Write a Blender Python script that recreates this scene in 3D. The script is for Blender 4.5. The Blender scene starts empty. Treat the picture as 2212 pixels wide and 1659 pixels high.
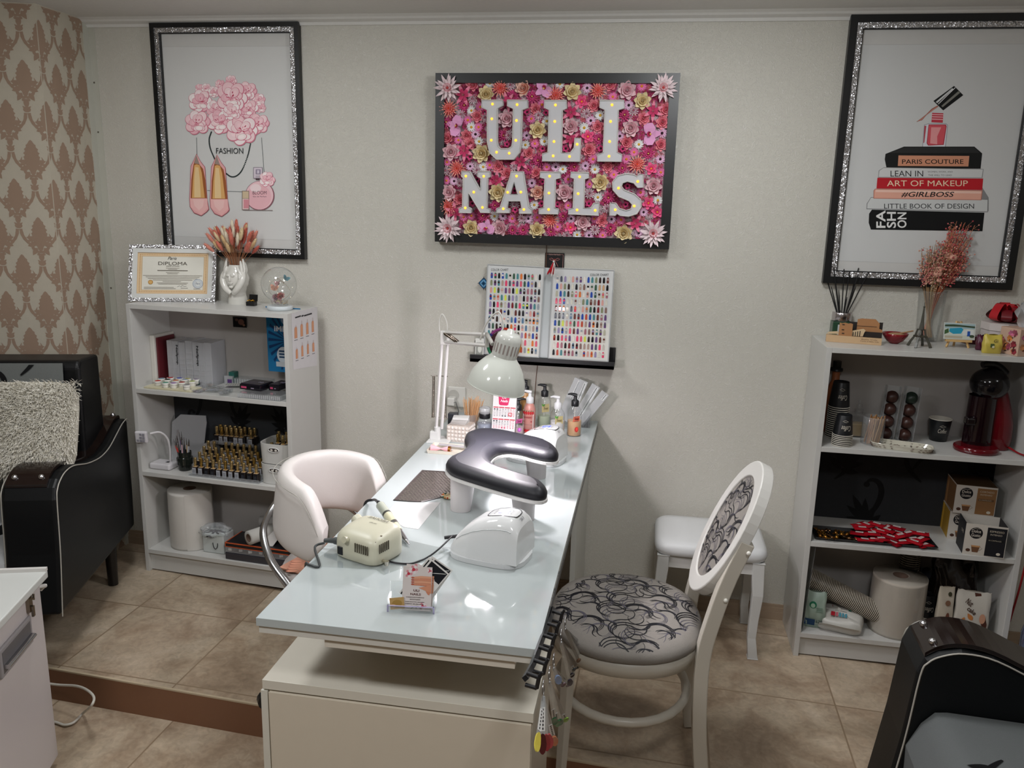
import bpy, math, random
from mathutils import Vector as V, Matrix
from mathutils.geometry import tessellate_polygon
from math import sin, cos, pi, radians as rad, sqrt, atan2
S = bpy.context.scene
COL = S.collection
# ---------------------------------------------------------------- camera
PW, PH, FPX = 2212, 1659, 1770.0
RM = Matrix(((0.98543463, 0.06052164, -0.15892048), (0.16824266, -0.2109143, 0.96291722), (0.02475872, -0.97562918, -0.21802457)))
CAM = V((0, -3.1306, 1.6))
cd = bpy.data.cameras.new('camera'); cam = bpy.data.objects.new('camera', cd); COL.objects.link(cam)
cd.sensor_width = 36; cd.lens = FPX / PW * 36; cd.clip_start = .05
m3 = Matrix((RM.col[0], -RM.col[1], -RM.col[2])).transposed()
cam.matrix_world = Matrix.Translation(CAM) @ m3.to_4x4()
S.camera = cam
# ---------------------------------------------------------------- light and exposure
S.view_settings.view_transform = 'Standard'; S.view_settings.look = 'None'
S.view_settings.gamma = 1; S.view_settings.use_curve_mapping = False
S.view_settings.exposure = 0.0
wd = bpy.data.worlds.new('world'); S.world = wd; wd.use_nodes = True
wd.node_tree.nodes['Background'].inputs[0].default_value = (.62, .66, .72, 1)
wd.node_tree.nodes['Background'].inputs[1].default_value = .25
CEIL = 2.253
def area(x, y, p, sz=.3, col=(.975, .985, 1), z=CEIL-.012):
    l = bpy.data.lights.new('ceiling_panel_light', 'AREA'); l.shape = 'SQUARE'; l.size = sz; l.energy = p; l.color = col
    o = bpy.data.objects.new('ceiling_panel_light', l); COL.objects.link(o); o.location = (x, y, z)
def fill_glow(x, y, p):      # added point fill below each panel, brightens upper walls and ceiling
    l = bpy.data.lights.new('ceiling_fill_light', 'POINT'); l.energy = p; l.shadow_soft_size = .09; l.color = (.96, .985, 1)
    o = bpy.data.objects.new('ceiling_fill_light', l); COL.objects.link(o); o.location = (x, y, CEIL-.13)
for x, y, p, q in ((.13, -1.0, 8, 9), (-1.42, -1.1, 7, 8), (.3, -2.7, 12, 4), (-1.3, -2.7, 17, 4), (2.0, -1.9, 1, 3)):
    area(x, y, p); fill_glow(x, y, q)

# ---------------------------------------------------------------- helpers
def ray(px, py): return RM @ V((px-PW/2, py-PH/2, FPX))
def Zp(px, py, z): r = ray(px, py); return CAM + r*((z-CAM.z)/r.z)
def Yp(px, py, y): r = ray(px, py); return CAM + r*((y-CAM.y)/r.y)
def Xp(px, py, x): r = ray(px, py); return CAM + r*((x-CAM.x)/r.x)
def Pl(px, py, P0, n): r = ray(px, py); n = V(n); return CAM + r*(n.dot(V(P0)-CAM)/n.dot(r))
def FZ(x): return -.018*(x-.6)           # the raised floor falls slightly to the right
def lin(c):
    if isinstance(c, str): c = tuple(int(c[i:i+2], 16) for i in (0, 2, 4))
    return tuple(((v/255)/12.92 if v/255 <= .04045 else ((v/255+.055)/1.055)**2.4) for v in c[:3])
def shade(c, k):
    if isinstance(c, str): c = tuple(int(c[i:i+2], 16) for i in (0, 2, 4))
    return tuple(max(0, min(255, v*k)) for v in c)
MATS = {}
def nmat(name):
    m = bpy.data.materials.new(name); m.use_nodes = True; MATS[name] = m
    return m, m.node_tree.nodes, m.node_tree.links, m.node_tree.nodes['Principled BSDF']
def attr_mat(name, rough, metal=0, spec=.5, coat=0, trans=0, noise=0, bump=0, bscale=300, emis=0, sheen=0):
    m, N, L, b = nmat(name)
    a = N.new('ShaderNodeAttribute'); a.attribute_name = 'Col'
    out = a.outputs['Color']
    if noise or bump:
        tc = N.new('ShaderNodeTexCoord'); nz = N.new('ShaderNodeTexNoise'); nz.inputs['Scale'].default_value = bscale; nz.inputs['Detail'].default_value = 4
        L.new(tc.outputs['Object'], nz.inputs['Vector'])
    if noise:
        mr = N.new('ShaderNodeMapRange'); mr.inputs['To Min'].default_value = 1-noise; mr.inputs['To Max'].default_value = 1+noise
        L.new(nz.outputs['Fac'], mr.inputs['Value'])
        mx = N.new('ShaderNodeVectorMath'); mx.operation = 'SCALE'; L.new(out, mx.inputs[0]); L.new(mr.outputs[0], mx.inputs['Scale']); out = mx.outputs[0]
    if bump:
        bp = N.new('ShaderNodeBump'); bp.inputs['Strength'].default_value = bump; bp.inputs['Distance'].default_value = .002
        L.new(nz.outputs['Fac'], bp.inputs['Height']); L.new(bp.outputs[0], b.inputs['Normal'])
    L.new(out, b.inputs['Base Color'])
    b.inputs['Roughness'].default_value = rough; b.inputs['Metallic'].default_value = metal
    b.inputs['Specular IOR Level'].default_value = spec; b.inputs['Coat Weight'].default_value = coat
    b.inputs['Transmission Weight'].default_value = trans
    if sheen: b.inputs['Sheen Weight'].default_value = sheen
    if emis: L.new(a.outputs['Color'], b.inputs['Emission Color']); b.inputs['Emission Strength'].default_value = emis
    return m
attr_mat('matte', .75, noise=.04, bscale=60)
attr_mat('satin', .38)
attr_mat('gloss', .1)
attr_mat('print', .55, spec=.25)
attr_mat('paper', .8, spec=.2, noise=.03, bscale=40)
attr_mat('metal', .22, metal=1)
attr_mat('gold', .18, metal=.85)
attr_mat('leather', .42, spec=.32, bump=.12, bscale=450)
attr_mat('softleather', .48, spec=.4, bump=.06, bscale=300)
attr_mat('fabric', .9, spec=.15, noise=.12, bump=.25, bscale=500)
attr_mat('petal', .65, spec=.2, sheen=.2)
attr_mat('glow', .5, emis=1.5)
attr_mat('lit_bulb', .5, emis=9)
attr_mat('screen', .3, emis=1.1)
attr_mat('laminate', .3, noise=.02, bscale=20)
attr_mat('gloss_laminate', .045, spec=.6)
def clear_mat(name, tint, refl=.12, rough=.03, dens=.1):
    m, N, L, b = nmat(name); N.remove(b)
    tr = N.new('ShaderNodeBsdfTransparent'); tr.inputs[0].default_value = (*tint, 1)
    gl = N.new('ShaderNodeBsdfGlossy'); gl.inputs['Roughness'].default_value = rough
    df = N.new('ShaderNodeBsdfDiffuse'); df.inputs[0].default_value = (.8, .8, .82, 1)
    lw = N.new('ShaderNodeLayerWeight'); lw.inputs[0].default_value = .5; fr = N.new('ShaderNodeMath'); fr.operation = 'POWER'; fr.inputs[1].default_value = 4; L.new(lw.outputs['Facing'], fr.inputs[0])
    ad = N.new('ShaderNodeMath'); ad.operation = 'ADD'; ad.inputs[1].default_value = .02+refl*.3; L.new(fr.outputs[0], ad.inputs[0])
    m1 = N.new('ShaderNodeMixShader'); m1.inputs[0].default_value = dens; L.new(tr.outputs[0], m1.inputs[1]); L.new(df.outputs[0], m1.inputs[2])
    m2 = N.new('ShaderNodeMixShader'); L.new(ad.outputs[0], m2.inputs[0]); L.new(m1.outputs[0], m2.inputs[1]); L.new(gl.outputs[0], m2.inputs[2])
    L.new(m2.outputs[0], N['Material Output'].inputs[0])
clear_mat('clear', (.97, .98, .98), dens=.03)
clear_mat('plastic_clear', (.93, .95, .95), dens=.16, rough=.12)
clear_mat('plastic_milky', (.85, .87, .88), dens=.4, rough=.25)
clear_mat('plastic_blue', (.25, .5, .85), dens=.06)
def glitter_mat():
    m, N, L, b = nmat('glitter')
    tc = N.new('ShaderNodeTexCoord'); vo = N.new('ShaderNodeTexVoronoi'); vo.inputs['Scale'].default_value = 420
    L.new(tc.outputs['Object'], vo.inputs['Vector'])
    b.inputs['Metallic'].default_value = .9; b.inputs['Roughness'].default_value = .28; b.inputs['Base Color'].default_value = (.62, .62, .64, 1)
    gm = N.new('ShaderNodeVectorMath'); gm.operation = 'SUBTRACT'; gm.inputs[1].default_value = (.5, .5, .5); L.new(vo.outputs['Color'], gm.inputs[0])
    sc = N.new('ShaderNodeVectorMath'); sc.operation = 'SCALE'; sc.inputs['Scale'].default_value = .9; L.new(gm.outputs[0], sc.inputs[0])
    ge = N.new('ShaderNodeNewGeometry'); a = N.new('ShaderNodeVectorMath'); a.operation = 'ADD'; L.new(ge.outputs['Normal'], a.inputs[0]); L.new(sc.outputs[0], a.inputs[1])
    nn = N.new('ShaderNodeVectorMath'); nn.operation = 'NORMALIZE'; L.new(a.outputs[0], nn.inputs[0]); L.new(nn.outputs[0], b.inputs['Normal'])
glitter_mat()

_txt = {}
def text_geo(s, font_shear=0.0, bold=0.0):
    k = (s, font_shear, bold)
    if k in _txt: return _txt[k]
    cu = bpy.data.curves.new('t', 'FONT'); cu.body = s; cu.size = 1; cu.shear = font_shear; cu.offset = bold; cu.resolution_u = 3; cu.fill_mode = 'FRONT'
    ob = bpy.data.objects.new('t', cu); COL.objects.link(ob)
    me = bpy.data.meshes.new_from_object(ob.evaluated_get(bpy.context.evaluated_depsgraph_get()))
    vs = [(v.co.x, v.co.y) for v in me.vertices]; fs = [tuple(p.vertices) for p in me.polygons]
    bpy.data.objects.remove(ob); bpy.data.curves.remove(cu); bpy.data.meshes.remove(me)
    if vs:
        x0 = min(v[0] for v in vs); x1 = max(v[0] for v in vs); y0 = min(v[1] for v in vs); y1 = max(v[1] for v in vs)
        vs = [((v[0]-x0)/(x1-x0), (v[1]-y0)/(y1-y0)) for v in vs]
        r = (vs, fs, (x1-x0)/(y1-y0))
    else: r = ([], [], 1)
    _txt[k] = r; return r

class MB:
    def __init__(s, mat='satin', col='cccccc'):
        s.v = []; s.f = []; s.c = []; s.m = []; s.sm = []; s.mats = []; s.mat = mat; s.col = col; s.T = None
    def add(s, vs, fs, col=None, mat=None, sm=False):
        n = len(s.v)
        if s.T is not None: vs = [s.T @ V(v) for v in vs]
        s.v += [tuple(v) for v in vs]
        mat = mat or s.mat; col = lin(col if col is not None else s.col)
        if mat not in s.mats: s.mats.append(mat)
        mi = s.mats.index(mat)
        for f in fs: s.f.append(tuple(i+n for i in f)); s.c.append(col); s.m.append(mi); s.sm.append(sm)
        return s
    def box(s, a, b, **k):
        (x0, y0, z0), (x1, y1, z1) = a, b
        vs = [(x0,y0,z0),(x1,y0,z0),(x1,y1,z0),(x0,y1,z0),(x0,y0,z1),(x1,y0,z1),(x1,y1,z1),(x0,y1,z1)]
        return s.add(vs, [(0,3,2,1),(4,5,6,7),(0,1,5,4),(1,2,6,5),(2,3,7,6),(3,0,4,7)], **k)
    def cbox(s, c, d, rz=0, rx=0, ry=0, **k):
        M = Matrix.Translation(V(c)) @ Matrix.Rotation(rz, 4, 'Z') @ Matrix.Rotation(rx, 4, 'X') @ Matrix.Rotation(ry, 4, 'Y')
        T0 = s.T; s.T = M if T0 is None else T0 @ M
        s.box((-d[0]/2, -d[1]/2, -d[2]/2), (d[0]/2, d[1]/2, d[2]/2), **k); s.T = T0; return s
    def surf(s, fn, nu, nv, cu=False, cv=False, **k):
        vs = [fn(i/(nu if cu else nu-1), j/(nv if cv else nv-1)) for i in range(nu) for j in range(nv)]
        fs = [(i*nv+j, ((i+1) % nu)*nv+j, ((i+1) % nu)*nv+(j+1) % nv, i*nv+(j+1) % nv) for i in range(nu if cu else nu-1) for j in range(nv if cv else nv-1)]
        k.setdefault('sm', True); return s.add(vs, fs, **k)
    def lathe(s, prof, c=(0, 0, 0), n=20, sx=1, sy=1, cap=True, **k):
        c = V(c); k.setdefault('sm', True); vs = []; fs = []
        for r, z in prof:
            for i in range(n): a = 2*pi*i/n; vs.append((c.x+r*cos(a)*sx, c.y+r*sin(a)*sy, c.z+z))
        m = len(prof)
        for j in range(m-1):
            for i in range(n): fs.append((j*n+i, j*n+(i+1) % n, (j+1)*n+(i+1) % n, (j+1)*n+i))
        s.add(vs, fs, **k)
        if cap:
            k2 = dict(k); k2['sm'] = False
            if prof[0][0] > 1e-5: s.add(vs[:n][::-1], [tuple(range(n))], **k2)
            if prof[-1][0] > 1e-5: s.add(vs[-n:], [tuple(range(n))], **k2)
        return s
    def tube(s, pts, r, n=8, closed=False, cap=True, flat=1, **k):
        pts = [V(p) for p in pts]; N = len(pts); k.setdefault('sm', True)
        rr = r if isinstance(r, (list, tuple)) else [r]*N
        vs = []; up = None
        for i, p in enumerate(pts):
            a = pts[(i-1) % N] if (closed or i) else p; b = pts[(i+1) % N] if (closed or i < N-1) else p
            t = (b-a).normalized() if (b-a).length > 1e-9 else V((0, 0, 1))
            if up is None: up = V((0, 0, 1)) if abs(t.z) < .9 else V((0, 1, 0))
            x = up.cross(t).normalized(); y = t.cross(x).normalized(); up = y
            for j in range(n): g = 2*pi*j/n; vs.append(p + x*rr[i]*cos(g) + y*rr[i]*sin(g)*flat)
        fs = [(i*n+j, i*n+(j+1) % n, ((i+1) % N)*n+(j+1) % n, ((i+1) % N)*n+j) for i in range(N if closed else N-1) for j in range(n)]
        s.add(vs, fs, **k)
        if cap and not closed:
            k2 = dict(k); k2['sm'] = False
            s.add(vs[:n][::-1], [tuple(range(n))], **k2); s.add(vs[-n:], [tuple(range(n))], **k2)
        return s
    def ball(s, c, r, nu=14, nv=9, e=1.0, **k):
        if not isinstance(r, (tuple, list)): r = (r, r, r)
        sp = lambda x: (abs(x)**e)*(1 if x >= 0 else -1)
        k.setdefault('sm', True); c = V(c)
        vs = []; fs = []
        for j in range(1, nv):
            b = -pi/2+pi*j/nv
            for i in range(nu):
                a = 2*pi*i/nu; vs.append((c.x+r[0]*sp(cos(b))*sp(cos(a)), c.y+r[1]*sp(cos(b))*sp(sin(a)), c.z+r[2]*sp(sin(b))))
        vs += [(c.x, c.y, c.z-r[2]), (c.x, c.y, c.z+r[2])]; B = (nv-1)*nu
        for j in range(nv-2):
            for i in range(nu): fs.append((j*nu+i, j*nu+(i+1) % nu, (j+1)*nu+(i+1) % nu, (j+1)*nu+i))
        for i in range(nu): fs.append(((i+1) % nu, i, B)); fs.append(((nv-2)*nu+i, (nv-2)*nu+(i+1) % nu, B+1))
        return s.add(vs, fs, **k)
    def prism(s, loops, mp, h0, h1, **k):
        """2D loops (first outer, then holes) filled and extruded; mp(u, v, h) -> point"""
        if not isinstance(loops[0][0], (tuple, list)): loops = [loops]
        tri = tessellate_polygon([[V((p[0], p[1], 0)) for p in l] for l in loops])
        flat = [p for l in loops for p in l]; n = len(flat)
        vs = [mp(p[0], p[1], h0) for p in flat] + [mp(p[0], p[1], h1) for p in flat]
        fs = [tuple(t) for t in tri] + [(t[2]+n, t[1]+n, t[0]+n) for t in tri]; o = 0
        s.add(vs, fs, **k); fs = []
        for l in loops:
            m = len(l); fs += [(o+i, o+(i+1) % m, o+(i+1) % m+n, o+i+n) for i in range(m)]; o += m
        return s.add(vs, fs, **k)
    # flat printing on a surface: s.mp(u, v, h) maps drawing coordinates to the surface
    def onto(s, mp, h0=.0004, dh=1.5e-5): s.mp = mp; s.h = h0; s.dh = dh; return s
    def step(s):
        s.h += s.dh; s.hn = getattr(s, 'hn', 0)+1
        if getattr(s, 'cyc', 0) and s.hn % s.cyc == 0: s.h -= s.dh*s.cyc
    def poly(s, pts, col=None, mat=None):
        s.step()
        if len(pts) > 4:
            tri = tessellate_polygon([[V((p[0], p[1], 0)) for p in pts]]); fs = [tuple(t) for t in tri]
        else: fs = [tuple(range(len(pts)))]
        return s.add([s.mp(p[0], p[1], s.h) for p in pts], fs, col=col, mat=mat)
    def rect(s, a, b, c, d, col=None, mat=None): return s.poly([(a, b), (c, b), (c, d), (a, d)], col, mat)
    def ell(s, x, y, rx, ry=None, col=None, rot=0, n=16, mat=None, a0=0, a1=2*pi):
        ry = ry or rx; P = []
        full = abs(a1-a0-2*pi) < 1e-6
        for i in range(n if full else n+1):
            a = a0+(a1-a0)*i/n; u, w = rx*cos(a), ry*sin(a); P.append((x+u*cos(rot)-w*sin(rot), y+u*sin(rot)+w*cos(rot)))
        return s.poly(P, col, mat)
    def ribbon(s, pts, w, col=None, mat=None):
        s.step(); n = len(pts); ww = w if isinstance(w, (list, tuple)) else [w]*n; vs = []
        for i, (x, y) in enumerate(pts):
            a = pts[max(0, i-1)]; b = pts[min(n-1, i+1)]; dx, dy = b[0]-a[0], b[1]-a[1]; l = sqrt(dx*dx+dy*dy) or 1
            vs += [s.mp(x-dy/l*ww[i]/2, y+dx/l*ww[i]/2, s.h), s.mp(x+dy/l*ww[i]/2, y-dx/l*ww[i]/2, s.h)]
        return s.add(vs, [(2*i, 2*i+1, 2*i+3, 2*i+2) for i in range(n-1)], col=col, mat=mat)
    def text(s, t, x, y, w, h, col='101010', up=-1, mat=None, shear=0, bold=0, rot=0, align='l'):
        """text fitted in w x h; (x, y) is its lower left corner; up = sign of v that points up"""
        vs, fs, asp = text_geo(t, shear, bold)
        if not w: w = h*asp
        if align == 'c': x = x-w/2*cos(rot); y = y-w/2*sin(rot)*(-up) if rot else y
        s.h += s.dh; P = []
        for a, b in vs:
            u, q = a*w, b*h*up; P.append(s.mp(x+u*cos(rot)-q*sin(rot), y+u*sin(rot)+q*cos(rot), s.h))
        return s.add(P, fs, col=col, mat=mat)
    def build(s, name, parent=None, label=None, loc=None, bev=0, rz=0, seg=2):
        me = bpy.data.meshes.new(name); me.from_pydata(s.v, [], s.f)
        for m in s.mats: me.materials.append(MATS[m])
        me.polygons.foreach_set('material_index', s.m); me.polygons.foreach_set('use_smooth', s.sm)
        ca = me.color_attributes.new('Col', 'FLOAT_COLOR', 'CORNER'); buf = []
        for f, c in zip(s.f, s.c): buf += [c[0], c[1], c[2], 1.0]*len(f)
        ca.data.foreach_set('color', buf); me.update()
        o = bpy.data.objects.new(name, me); COL.objects.link(o)
        if parent: o.parent = parent
        if loc is not None: o.location = loc
        if rz: o.rotation_euler.z = rz
        if label: o['label'] = label
        if bev:
            b = o.modifiers.new('bevel', 'BEVEL'); b.width = bev; b.segments = seg; b.limit_method = 'ANGLE'; b.angle_limit = rad(35)
        return o
def tag(o, label, cat, group=None, kind=None):
    o['label'] = label; o['category'] = cat
    if group: o['group'] = group
    if kind: o['kind'] = kind
    return o
def thing(name, label, cat, loc=(0, 0, 0), rz=0, group=None):
    o = bpy.data.objects.new(name, None); COL.objects.link(o); o.empty_display_size = .02
    o.location = loc; o.rotation_euler = (0, 0, rz); return tag(o, label, cat, group)
def struct(o): o['kind'] = 'structure'; return o
def dup(o, loc=None, rz=None, parent=None, label=None, group=None):
    r = o.copy(); COL.objects.link(r)
    if parent: r.parent = parent
    if loc is not None: r.location = loc
    if rz is not None: r.rotation_euler = (0, 0, rz)
    if label: r['label'] = label
    if group: r['group'] = group
    for ch in list(o.children): dup(ch, parent=r)
    return r
def bez(pts, n=8):
    """smooth curve through 2D/3D points (Catmull-Rom)"""
    P = [V(p) for p in pts]; out = []
    for i in range(len(P)-1):
        a = P[i-1] if i else P[i]*2-P[i+1]; b = P[i]; c = P[i+1]; d = P[i+2] if i+2 < len(P) else P[i+1]*2-P[i]
        for k in range(n):
            t = k/n; out.append(.5*((2*b)+(c-a)*t+(2*a-5*b+4*c-d)*t*t+(3*b-3*c+d-a)*t**3))
    out.append(P[-1]); return out
def xyz(o=(0, 0, 0), u=(1, 0, 0), v=(0, 0, 1), n=None, su=1, sv=1):
    o = V(o); u = V(u).normalized(); v = V(v).normalized(); n = V(n) if n else u.cross(v)
    return lambda a, b, h: o + u*a*su + v*b*sv + n*h
def pxmap(ox, oy, sc, hit, n=(0, -1, 0)):
    """drawing coordinates u, v of an enlarged view -> point on the real surface (hit = surface point along that sight line)"""
    n = V(n); return lambda u, v, h: hit(ox+u/sc, oy+v/sc) + n*h
def seeded(k): random.seed(k); return random
def nth(k, w='from the left'): return '%s %s' % ('first second third fourth fifth sixth seventh eighth ninth tenth eleventh twelfth thirteenth fourteenth fifteenth sixteenth'.split()[k] if k < 16 else '%d%s' % (k+1, {1: 'st', 2: 'nd', 3: 'rd'}.get((k+1) % 10, 'th')), w)
# ---- printed motifs
def curl(B, x, y, a, L, w, col, turn=1, tight=2.2):
    P = []; W = []; px, py, th = x, y, a; n = 26
    for i in range(n+1):
        P.append((px, py)); t = i/n; W.append(w*(.45+1.0*sin(pi*min(1, t*1.05))**.7) if i < n else w*.9)
        th += turn*(.02+.42*t**tight); st = L/n*(1-.55*t); px += cos(th)*st; py += sin(th)*st
    B.ribbon(P, W, col); B.ell(P[-1][0], P[-1][1], w*.8, w*.8, col, n=8)
def leaf(B, x, y, a, L, w, col, vein=None):
    n = 7; up = [(L*t/n, w*sin(pi*(t/n)**.8)*.5) for t in range(n+1)]; P = up+[(u, -q) for u, q in up[-2:0:-1]]
    B.poly([(x+u*cos(a)-q*sin(a), y+u*sin(a)+q*cos(a)) for u, q in P], col)
def spray(B, x, y, a, s, col, n=7):
    for i in range(n):
        k = (i-(n-1)/2)/((n-1)/2); leaf(B, x-cos(a)*s*.35*abs(k), y-sin(a)*s*.35*abs(k), a+k*1.25, s*(1-.35*abs(k)), s*.26, col)
def floral(B, w, h, col, seed=1, s=.16, bg=None):
    """scrolls and leaf sprays over a w x h cloth"""
    r = seeded(seed); n = 0; B.cyc = 61
    for j in range(int(h/s)+1):
        for i in range(int(w/s)+1):
            x = (i+.5*(j % 2))*s*1.05+r.uniform(-.1, .1)*s; y = j*s+r.uniform(-.1, .1)*s
            if not (0 < x < w and 0 < y < h): continue
            n += 1; k = 1 if n % 2 else -1
            if n % 3: spray(B, x, y, pi/2+k*.5, s*.42, col)
            curl(B, x, y-s*.1, pi/2-k*.6, s*1.35, s*.06, col, k)
            curl(B, x+s*.15*k, y-s*.3, pi/2+k*.9, s*.9, s*.05, col, -k)
# ---------------------------------------------------------------- room shell
def wall_material():
    m, N, L, b = nmat('wallpaper')
    tc = N.new('ShaderNodeTexCoord')
    nz = N.new('ShaderNodeTexNoise'); nz.inputs['Scale'].default_value = 55; nz.inputs['Detail'].default_value = 1.5; nz.inputs['Distortion'].default_value = 1.8
    L.new(tc.outputs['Object'], nz.inputs['Vector'])
    # vermicular embossing: thin bands where the noise crosses mid value
    a = N.new('ShaderNodeMath'); a.operation = 'SUBTRACT'; a.inputs[1].default_value = .5; L.new(nz.outputs['Fac'], a.inputs[0])
    ab = N.new('ShaderNodeMath'); ab.operation = 'ABSOLUTE'; L.new(a.outputs[0], ab.inputs[0])
    mr = N.new('ShaderNodeMapRange'); mr.inputs['From Max'].default_value = .05; mr.inputs['To Min'].default_value = 1; mr.inputs['To Max'].default_value = 0; L.new(ab.outputs[0], mr.inputs['Value'])
    bp = N.new('ShaderNodeBump'); bp.inputs['Strength'].default_value = .45; bp.inputs['Distance'].default_value = .0018; L.new(mr.outputs[0], bp.inputs['Height']); L.new(bp.outputs[0], b.inputs['Normal'])
    mx = N.new('ShaderNodeMix'); mx.data_type = 'RGBA'; mx.inputs[6].default_value = (*lin('c3c0b6'), 1); mx.inputs[7].default_value = (*lin('cbc8c0'), 1)
    L.new(mr.outputs[0], mx.inputs[0]); L.new(mx.outputs[2], b.inputs['Base Color'])
    rr = N.new('ShaderNodeMapRange'); rr.inputs['To Min'].default_value = .58; rr.inputs['To Max'].default_value = .27; L.new(mr.outputs[0], rr.inputs['Value']); L.new(rr.outputs[0], b.inputs['Roughness'])
wall_material()
def tile_material():
    m, N, L, b = nmat('floor_tile')
    tc = N.new('ShaderNodeTexCoord'); mp = N.new('ShaderNodeMapping'); L.new(tc.outputs['Object'], mp.inputs[0])
    mp.inputs['Location'].default_value = (1.4245, .5525, 0); mp.inputs['Rotation'].default_value = (0, 0, rad(1.1))
    br = N.new('ShaderNodeTexBrick'); br.offset = 0; br.squash = 1
    br.inputs['Scale'].default_value = 1; br.inputs['Mortar Size'].default_value = .0028; br.inputs['Mortar Smooth'].default_value = .1
    br.inputs['Brick Width'].default_value = .4245; br.inputs['Row Height'].default_value = .4245
    br.inputs['Color1'].default_value = (.35, .35, .35, 1); br.inputs['Color2'].default_value = (.65, .65, .65, 1); br.inputs['Mortar'].default_value = (0, 0, 0, 1)
    L.new(mp.outputs[0], br.inputs['Vector'])
    n1 = N.new('ShaderNodeTexNoise'); n1.inputs['Scale'].default_value = 3.6; n1.inputs['Detail'].default_value = 9; n1.inputs['Roughness'].default_value = .62; n1.inputs['Distortion'].default_value = .8
    # every tile has its own veining: the tile tone shifts the noise
    vm = N.new('ShaderNodeVectorMath'); vm.operation = 'MULTIPLY_ADD'; vm.inputs[1].default_value = (9, 9, 9); L.new(br.outputs['Color'], vm.inputs[0]); L.new(tc.outputs['Object'], vm.inputs[2]); L.new(vm.outputs[0], n1.inputs['Vector'])
    cr = N.new('ShaderNodeValToRGB'); e = cr.color_ramp.elements
    e[0].position = .30; e[0].color = (*lin('84705c'), 1); e[1].position = .72; e[1].color = (*lin('c2b29e'), 1)
    x = e.new(.43); x.color = (*lin('a08c76'), 1); x = e.new(.56); x.color = (*lin('b3a28c'), 1)
    L.new(n1.outputs['Fac'], cr.inputs[0])
    n2 = N.new('ShaderNodeTexNoise'); n2.inputs['Scale'].default_value = 38; n2.inputs['Detail'].default_value = 5; n2.inputs['Distortion'].default_value = 1.2; L.new(vm.outputs[0], n2.inputs['Vector'])
    m1 = N.new('ShaderNodeMix'); m1.data_type = 'RGBA'; m1.blend_type = 'OVERLAY'; m1.inputs[0].default_value = .35; L.new(cr.outputs[0], m1.inputs[6]); L.new(n2.outputs['Fac'], m1.inputs[7])
    m2 = N.new('ShaderNodeMix'); m2.data_type = 'RGBA'; L.new(br.outputs['Fac'], m2.inputs[0]); L.new(m1.outputs[2], m2.inputs[6]); m2.inputs[7].default_value = (*lin('8a765f'), 1)
    L.new(m2.outputs[2], b.inputs['Base Color']); b.inputs['Roughness'].default_value = .42
    bp = N.new('ShaderNodeBump'); bp.inputs['Strength'].default_value = .35; bp.inputs['Distance'].default_value = .002
    h = N.new('ShaderNodeMath'); h.operation = 'SUBTRACT'; L.new(n2.outputs['Fac'], h.inputs[0]); L.new(br.outputs['Fac'], h.inputs[1]); L.new(h.outputs[0], bp.inputs['Height']); L.new(bp.outputs[0], b.inputs['Normal'])
tile_material()
XR, YF, XL = 2.9, -4.9, -3.9           # room limits out of the picture
CX = -2.251                             # corner of the back wall
FD = V((CX, -.282, 0))                  # outer edge of the short return, where the slanting wall starts
WD = V((-.957, -.290, 0)).normalized()  # run of the slanting papered wall
def stepY(x): return -1.004 - .0385*(x+.8)+.004
# raised floor
m = MB('floor_tile')
def slab(m, pts, z0f, z1f, mat=None):
    n = len(pts); vs = [(x, y, z0f(x)) for x, y in pts]+[(x, y, z1f(x)) for x, y in pts]
    m.add(vs, [tuple(range(n))[::-1], tuple(range(n, 2*n))]+[(i, (i+1) % n, (i+1) % n+n, i+n) for i in range(n)], mat=mat)
slab(m, [(XL, stepY(XL)), (XR, stepY(XR)), (XR, .1), (XL, .1)], lambda x: -.3, FZ)
struct(m.build('floor'))
m = MB('floor_tile'); slab(m, [(XL, YF), (XR, YF), (XR, stepY(XR)-.003), (XL, stepY(XL)-.003)], lambda x: -.3, lambda x: FZ(x)-.115)
struct(m.build('floor'))
m = MB('satin', '7d573f'); slab(m, [(XL, stepY(XL)-.006), (XR, stepY(XR)-.006), (XR, stepY(XR)-.0005), (XL, stepY(XL)-.0005)], lambda x: FZ(x)-.116, lambda x: FZ(x)-.003)
struct(m.build('trim_1', label='brown painted riser of the floor step'))
m = MB('matte', 'b9a98f'); slab(m, [(XL, stepY(XL)-.007), (XR, stepY(XR)-.007), (XR, stepY(XR)+.001), (XL, stepY(XL)+.001)], lambda x: FZ(x)-.004, lambda x: FZ(x)+.0012)
struct(m.build('trim_2', label='thin edge along the floor step'))
# walls
m = MB('wallpaper'); m.box((CX-.1, 0, -.3), (XR, .1, CEIL+.05)); struct(m.build('wall_back'))
m = MB('matte', 'a39a8c'); m.box((XR, YF, -.3), (XR+.1, .1, CEIL+.05)); struct(m.build('wall_right'))
m = MB('matte', '94897c'); m.box((XL, YF-.1, -.3), (XR, YF, CEIL+.05)); struct(m.build('wall_front'))
PAPER = 'b5ad9d'; MOTIF = '97806e'
m = MB('matte', PAPER); m.box((CX-.1, FD.y, -.3), (CX, 0, CEIL+.02)); wr = struct(m.build('wall_left'))
E = FD+WD*1.78; WN = V((WD.y, -WD.x, 0)); WN = WN if WN.y < 0 else -WN
m = MB('matte', PAPER)
q = [FD, E, E-WN*.1, FD-WN*.1]; m.add([(p.x, p.y, z) for z in (-.3, CEIL+.02) for p in q], [(0,1,2,3),(7,6,5,4),(0,4,5,1),(1,5,6,2),(2,6,7,3),(3,7,4,0)])
wl = struct(m.build('wall_left'))
m = MB('matte', 'a39a8c'); m.box((XL-.1, YF, -.3), (XL, E.y+.05, CEIL+.05)); struct(m.build('wall_left'))
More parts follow.
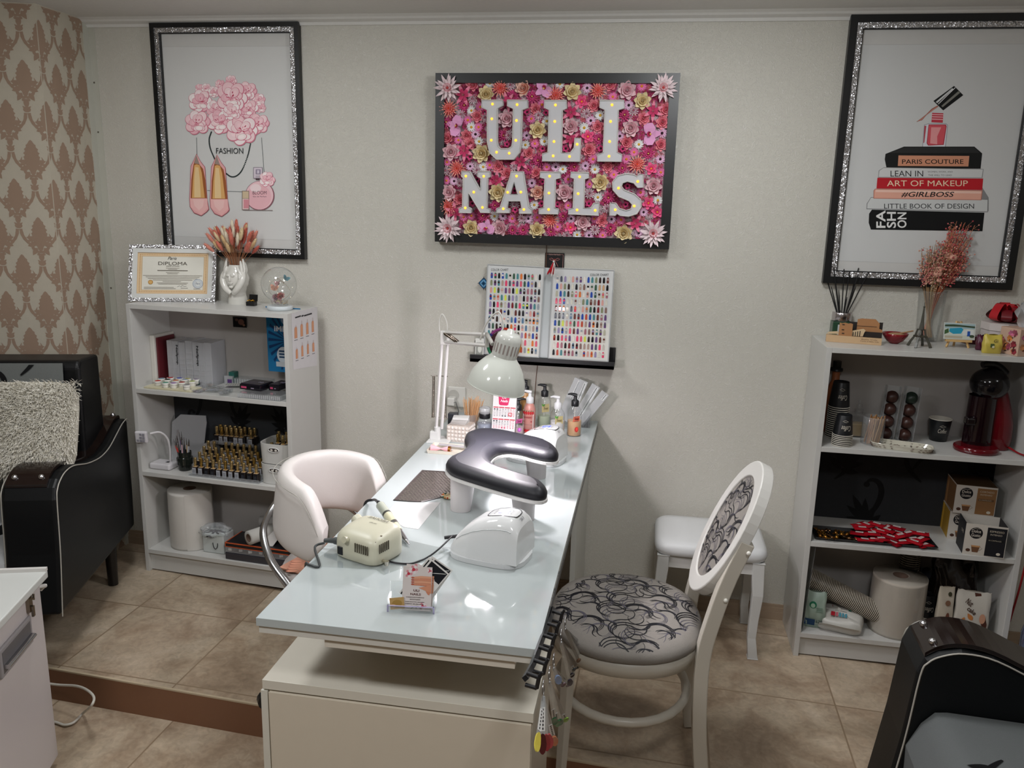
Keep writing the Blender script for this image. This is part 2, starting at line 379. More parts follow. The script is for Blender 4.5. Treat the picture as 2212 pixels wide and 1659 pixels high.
# damask print on both papered walls: scalloped medallions inside a lattice of leaf scrolls
def damask(B, u0, u1, z0, z1, ph):
    PX, PZ = .142, .282
    def lobe(cx, cz, a, L, w): leaf(B, cx, cz, a, L, w, MOTIF)
    j = -1
    while z0+j*PZ/2 < z1+PZ:
        for i in range(-2, int((u1-u0)/PX)+3):
            cx = u0+ph+(i+.5*(j % 2))*PX*1.0; cz = z0+j*PZ/2
            if not (u0-.1 < cx < u1+.1): continue
            # medallion
            P = []
            for k in range(29):
                t = k/28; w = .026*sin(pi*min(1, t*.98+.02)**1.25)**.8*(1+.0*t)
                P.append((w*(1.0+.16*(1 if k % 3 == 0 else -.3)), .135*(t-.5)))
            B.poly([(cx+x, cz+.018+y) for x, y in P]+[(cx-x, cz+.018+y) for x, y in P[::-1]])
            for sg in (-1, 1):
                for a, L, w, oy in ((.25, .038, .018, .0), (-.35, .036, .02, -.012), (-1.0, .034, .018, -.03), (1.0, .03, .012, .0)):
                    lobe(cx+sg*.012, cz+oy, a if sg > 0 else pi-a, L, w)
                c = [(cx+sg*(.036+.004*sin(t)), cz+.006+t*.012) for t in (0, 1, 2, 3)]
                B.ribbon([(cx+sg*.022, cz-.012), (cx+sg*.036, cz-.002), (cx+sg*.039, cz+.012), (cx+sg*.034, cz+.024)], [.003, .007, .006, .001])
            leaf(B, cx, cz-.05, -pi/2, .036, .02, MOTIF)
            # crown between the medallions and lattice scrolls
            kx, kz = cx, cz-PZ/2+.052
            B.ell(kx, kz, .014, .010, n=10); leaf(B, kx, kz, pi/2, .02, .01, MOTIF); leaf(B, kx, kz, pi/2-.9, .02, .008, MOTIF); leaf(B, kx, kz, pi/2+.9, .02, .008, MOTIF)
            for sg in (-1, 1):
                pts = [(kx+sg*x, kz+y) for x, y in ((.006, -.012), (.010, -.034), (.022, -.055), (.040, -.075), (.058, -.096), (.0655, -.118))]
                pp = bez([(x, y, 0) for x, y in pts], 3); B.ribbon([(p.x, p.y) for p in pp], [.012, .011, .013, .011, .010, .012, .009, .010, .008, .009, .006, .005, .004, .003, .002, .002])
                for q, (x, y) in enumerate(pts[1:5]): lobe(kx+sg*abs(x-kx), y, (-.2 if q % 2 else -1.3) if sg > 0 else pi-(-.2 if q % 2 else -1.3), .018, .008)
                curl(B, kx+sg*.060, kz-.092, -.9 if sg > 0 else pi+.9, .040, .0028, MOTIF, -sg, 1.2)
        j += 1
def clampmp(f, a, b, c, d): return lambda u, v, h: f(min(max(u, a), b), min(max(v, c), d), h)
LW = 1.5
B = MB('print', MOTIF).onto(clampmp(lambda u, v, h: V((0, 0, v))+FD+WD*u+WN*h, .002, LW, .05, CEIL-.004), .0006, 8e-6); B.cyc = 47
damask(B, 0, LW, .0, CEIL, .062); o = B.build('damask_print', wl)
B = MB('print', MOTIF).onto(clampmp(lambda u, v, h: V((CX+h, -u, v)), .034, -FD.y-.001, .05, CEIL-.004), .0006, 8e-6); B.cyc = 47
damask(B, 0, -FD.y, .0, CEIL, -FD.y-.142+.062-.0); B.build('damask_print', wr)
# white corner strip with screws
m = MB('laminate', 'b9b8ad'); m.box((CX, -.034, 0.02), (CX+.0035, -.0, CEIL)); m.box((CX, -.0035, 0.02), (CX+.03, 0, CEIL))
t = struct(m.build('trim_3'))
m = MB('satin', '5a5245')
for z in (2.02, 1.83, 1.2): m.cbox((CX+.012, -.004, z), (.006, .002, .006))
m.build('screw', t)
# ceiling, cornice
m = MB('matte', 'd3d2ce'); m.box((XL-.1, YF-.1, CEIL), (XR+.1, .1, CEIL+.08)); struct(m.build('ceiling'))
m = MB('matte', 'd6d5d1'); m.add([(CX, y, z) for y, z in ((0, CEIL), (0, CEIL-.028), (-.008, CEIL-.028), (-.014, CEIL-.018), (-.034, CEIL-.012), (-.042, CEIL-.006), (-.06, CEIL))]+[(XR, y, z) for y, z in ((0, CEIL), (0, CEIL-.028), (-.008, CEIL-.028), (-.014, CEIL-.018), (-.034, CEIL-.012), (-.042, CEIL-.006), (-.06, CEIL))], [(i, i+1, i+8, i+7) for i in range(6)])
struct(m.build('trim_4'))
# skirting
m = MB('satin', '9a8671'); zs = [FZ(CX), FZ(XR)]
for (h0, h1, t) in ((0, .032, .014), (.032, .05, .011), (.05, .062, .007)):
    m.add([(CX, 0, zs[0]+h0), (CX, -t, zs[0]+h0), (CX, -t, zs[0]+h1), (CX, 0, zs[0]+h1), (XR, 0, zs[1]+h0), (XR, -t, zs[1]+h0), (XR, -t, zs[1]+h1), (XR, 0, zs[1]+h1)], [(0,1,2,3),(7,6,5,4),(1,5,6,2),(2,6,7,3),(0,4,5,1)])
struct(m.build('baseboard_back'))
# ---------------------------------------------------------------- bookcases
WH = 'c4c3bf'
def floralcloth(parent, w, h, T, seed, cbg, cfg, s):
    m = MB('fabric', cbg); m.T = T; m.box((0, -.006, 0), (w, 0, h)); o = m.build('floral_cloth', parent)
    B = MB('print', cfg); B.T = T; B.onto(clampmp(lambda u, v, h_: V((u, -.006-h_, v)), .002, w-.002, .002, h-.002), .0006, 1e-5); floral(B, w, h, cfg, seed, s); B.build('floral_pattern', o)
def bookcase(label, loc, rz, w, d, h, zs, kick, cloths, sidez):
    t = thing('bookcase', label, 'bookcase', loc, rz); T = .018
    for x0, x1, z0 in ((0, T, sidez[0]), (w-T, w, sidez[1])):
        m = MB('laminate', WH); m.box((x0, .0, z0), (x1, d, h)); m.build('side_panel', t, bev=.001)
    m = MB('laminate', WH); m.box((T, .0, h-T), (w-T, d, h)); m.build('top', t, bev=.001)
    for z in zs:
        m = MB('laminate', WH); m.box((T, .0, z-T), (w-T, d-.005, z)); m.build('shelf', t, bev=.001)
    m = MB('laminate', WH); m.box((T, .014, kick), (w-T, .03, zs[-1]-T)); m.build('kick_board', t)
    m = MB('laminate', 'b3aeaa'); m.box((T, d-.005, zs[-1]), (w-T, d-.001, h-T)); m.build('back_panel', t)
    for (z0, z1, bg, fg, sd, s) in cloths:
        floralcloth(t, w-2*T-.002, z1-z0-.002, Matrix.Translation((T+.001, d-.0055, z0+.001)), sd, bg, fg, s)
    return t
LB = V((-2.015, -.238, .046)); LA = -.082; LWd, LD, LH = .700, .237, 1.125
lcs, lsn = cos(LA), sin(LA); LN = V((-lsn*-1, lcs, 0)); LN = V((-lsn, lcs, 0)); LU = V((lcs, lsn, 0))
def Lp(u, v, z): return V((LB.x, LB.y, 0))+LU*u+LN*v+V((0, 0, z))   # point inside the left bookcase frame
def Lf(px, py, v=0): return Pl(px, py, V((LB.x, LB.y, 0))+LN*v, LN)  # sight line on a vertical plane v behind the shelf front
def Lz(px, py): return Lf(px, py).z
zL = [Lf(302, 840).z-LB.z, Lf(314.4, 1019).z-LB.z, Lf(321, 1186).z-LB.z]
LS = [LB.z+z for z in zL]; LTOP = LB.z+LH
bookcase('white bookcase on the left, holding nail supplies and a diploma', LB, LA, LWd, LD, LH, zL, .006,
         [(zL[1], zL[0]-.018, '3b3d40', '101114', 3, .19)], (FZ(-2.0)-LB.z, FZ(-1.32)-LB.z))
RB = V((.598, -.276, 0)); RWd, RD, RH = .704, .272, 1.146
RS = [.799, .449, .094]; RTOP = RH
bookcase('white bookcase on the right, holding coffee things and paper cups', RB, 0, RWd, RD, RH, RS, .004,
         [(RS[1], RS[0]-.018, '303133', '0d0d0e', 8, .24)], (FZ(.6), FZ(1.3)))
# ---------------------------------------------------------------- desk
DZ = .763; DX0, DX1, DY = -.747, -.170, -1.719
t = thing('manicure_desk', 'long glossy white manicure desk standing end-on to the wall', 'desk', (0, 0, 0))
GW = 'adb4b4'
m = MB('gloss_laminate', GW); m.box((DX0, DY, DZ-.018), (DX1, -.002, DZ)); m.build('desktop', t, bev=.0008)
m = MB('laminate', 'c9c6be'); m.box((DX0+.004, DY+.004, DZ-.034), (DX1-.002, -.004, DZ-.0185)); m.build('under_board', t)
m = MB('laminate', '3c3b3b'); m.box((DX1-.0015, DY+.02, DZ-.034), (DX1+.0006, -.01, DZ-.0185)); m.build('edge_band', t)
zc = .585; pa = Zp(565.8, 1468, zc); pb = Zp(1149.8, 1554, zc)
m = MB('laminate', 'cfc8bb'); m.box((-.605, DY+.010, DZ-.053), (-.215, DY+.55, DZ-.0345)); m.build('support_rail', t)
m = MB('laminate', 'c9c3b6'); m.box((-.60, DY+.25, zc+.0005), (-.22, DY+.265, DZ-.0532)); m.build('support_panel', t)
cb = thing('drawer_cabinet', 'low white drawer cabinet standing under the front end of the desk', 'cabinet', (pa.x, pa.y, 0))
W2 = pb.x-pa.x; zb = FZ(-.5)-.113
m = MB('laminate', 'cfcabd'); m.box((0, 0, zc-.022), (W2, .32, zc)); m.build('top', cb, bev=.001)
m = MB('laminate', 'c9c0b0'); m.box((.012, .006, FZ(-.5)+.008), (W2-.002, .31, zc-.022)); m.box((.012, .006, zb), (W2-.002, .31, FZ(-.5)+.008)) ; m.build('carcass', cb)
m = MB('laminate', 'cdc3b2'); m.box((.016, -.004, zb+.01), (W2-.004, .0055, zc-.026)); m.build('back_panel', cb)
m = MB('laminate', 'd0cdc2'); m.box((-.004, .0, zc-.30), (.0115, .305, zc-.026)); m.build('drawer_front', cb)
m = MB('laminate', 'd0cdc2'); m.box((-.004, .0, zb+.01), (.0115, .305, zc-.306)); m.build('drawer_front', cb)
# desk legs: wall end panel
m = MB('laminate', 'c2c3bd'); m.box((DX1-.045, -.50, FZ(-.2)), (DX1-.027, -.01, DZ-.034)); m.build('end_panel', t)
m = MB('laminate', 'c2c3bd'); m.box((DX0+.03, -.32, FZ(-.7)), (DX0+.048, -.01, DZ-.034)); m.build('end_panel', t)
# ---------------------------------------------------------------- dining chair
t = thing('dining_chair', 'white wooden dining chair with oval back and grey swirl-patterned fabric', 'chair', (-.012, -.955, 0), rad(4))
CW = 'c3bdb1'; zf = FZ(0)
def seatprof(m, rx, ry, prof, col, mat, n=40, e=.9):
    vs = []; sp = lambda x: abs(x)**e*(1 if x >= 0 else -1)
    for k, z in prof:
        for i in range(n): a = 2*pi*i/n; vs.append((rx*k*sp(cos(a)), ry*k*sp(sin(a)), z))
    fs = [(j*n+i, j*n+(i+1) % n, (j+1)*n+(i+1) % n, (j+1)*n+i) for j in range(len(prof)-1) for i in range(n)]
    m.add(vs, fs, col=col, mat=mat, sm=True); m.add(vs[-n:], [tuple(range(n))], col=col, mat=mat); m.add(vs[:n][::-1], [tuple(range(n))], col=col, mat=mat)
m = MB(); seatprof(m, .212, .238, [(.96, .392), (.985, .394), (.985, .432), (.955, .434)], CW, 'satin'); m.build('seat_frame', t)
FB = '8b8680'
prof = [(.97, .434), (1, .442), (1, .454), (.97, .466), (.85, .475), (.6, .482), (.3, .486), (.02, .488)]
m = MB(); seatprof(m, .214, .24, prof, FB, 'fabric'); so = m.build('seat', t)
def seat_z(x, y):
    k = sqrt((x/.214)**2+(y/.24)**2); k = min(k, 1)
    ks = [0, .3, .6, .85, .97, 1]; zs = [.488, .486, .482, .475, .466, .454]
    for a in range(5):
        if k <= ks[a+1]: return zs[a]+(zs[a+1]-zs[a])*(k-ks[a])/(ks[a+1]-ks[a])
    return .454
def swirls(B, R, fn_in, seed, s):
    """overlapping open loops like the chair fabric: groups of parallel strokes that bend back on themselves"""
    r = seeded(seed)
    def group(x, y, a, L, sg, n, w, col, gap, bend):
        for q in range(n):
            P = []; W = []; th = a; px = x-sin(a)*gap*q; py = y+cos(a)*gap*q; N = 30
            for i in range(N+1):
                t = i/N
                if fn_in(px, py): P.append((px, py)); W.append(w*(.35+.9*sin(pi*t)))
                elif len(P) > 2: B.ribbon(P, W, col); P = []; W = []
                else: P = []; W = []
                th += sg*bend[0]*(1 if t < bend[1] else -bend[2])*(1+.12*q)/N*3; px += cos(th)*L/N; py += sin(th)*L/N
            if len(P) > 2: B.ribbon(P, W, col)
    n = int(R/s)+1
    for j in range(-n, n+1):
        for i in range(-n, n+1):
            x = (i+.5*(j % 2))*s+r.uniform(-.1, .1)*s; y = j*s*.8+r.uniform(-.1, .1)*s
            if abs(x) > R*1.1 or abs(y) > R*1.1: continue
            k = 1 if (i+j) % 2 else -1
            group(x+s*.25, y-s*.25, r.uniform(0, .5)+(0 if k > 0 else pi), s*1.5, k, 3, s*.016, '5c5965', s*.05, (1.5, .8, .5))
            group(x, y, r.uniform(-.3, .5)+(.2 if k > 0 else pi), s*2.1, k, 3, s*.026, '15161d', s*.042, (1.75, .62, 1.3))
            group(x-s*.3, y+s*.3, r.uniform(.7, 1.3), s*.9, -k, 2, s*.030, '1a1b22', s*.05, (1.2, .7, 1.2))
B = MB('print', '15161d').onto(lambda u, v, h: V((u, v, seat_z(u, v)+h)), .0012, 4e-6)
swirls(B, .24, lambda x, y: (x/.205)**2+(y/.231)**2 < 1, 5, .105); B.build('fabric_pattern', so)
# bentwood stretcher ring and legs
m = MB('satin', CW); pts = [(.185*cos(a)*1.0, .205*sin(a), .245) for a in [rad(g) for g in range(0, 360, 12)]]
m.tube(pts, .013, n=8, closed=True); m.build('stretcher', t)
for sg in (-1, 1):
    m = MB('satin', CW); m.tube([(-.165, sg*.165, zf+.002), (-.158, sg*.162, .25), (-.155, sg*.16, .40)], [.014, .017, .02], n=4, sm=False); m.build('leg', t)
def qtube(m, pts, hw, hd, **k):
    """square-section bar through pts; hw half width (y), hd half depth"""
    N = len(pts); vs = []
    for i, p in enumerate(pts):
        p = V(p); a = V(pts[max(0, i-1)]); b = V(pts[min(N-1, i+1)]); tt = (b-a).normalized(); side = V((0, 1, 0)); nn = tt.cross(side).normalized()
        w = hw[i] if isinstance(hw, (list, tuple)) else hw; d = hd[i] if isinstance(hd, (list, tuple)) else hd
        vs += [p+side*w+nn*d, p-side*w+nn*d, p-side*w-nn*d, p+side*w-nn*d]
    fs = [(i*4+j, i*4+(j+1) % 4, i*4+4+(j+1) % 4, i*4+4+j) for i in range(N-1) for j in range(4)]+[(3, 2, 1, 0), (N*4-4, N*4-3, N*4-2, N*4-1)]
    m.add(vs, fs, **k)
oc = V((.262, .0, .738)); ou = V((.080, 0, .178)); ow = V((.0, .150, 0))  # oval back: centre, half axes
for sg in (-1, 1):
    m = MB('satin', CW); qtube(m, bez([(.228, sg*.15, zf+.002), (.205, sg*.15, .22), (.200, sg*.15, .42), (.222, sg*.15, .55), (.252, sg*.146, .66), (.290, sg*.138, .755)], 4), .017, .019)
    lg = m.build('leg', t, bev=.003)
    m = MB('satin', 'd8d5cc')
    for z, x in ((.735, .283), (.60, .236)): m.ball((x+.008, sg*.15-.018, z), .006)
    m.build('screw_cap', lg)
un = ou.normalized().cross(ow.normalized()) ; un = un if un.x < 0 else -un
def ovalmp(u, v, h): return oc+ow*u+ou*v+un*h
m = MB('satin', 'cfcdc8')
pts = [(cos(a), sin(a)) for a in [2*pi*i/48 for i in range(48)]]
def ringprism(m, k0, k1, h0, h1, mp):
    n = len(pts); ks = ((k1, h0), (k0, h0), (k0, h1), (k0*.99, h1+.003), (k1*1.01, h1+.003), (k1, h1)); vs = []
    for k, h in ks: vs += [mp(x*k, y*k, h) for x, y in pts]
    q = len(ks); m.add(vs, [(j*n+i, j*n+(i+1) % n, ((j+1) % q)*n+(i+1) % n, ((j+1) % q)*n+i) for j in range(q) for i in range(n)], sm=False)
ringprism(m, 1.04, .80, -.024, .006, ovalmp); m.build('back_frame', t, bev=.002)
def pad(k): return .004+.014*(1-k*k)
m = MB('fabric', FB); m.surf(lambda a, b: ovalmp(.81*b*cos(2*pi*a), .81*b*sin(2*pi*a), pad(b)), 40, 8, cu=True); m.surf(lambda a, b: ovalmp(.81*b*cos(-2*pi*a), .81*b*sin(-2*pi*a), -.02), 40, 3, cu=True)
bo = m.build('backrest', t)
B = MB('print', '15161d').onto(lambda u, v, h: ovalmp(u/.150, v/.195, pad(min(1, sqrt((u/.122)**2+(v/.157)**2)))+h), .0012, 4e-6)
swirls(B, .165, lambda x, y: (x/.117)**2+(y/.152)**2 < 1, 9, .082); B.build('fabric_pattern', bo)
# ---------------------------------------------------------------- stool
t = thing('padded_stool', 'small white stool with padded seat against the back wall', 'stool', (.272, -.192, 0))
m = MB('leather', 'cfd0d0'); sp = lambda x, e: abs(x)**e*(1 if x >= 0 else -1)
hx, hy = .196, .15
def cush(a, b):
    th = 2*pi*a; e = .28; k = min(1, b*1.25) if b < .8 else 1
    rr = [(.97, .372), (1.0, .378), (1.02, .392), (1.0, .408), (.93, .419), (.6, .424), (.0, .426)]
    f = b*6; i = min(5, int(f)); q = f-i; kk = rr[i][0]+(rr[i+1][0]-rr[i][0])*q; z = rr[i][1]+(rr[i+1][1]-rr[i][1])*q
    return (hx*kk*sp(cos(th), e), hy*kk*sp(sin(th), e), z)
m.surf(cush, 48, 13, cu=True); m.build('seat', t)
m = MB('satin', 'c9c8c4')
for a, b in (((-.175, -.135, .325), (.175, -.117, .372)), ((-.175, .117, .325), (.175, .135, .372)), ((-.18, -.13, .325), (-.162, .13, .372)), ((.162, -.13, .325), (.18, .13, .372))): m.box(a, b)
m.build('apron', t)
for sx in (-1, 1):
    for sy in (-1, 1):
        zz = FZ(.26+sx*.17)+.001
        m = MB('satin', 'c6c6c3'); c = [(.166, .125, .372, .020), (.167, .125, .32, .021), (.172, .13, .25, .019), (.168, .126, .15, .0155), (.166, .124, .08, .0150), (.175, .132, zz, .017)]; vs = []
        for x, y, z, w in c: vs += [(sx*x-w, sy*y-w, z), (sx*x+w, sy*y-w, z), (sx*x+w, sy*y+w, z), (sx*x-w, sy*y+w, z)]
        m.add(vs, [(i*4+j, i*4+(j+1) % 4, i*4+4+(j+1) % 4, i*4+4+j) for i in range(5) for j in range(4)]+[(0, 1, 2, 3), (23, 22, 21, 20)]); m.build('leg', t, bev=.002)
# ---------------------------------------------------------------- white salon chair
t = thing('salon_chair', 'white upholstered salon chair with wraparound backrest, pushed up to the desk', 'chair', (-.908, -.845, 0), rad(-16))
R0 = .170
def wrap(a, b):
    th = (a-.5)*2*rad(112); # along the arc
    ax = abs(a-.5)*2
    zt = .800-.045*ax**2.6-(.10*max(0, (ax-.80)/.2)**2); zb = .60-.055*ax**1.5+(.06*max(0, (ax-.86)/.14)**2)
    rc = R0; g = 2*pi*b; tk = .028; hh = (zt-zb)/2
    q = .45; cz = sp(sin(g), q); cr = sp(cos(g), q*1.5)
    r = rc+tk*cr-.012*cz; z = (zt+zb)/2+hh*cz
    ex = 0 if ax < .8 else (ax-.8)*.12
    return (-r*cos(th)*(1.0 if abs(th) < pi/2 else 1.0)+0, r*sin(th)*1.0, z)
m = MB('leather', 'd6d1cd'); m.surf(wrap, 56, 28, cv=True)
for e in (0, 1):
    c = [wrap(e, j/28) for j in range(28)]; m.add(c if e else c[::-1], [tuple(range(28))])
m.build('backrest', t)
m = MB('leather', 'a5a39b'); m.tube([(-(R0+.028)*cos((a-.5)*2*rad(108)), (R0+.028)*sin((a-.5)*2*rad(108)), .786-.045*(abs(a-.5)*2)**2.6-(.10*max(0, (abs(a-.5)*2-.80)/.2)**2)) for a in [i/50 for i in range(51)]], .0013, n=4); m.build('seam', t)
m = MB('leather', 'cfcac6'); m.lathe([(.17, .42), (.185, .43), (.19, .455), (.18, .475), (.0, .48)], n=32); st = m.build('seat', t)
for sg in (-1, 1):
    m = MB('metal', 'b8b8ba'); m.tube(bez([(-.206, sg*.05, .66), (-.20, sg*.10, .63), (-.165, sg*.165, .60), (-.10, sg*.210, .545), (-.02, sg*.222, .48), (.03, sg*.218, .42), (.0, sg*.18, .405), (-.05, sg*.1, .41)], 6), [.012]*43, n=8, flat=.6); m.build('armrest', t)
m = MB('metal', 'b0b0b2'); m.lathe([(.028, .10), (.028, .30), (.018, .30), (.018, .41), (.06, .412), (.06, .42)], n=16); m.build('gas_column', t)
for k in range(5):
    a = 2*pi*k/5+.3; z0 = FZ(-.95)
    m = MB('metal', 'b0b0b2'); m.tube([(0, 0, .12), (.12*cos(a), .12*sin(a), .11), (.25*cos(a), .25*sin(a), z0+.058)], [.02, .016, .012], n=8); f = m.build('foot', t)
    m = MB('satin', '202020'); m.tube([(.25*cos(a)-.012*sin(a), .25*sin(a)+.012*cos(a), z0+.0285), (.25*cos(a)+.012*sin(a), .25*sin(a)-.012*cos(a), z0+.0285)], .0275, n=14); m.build('castor', f)
# towel with a printed pair of feet over the seat
t2 = thing('printed_seat_mat', 'seat mat printed with bare feet on the white salon chair', 'mat', (-.90, -.850, .482), rad(-16))
m = MB('fabric', 'b98a74'); m.box((-.135, -.145, 0), (.150, .145, .006)); mo = m.build('mat', t2, bev=.002)
B = MB('print').onto(lambda u, v, h: V((u, v, .006+h)))
for k, (cx, cy, a) in enumerate(((-.01, -.07, .5), (.03, .09, 1.2))):
    B.ell(cx, cy, .105, .045, 'c98f76', rot=a); B.ell(cx+.01, cy+.005, .09, .036, 'd39c82', rot=a)
    for q in range(5): B.ell(cx-cos(a)*.10-sin(a)*(q-2)*.017, cy-sin(a)*.10+cos(a)*(q-2)*.017, .018, .0085, 'b0705c', rot=a); B.ell(cx-cos(a)*.098-sin(a)*(q-2)*.017, cy-sin(a)*.098+cos(a)*(q-2)*.017, .016, .007, 'cf957b', rot=a)
B.ribbon([(.02, -.16), (.035, -.08), (.03, 0), (.06, .08)], .016, 'd8cfca'); B.build('print', mo)
# ---------------------------------------------------------------- sofa and armchair
KS = .965
def towardcam(P, k): return CAM+(V(P)-CAM)*k
sa = towardcam((-1.884, -.899, .217), KS)
se1 = V((-.296, .955, 0)).normalized(); se2 = V((-.955, -.296, 0)).normalized()
SO = V((sa.x, sa.y, 0)); sz = FZ(SO.x)
def armprof(k=1.0, zb=.25, dz=0):
    A = [(0.004, zb), (.035, .45), (.049, .65-.02), (.062, .667), (.09, .688), (.136, .701), (.205, .698), (.32, .668), (.425, .652), (.50, .652), (.56, .662), (.63, .684), (.70, .706), (.755, .712), (.775, .70), (.775, .40), (.765, zb)]
    return [(s*k, z+dz) for s, z in A]
def sofa_arm(root, mp, prof, w, label=None):
    """mp(s, t, z): along the arm, across it, up"""
    n = len(prof); m = MB('leather', '0a0c0e')
    m.add([mp(s, 0, z) for s, z in prof]+[mp(s, w, z) for s, z in prof], [tuple(range(n)), tuple(range(2*n-1, n-1, -1))]+[(i, i+n, (i+1) % n+n, (i+1) % n) for i in range(n)])
    o = m.build('arm', root, bev=.012, seg=3)
    ctop = prof[3:15]
    # piping along the outer edge and the front
    for tt in (0, w):
        sgn = -1 if tt == 0 else 1
        m = MB('satin', 'a9a59c'); pp = bez([mp(s+.006, tt+sgn*.001, z-.006) for s, z in prof[:15]], 4); m.tube(pp, .0022, n=5); m.build('piping', o)
    # dark wooden cap plate with four studs
    m = MB('gloss', '1d1310'); cap = [p for p in ctop]; N = len(cap)
    cp = bez([(s, z, 0) for s, z in cap], 4); vs = []
    for p in cp:
        for tt, dz in ((.028, .002), (.028, .012), (w-.012, .012), (w-.012, .002)): vs.append(mp(p.x, tt, p.y+dz))
    M = len(cp); m.add(vs, [(i*4+j, i*4+(j+1) % 4, i*4+4+(j+1) % 4, i*4+4+j) for i in range(M-1) for j in range(4)]+[(3, 2, 1, 0), (M*4-4, M*4-3, M*4-2, M*4-1)]); c = m.build('wooden_cap', root)
    for (s, z) in (cp[3][:2], cp[-4][:2]):
        for tt in (.05, w-.035):
            m = MB('metal', 'd0d0d4'); m.ball(mp(s, tt, z+.014), .0095, nu=12, nv=7); m.build('stud', c)
    return o
t = thing('sofa', 'black and grey floral sofa with dark wooden arm caps by the damask wall', 'sofa', SO)
smp = lambda s, tt, z: se1*s+se2*tt+V((0, 0, z))
sofa_arm(t, smp, armprof(), .165)
SWD = 1.55
# back: leather sides, floral fabric front
bz = .998; sb0, sb1 = .47, .66
m = MB('leather', '090a0c'); q = [(sb0+.03, .30), (sb0, .62), (sb0+.012, bz-.02), (sb0+.03, bz), (sb1+.02, bz-.01), (sb1+.02, .30)]
n = len(q); m.add([smp(s, .055, z) for s, z in q]+[smp(s, SWD, z) for s, z in q], [tuple(range(n)), tuple(range(2*n-1, n-1, -1))]+[(i, i+n, (i+1) % n+n, (i+1) % n) for i in range(n)])
bk = m.build('back', t, bev=.015, seg=3)
m = MB('fabric', '6a6d6b'); vs = []
def bf(u, v):  # front face of the back cushion
    z = .40+v*(bz-.405); s = sb0+.03-(z-.3)/.32*.03 if z < .62 else sb0+.012*(z-.62)/.39
    return smp(s-.012-.012*sin(pi*min(1, v)), .105+u*(SWD-.105), z)
m.surf(bf, 12, 12); fo = m.build('back_fabric', bk)
B = MB('print', '0c0d10'); W_, H2 = SWD-.105, bz-.405
B.onto(clampmp(lambda u, v, h: bf(u/W_, v/H2)-se1*h, .002, W_-.01, .002, H2-.005), .003, 1e-5); floral(B, .75, H2+.05, '0c0d10', 21, .21); B.build('floral_pattern', fo)
# seat
m = MB('leather', '0a0c0e'); vs = [smp(s, tt, z) for s, tt in ((.06, .165), (.50, .165), (.50, SWD), (.06, SWD)) for z in (.20, .40)]
m.add(vs, [(0, 2, 3, 1), (2, 4, 5, 3), (4, 6, 7, 5), (6, 0, 1, 7), (1, 3, 5, 7), (0, 6, 4, 2)]); m.build('seat_base', t, bev=.01)
m = MB('fabric', 'a9aaab'); 
def sf(u, v):
    a = v*pi/2*1.0; s = .045+.0*u; 
    P = [(.055, .24), (.035, .30), (.035, .42), (.07, .462), (.25, .475), (.47, .47)]; f = v*5; i = min(4, int(f)); k = f-i
    return smp(P[i][0]*(1-k)+P[i+1][0]*k, .168+u*(SWD-.168), P[i][1]*(1-k)+P[i+1][1]*k)
m.surf(sf, 8, 16); sc = m.build('seat_cushion', t)
B = MB('print', '0c0d10').onto(clampmp(lambda u, v, h: sf(u/1.3, min(.999, v/.6))-se1*h*.7+V((0, 0, h*.7)), 0, 1.3, 0.02, .595), .002, 1e-5); floral(B, .5, .6, '0c0d10', 5, .15); B.build('floral_pattern', sc)
for s, tt in ((.64, .06), (.20, .24), (.64, 1.4), (.09, 1.4)):
    P = SO+smp(s, tt, 0); m = MB('satin', '120e0d'); m.tube([smp(s, tt, FZ(P.x)+.001), smp(s, tt, .30)], [.019, .025], n=14); m.build('leg', t)
# fluffy cushion
cc = towardcam(Pl(58, 928, SO+se1*.30, se1), 1.0)
cpn = (-se1*.93+V((0, 0, .36))).normalized(); cu_ = se2; cv_ = cpn.cross(cu_).normalized(); cv_ = cv_ if cv_.z > 0 else -cv_
m = MB('fabric', 'cbc7ba'); hw, hh = .165, .165
def fl(a, b):
    th = 2*pi*a; ph = -pi/2+pi*b; e = .42
    x = sp(cos(th), e)*abs(cos(ph))**.5; y = sp(sin(th), e)*abs(cos(ph))**.5
    return cc+cu_*x*hw+cv_*y*hh+cpn*(.055*sin(ph))
m.surf(fl, 40, 20, cu=True); fo = m.build('fluffy_cushion'); tag(fo, 'cream long-pile fluffy cushion leaning on the sofa back', 'cushion')
m = MB('fabric', 'd2cec2'); r = seeded(4)
for k in range(9000):
    x, y = r.uniform(-1, 1), r.uniform(-1, 1); P = cc+cu_*x*hw*.98+cv_*y*hh*.98+cpn*(.055*(1-max(abs(x), abs(y))**5)**.5); b = 1; N_ = (P-cc); N_ = (cpn*.8+N_*3.2).normalized()
    d = (N_*.55+cv_*r.uniform(-.9, .1)+cu_*r.uniform(-.6, .6)).normalized(); L = r.uniform(.015, .027); s_ = d.cross(N_).normalized()*.0011
    Q = P+d*L*.5+N_*.004; T_ = P+d*L; c = r.choice(('d6d2c6', 'cbc6b8', 'b9b3a3', 'dedad0'))
    m.add([P-s_, P+s_, Q+s_*.9, Q-s_*.9, T_], [(0, 1, 2, 3), (3, 2, 4)], col=c)
p = m.build('pile', fo); p['kind'] = 'stuff'
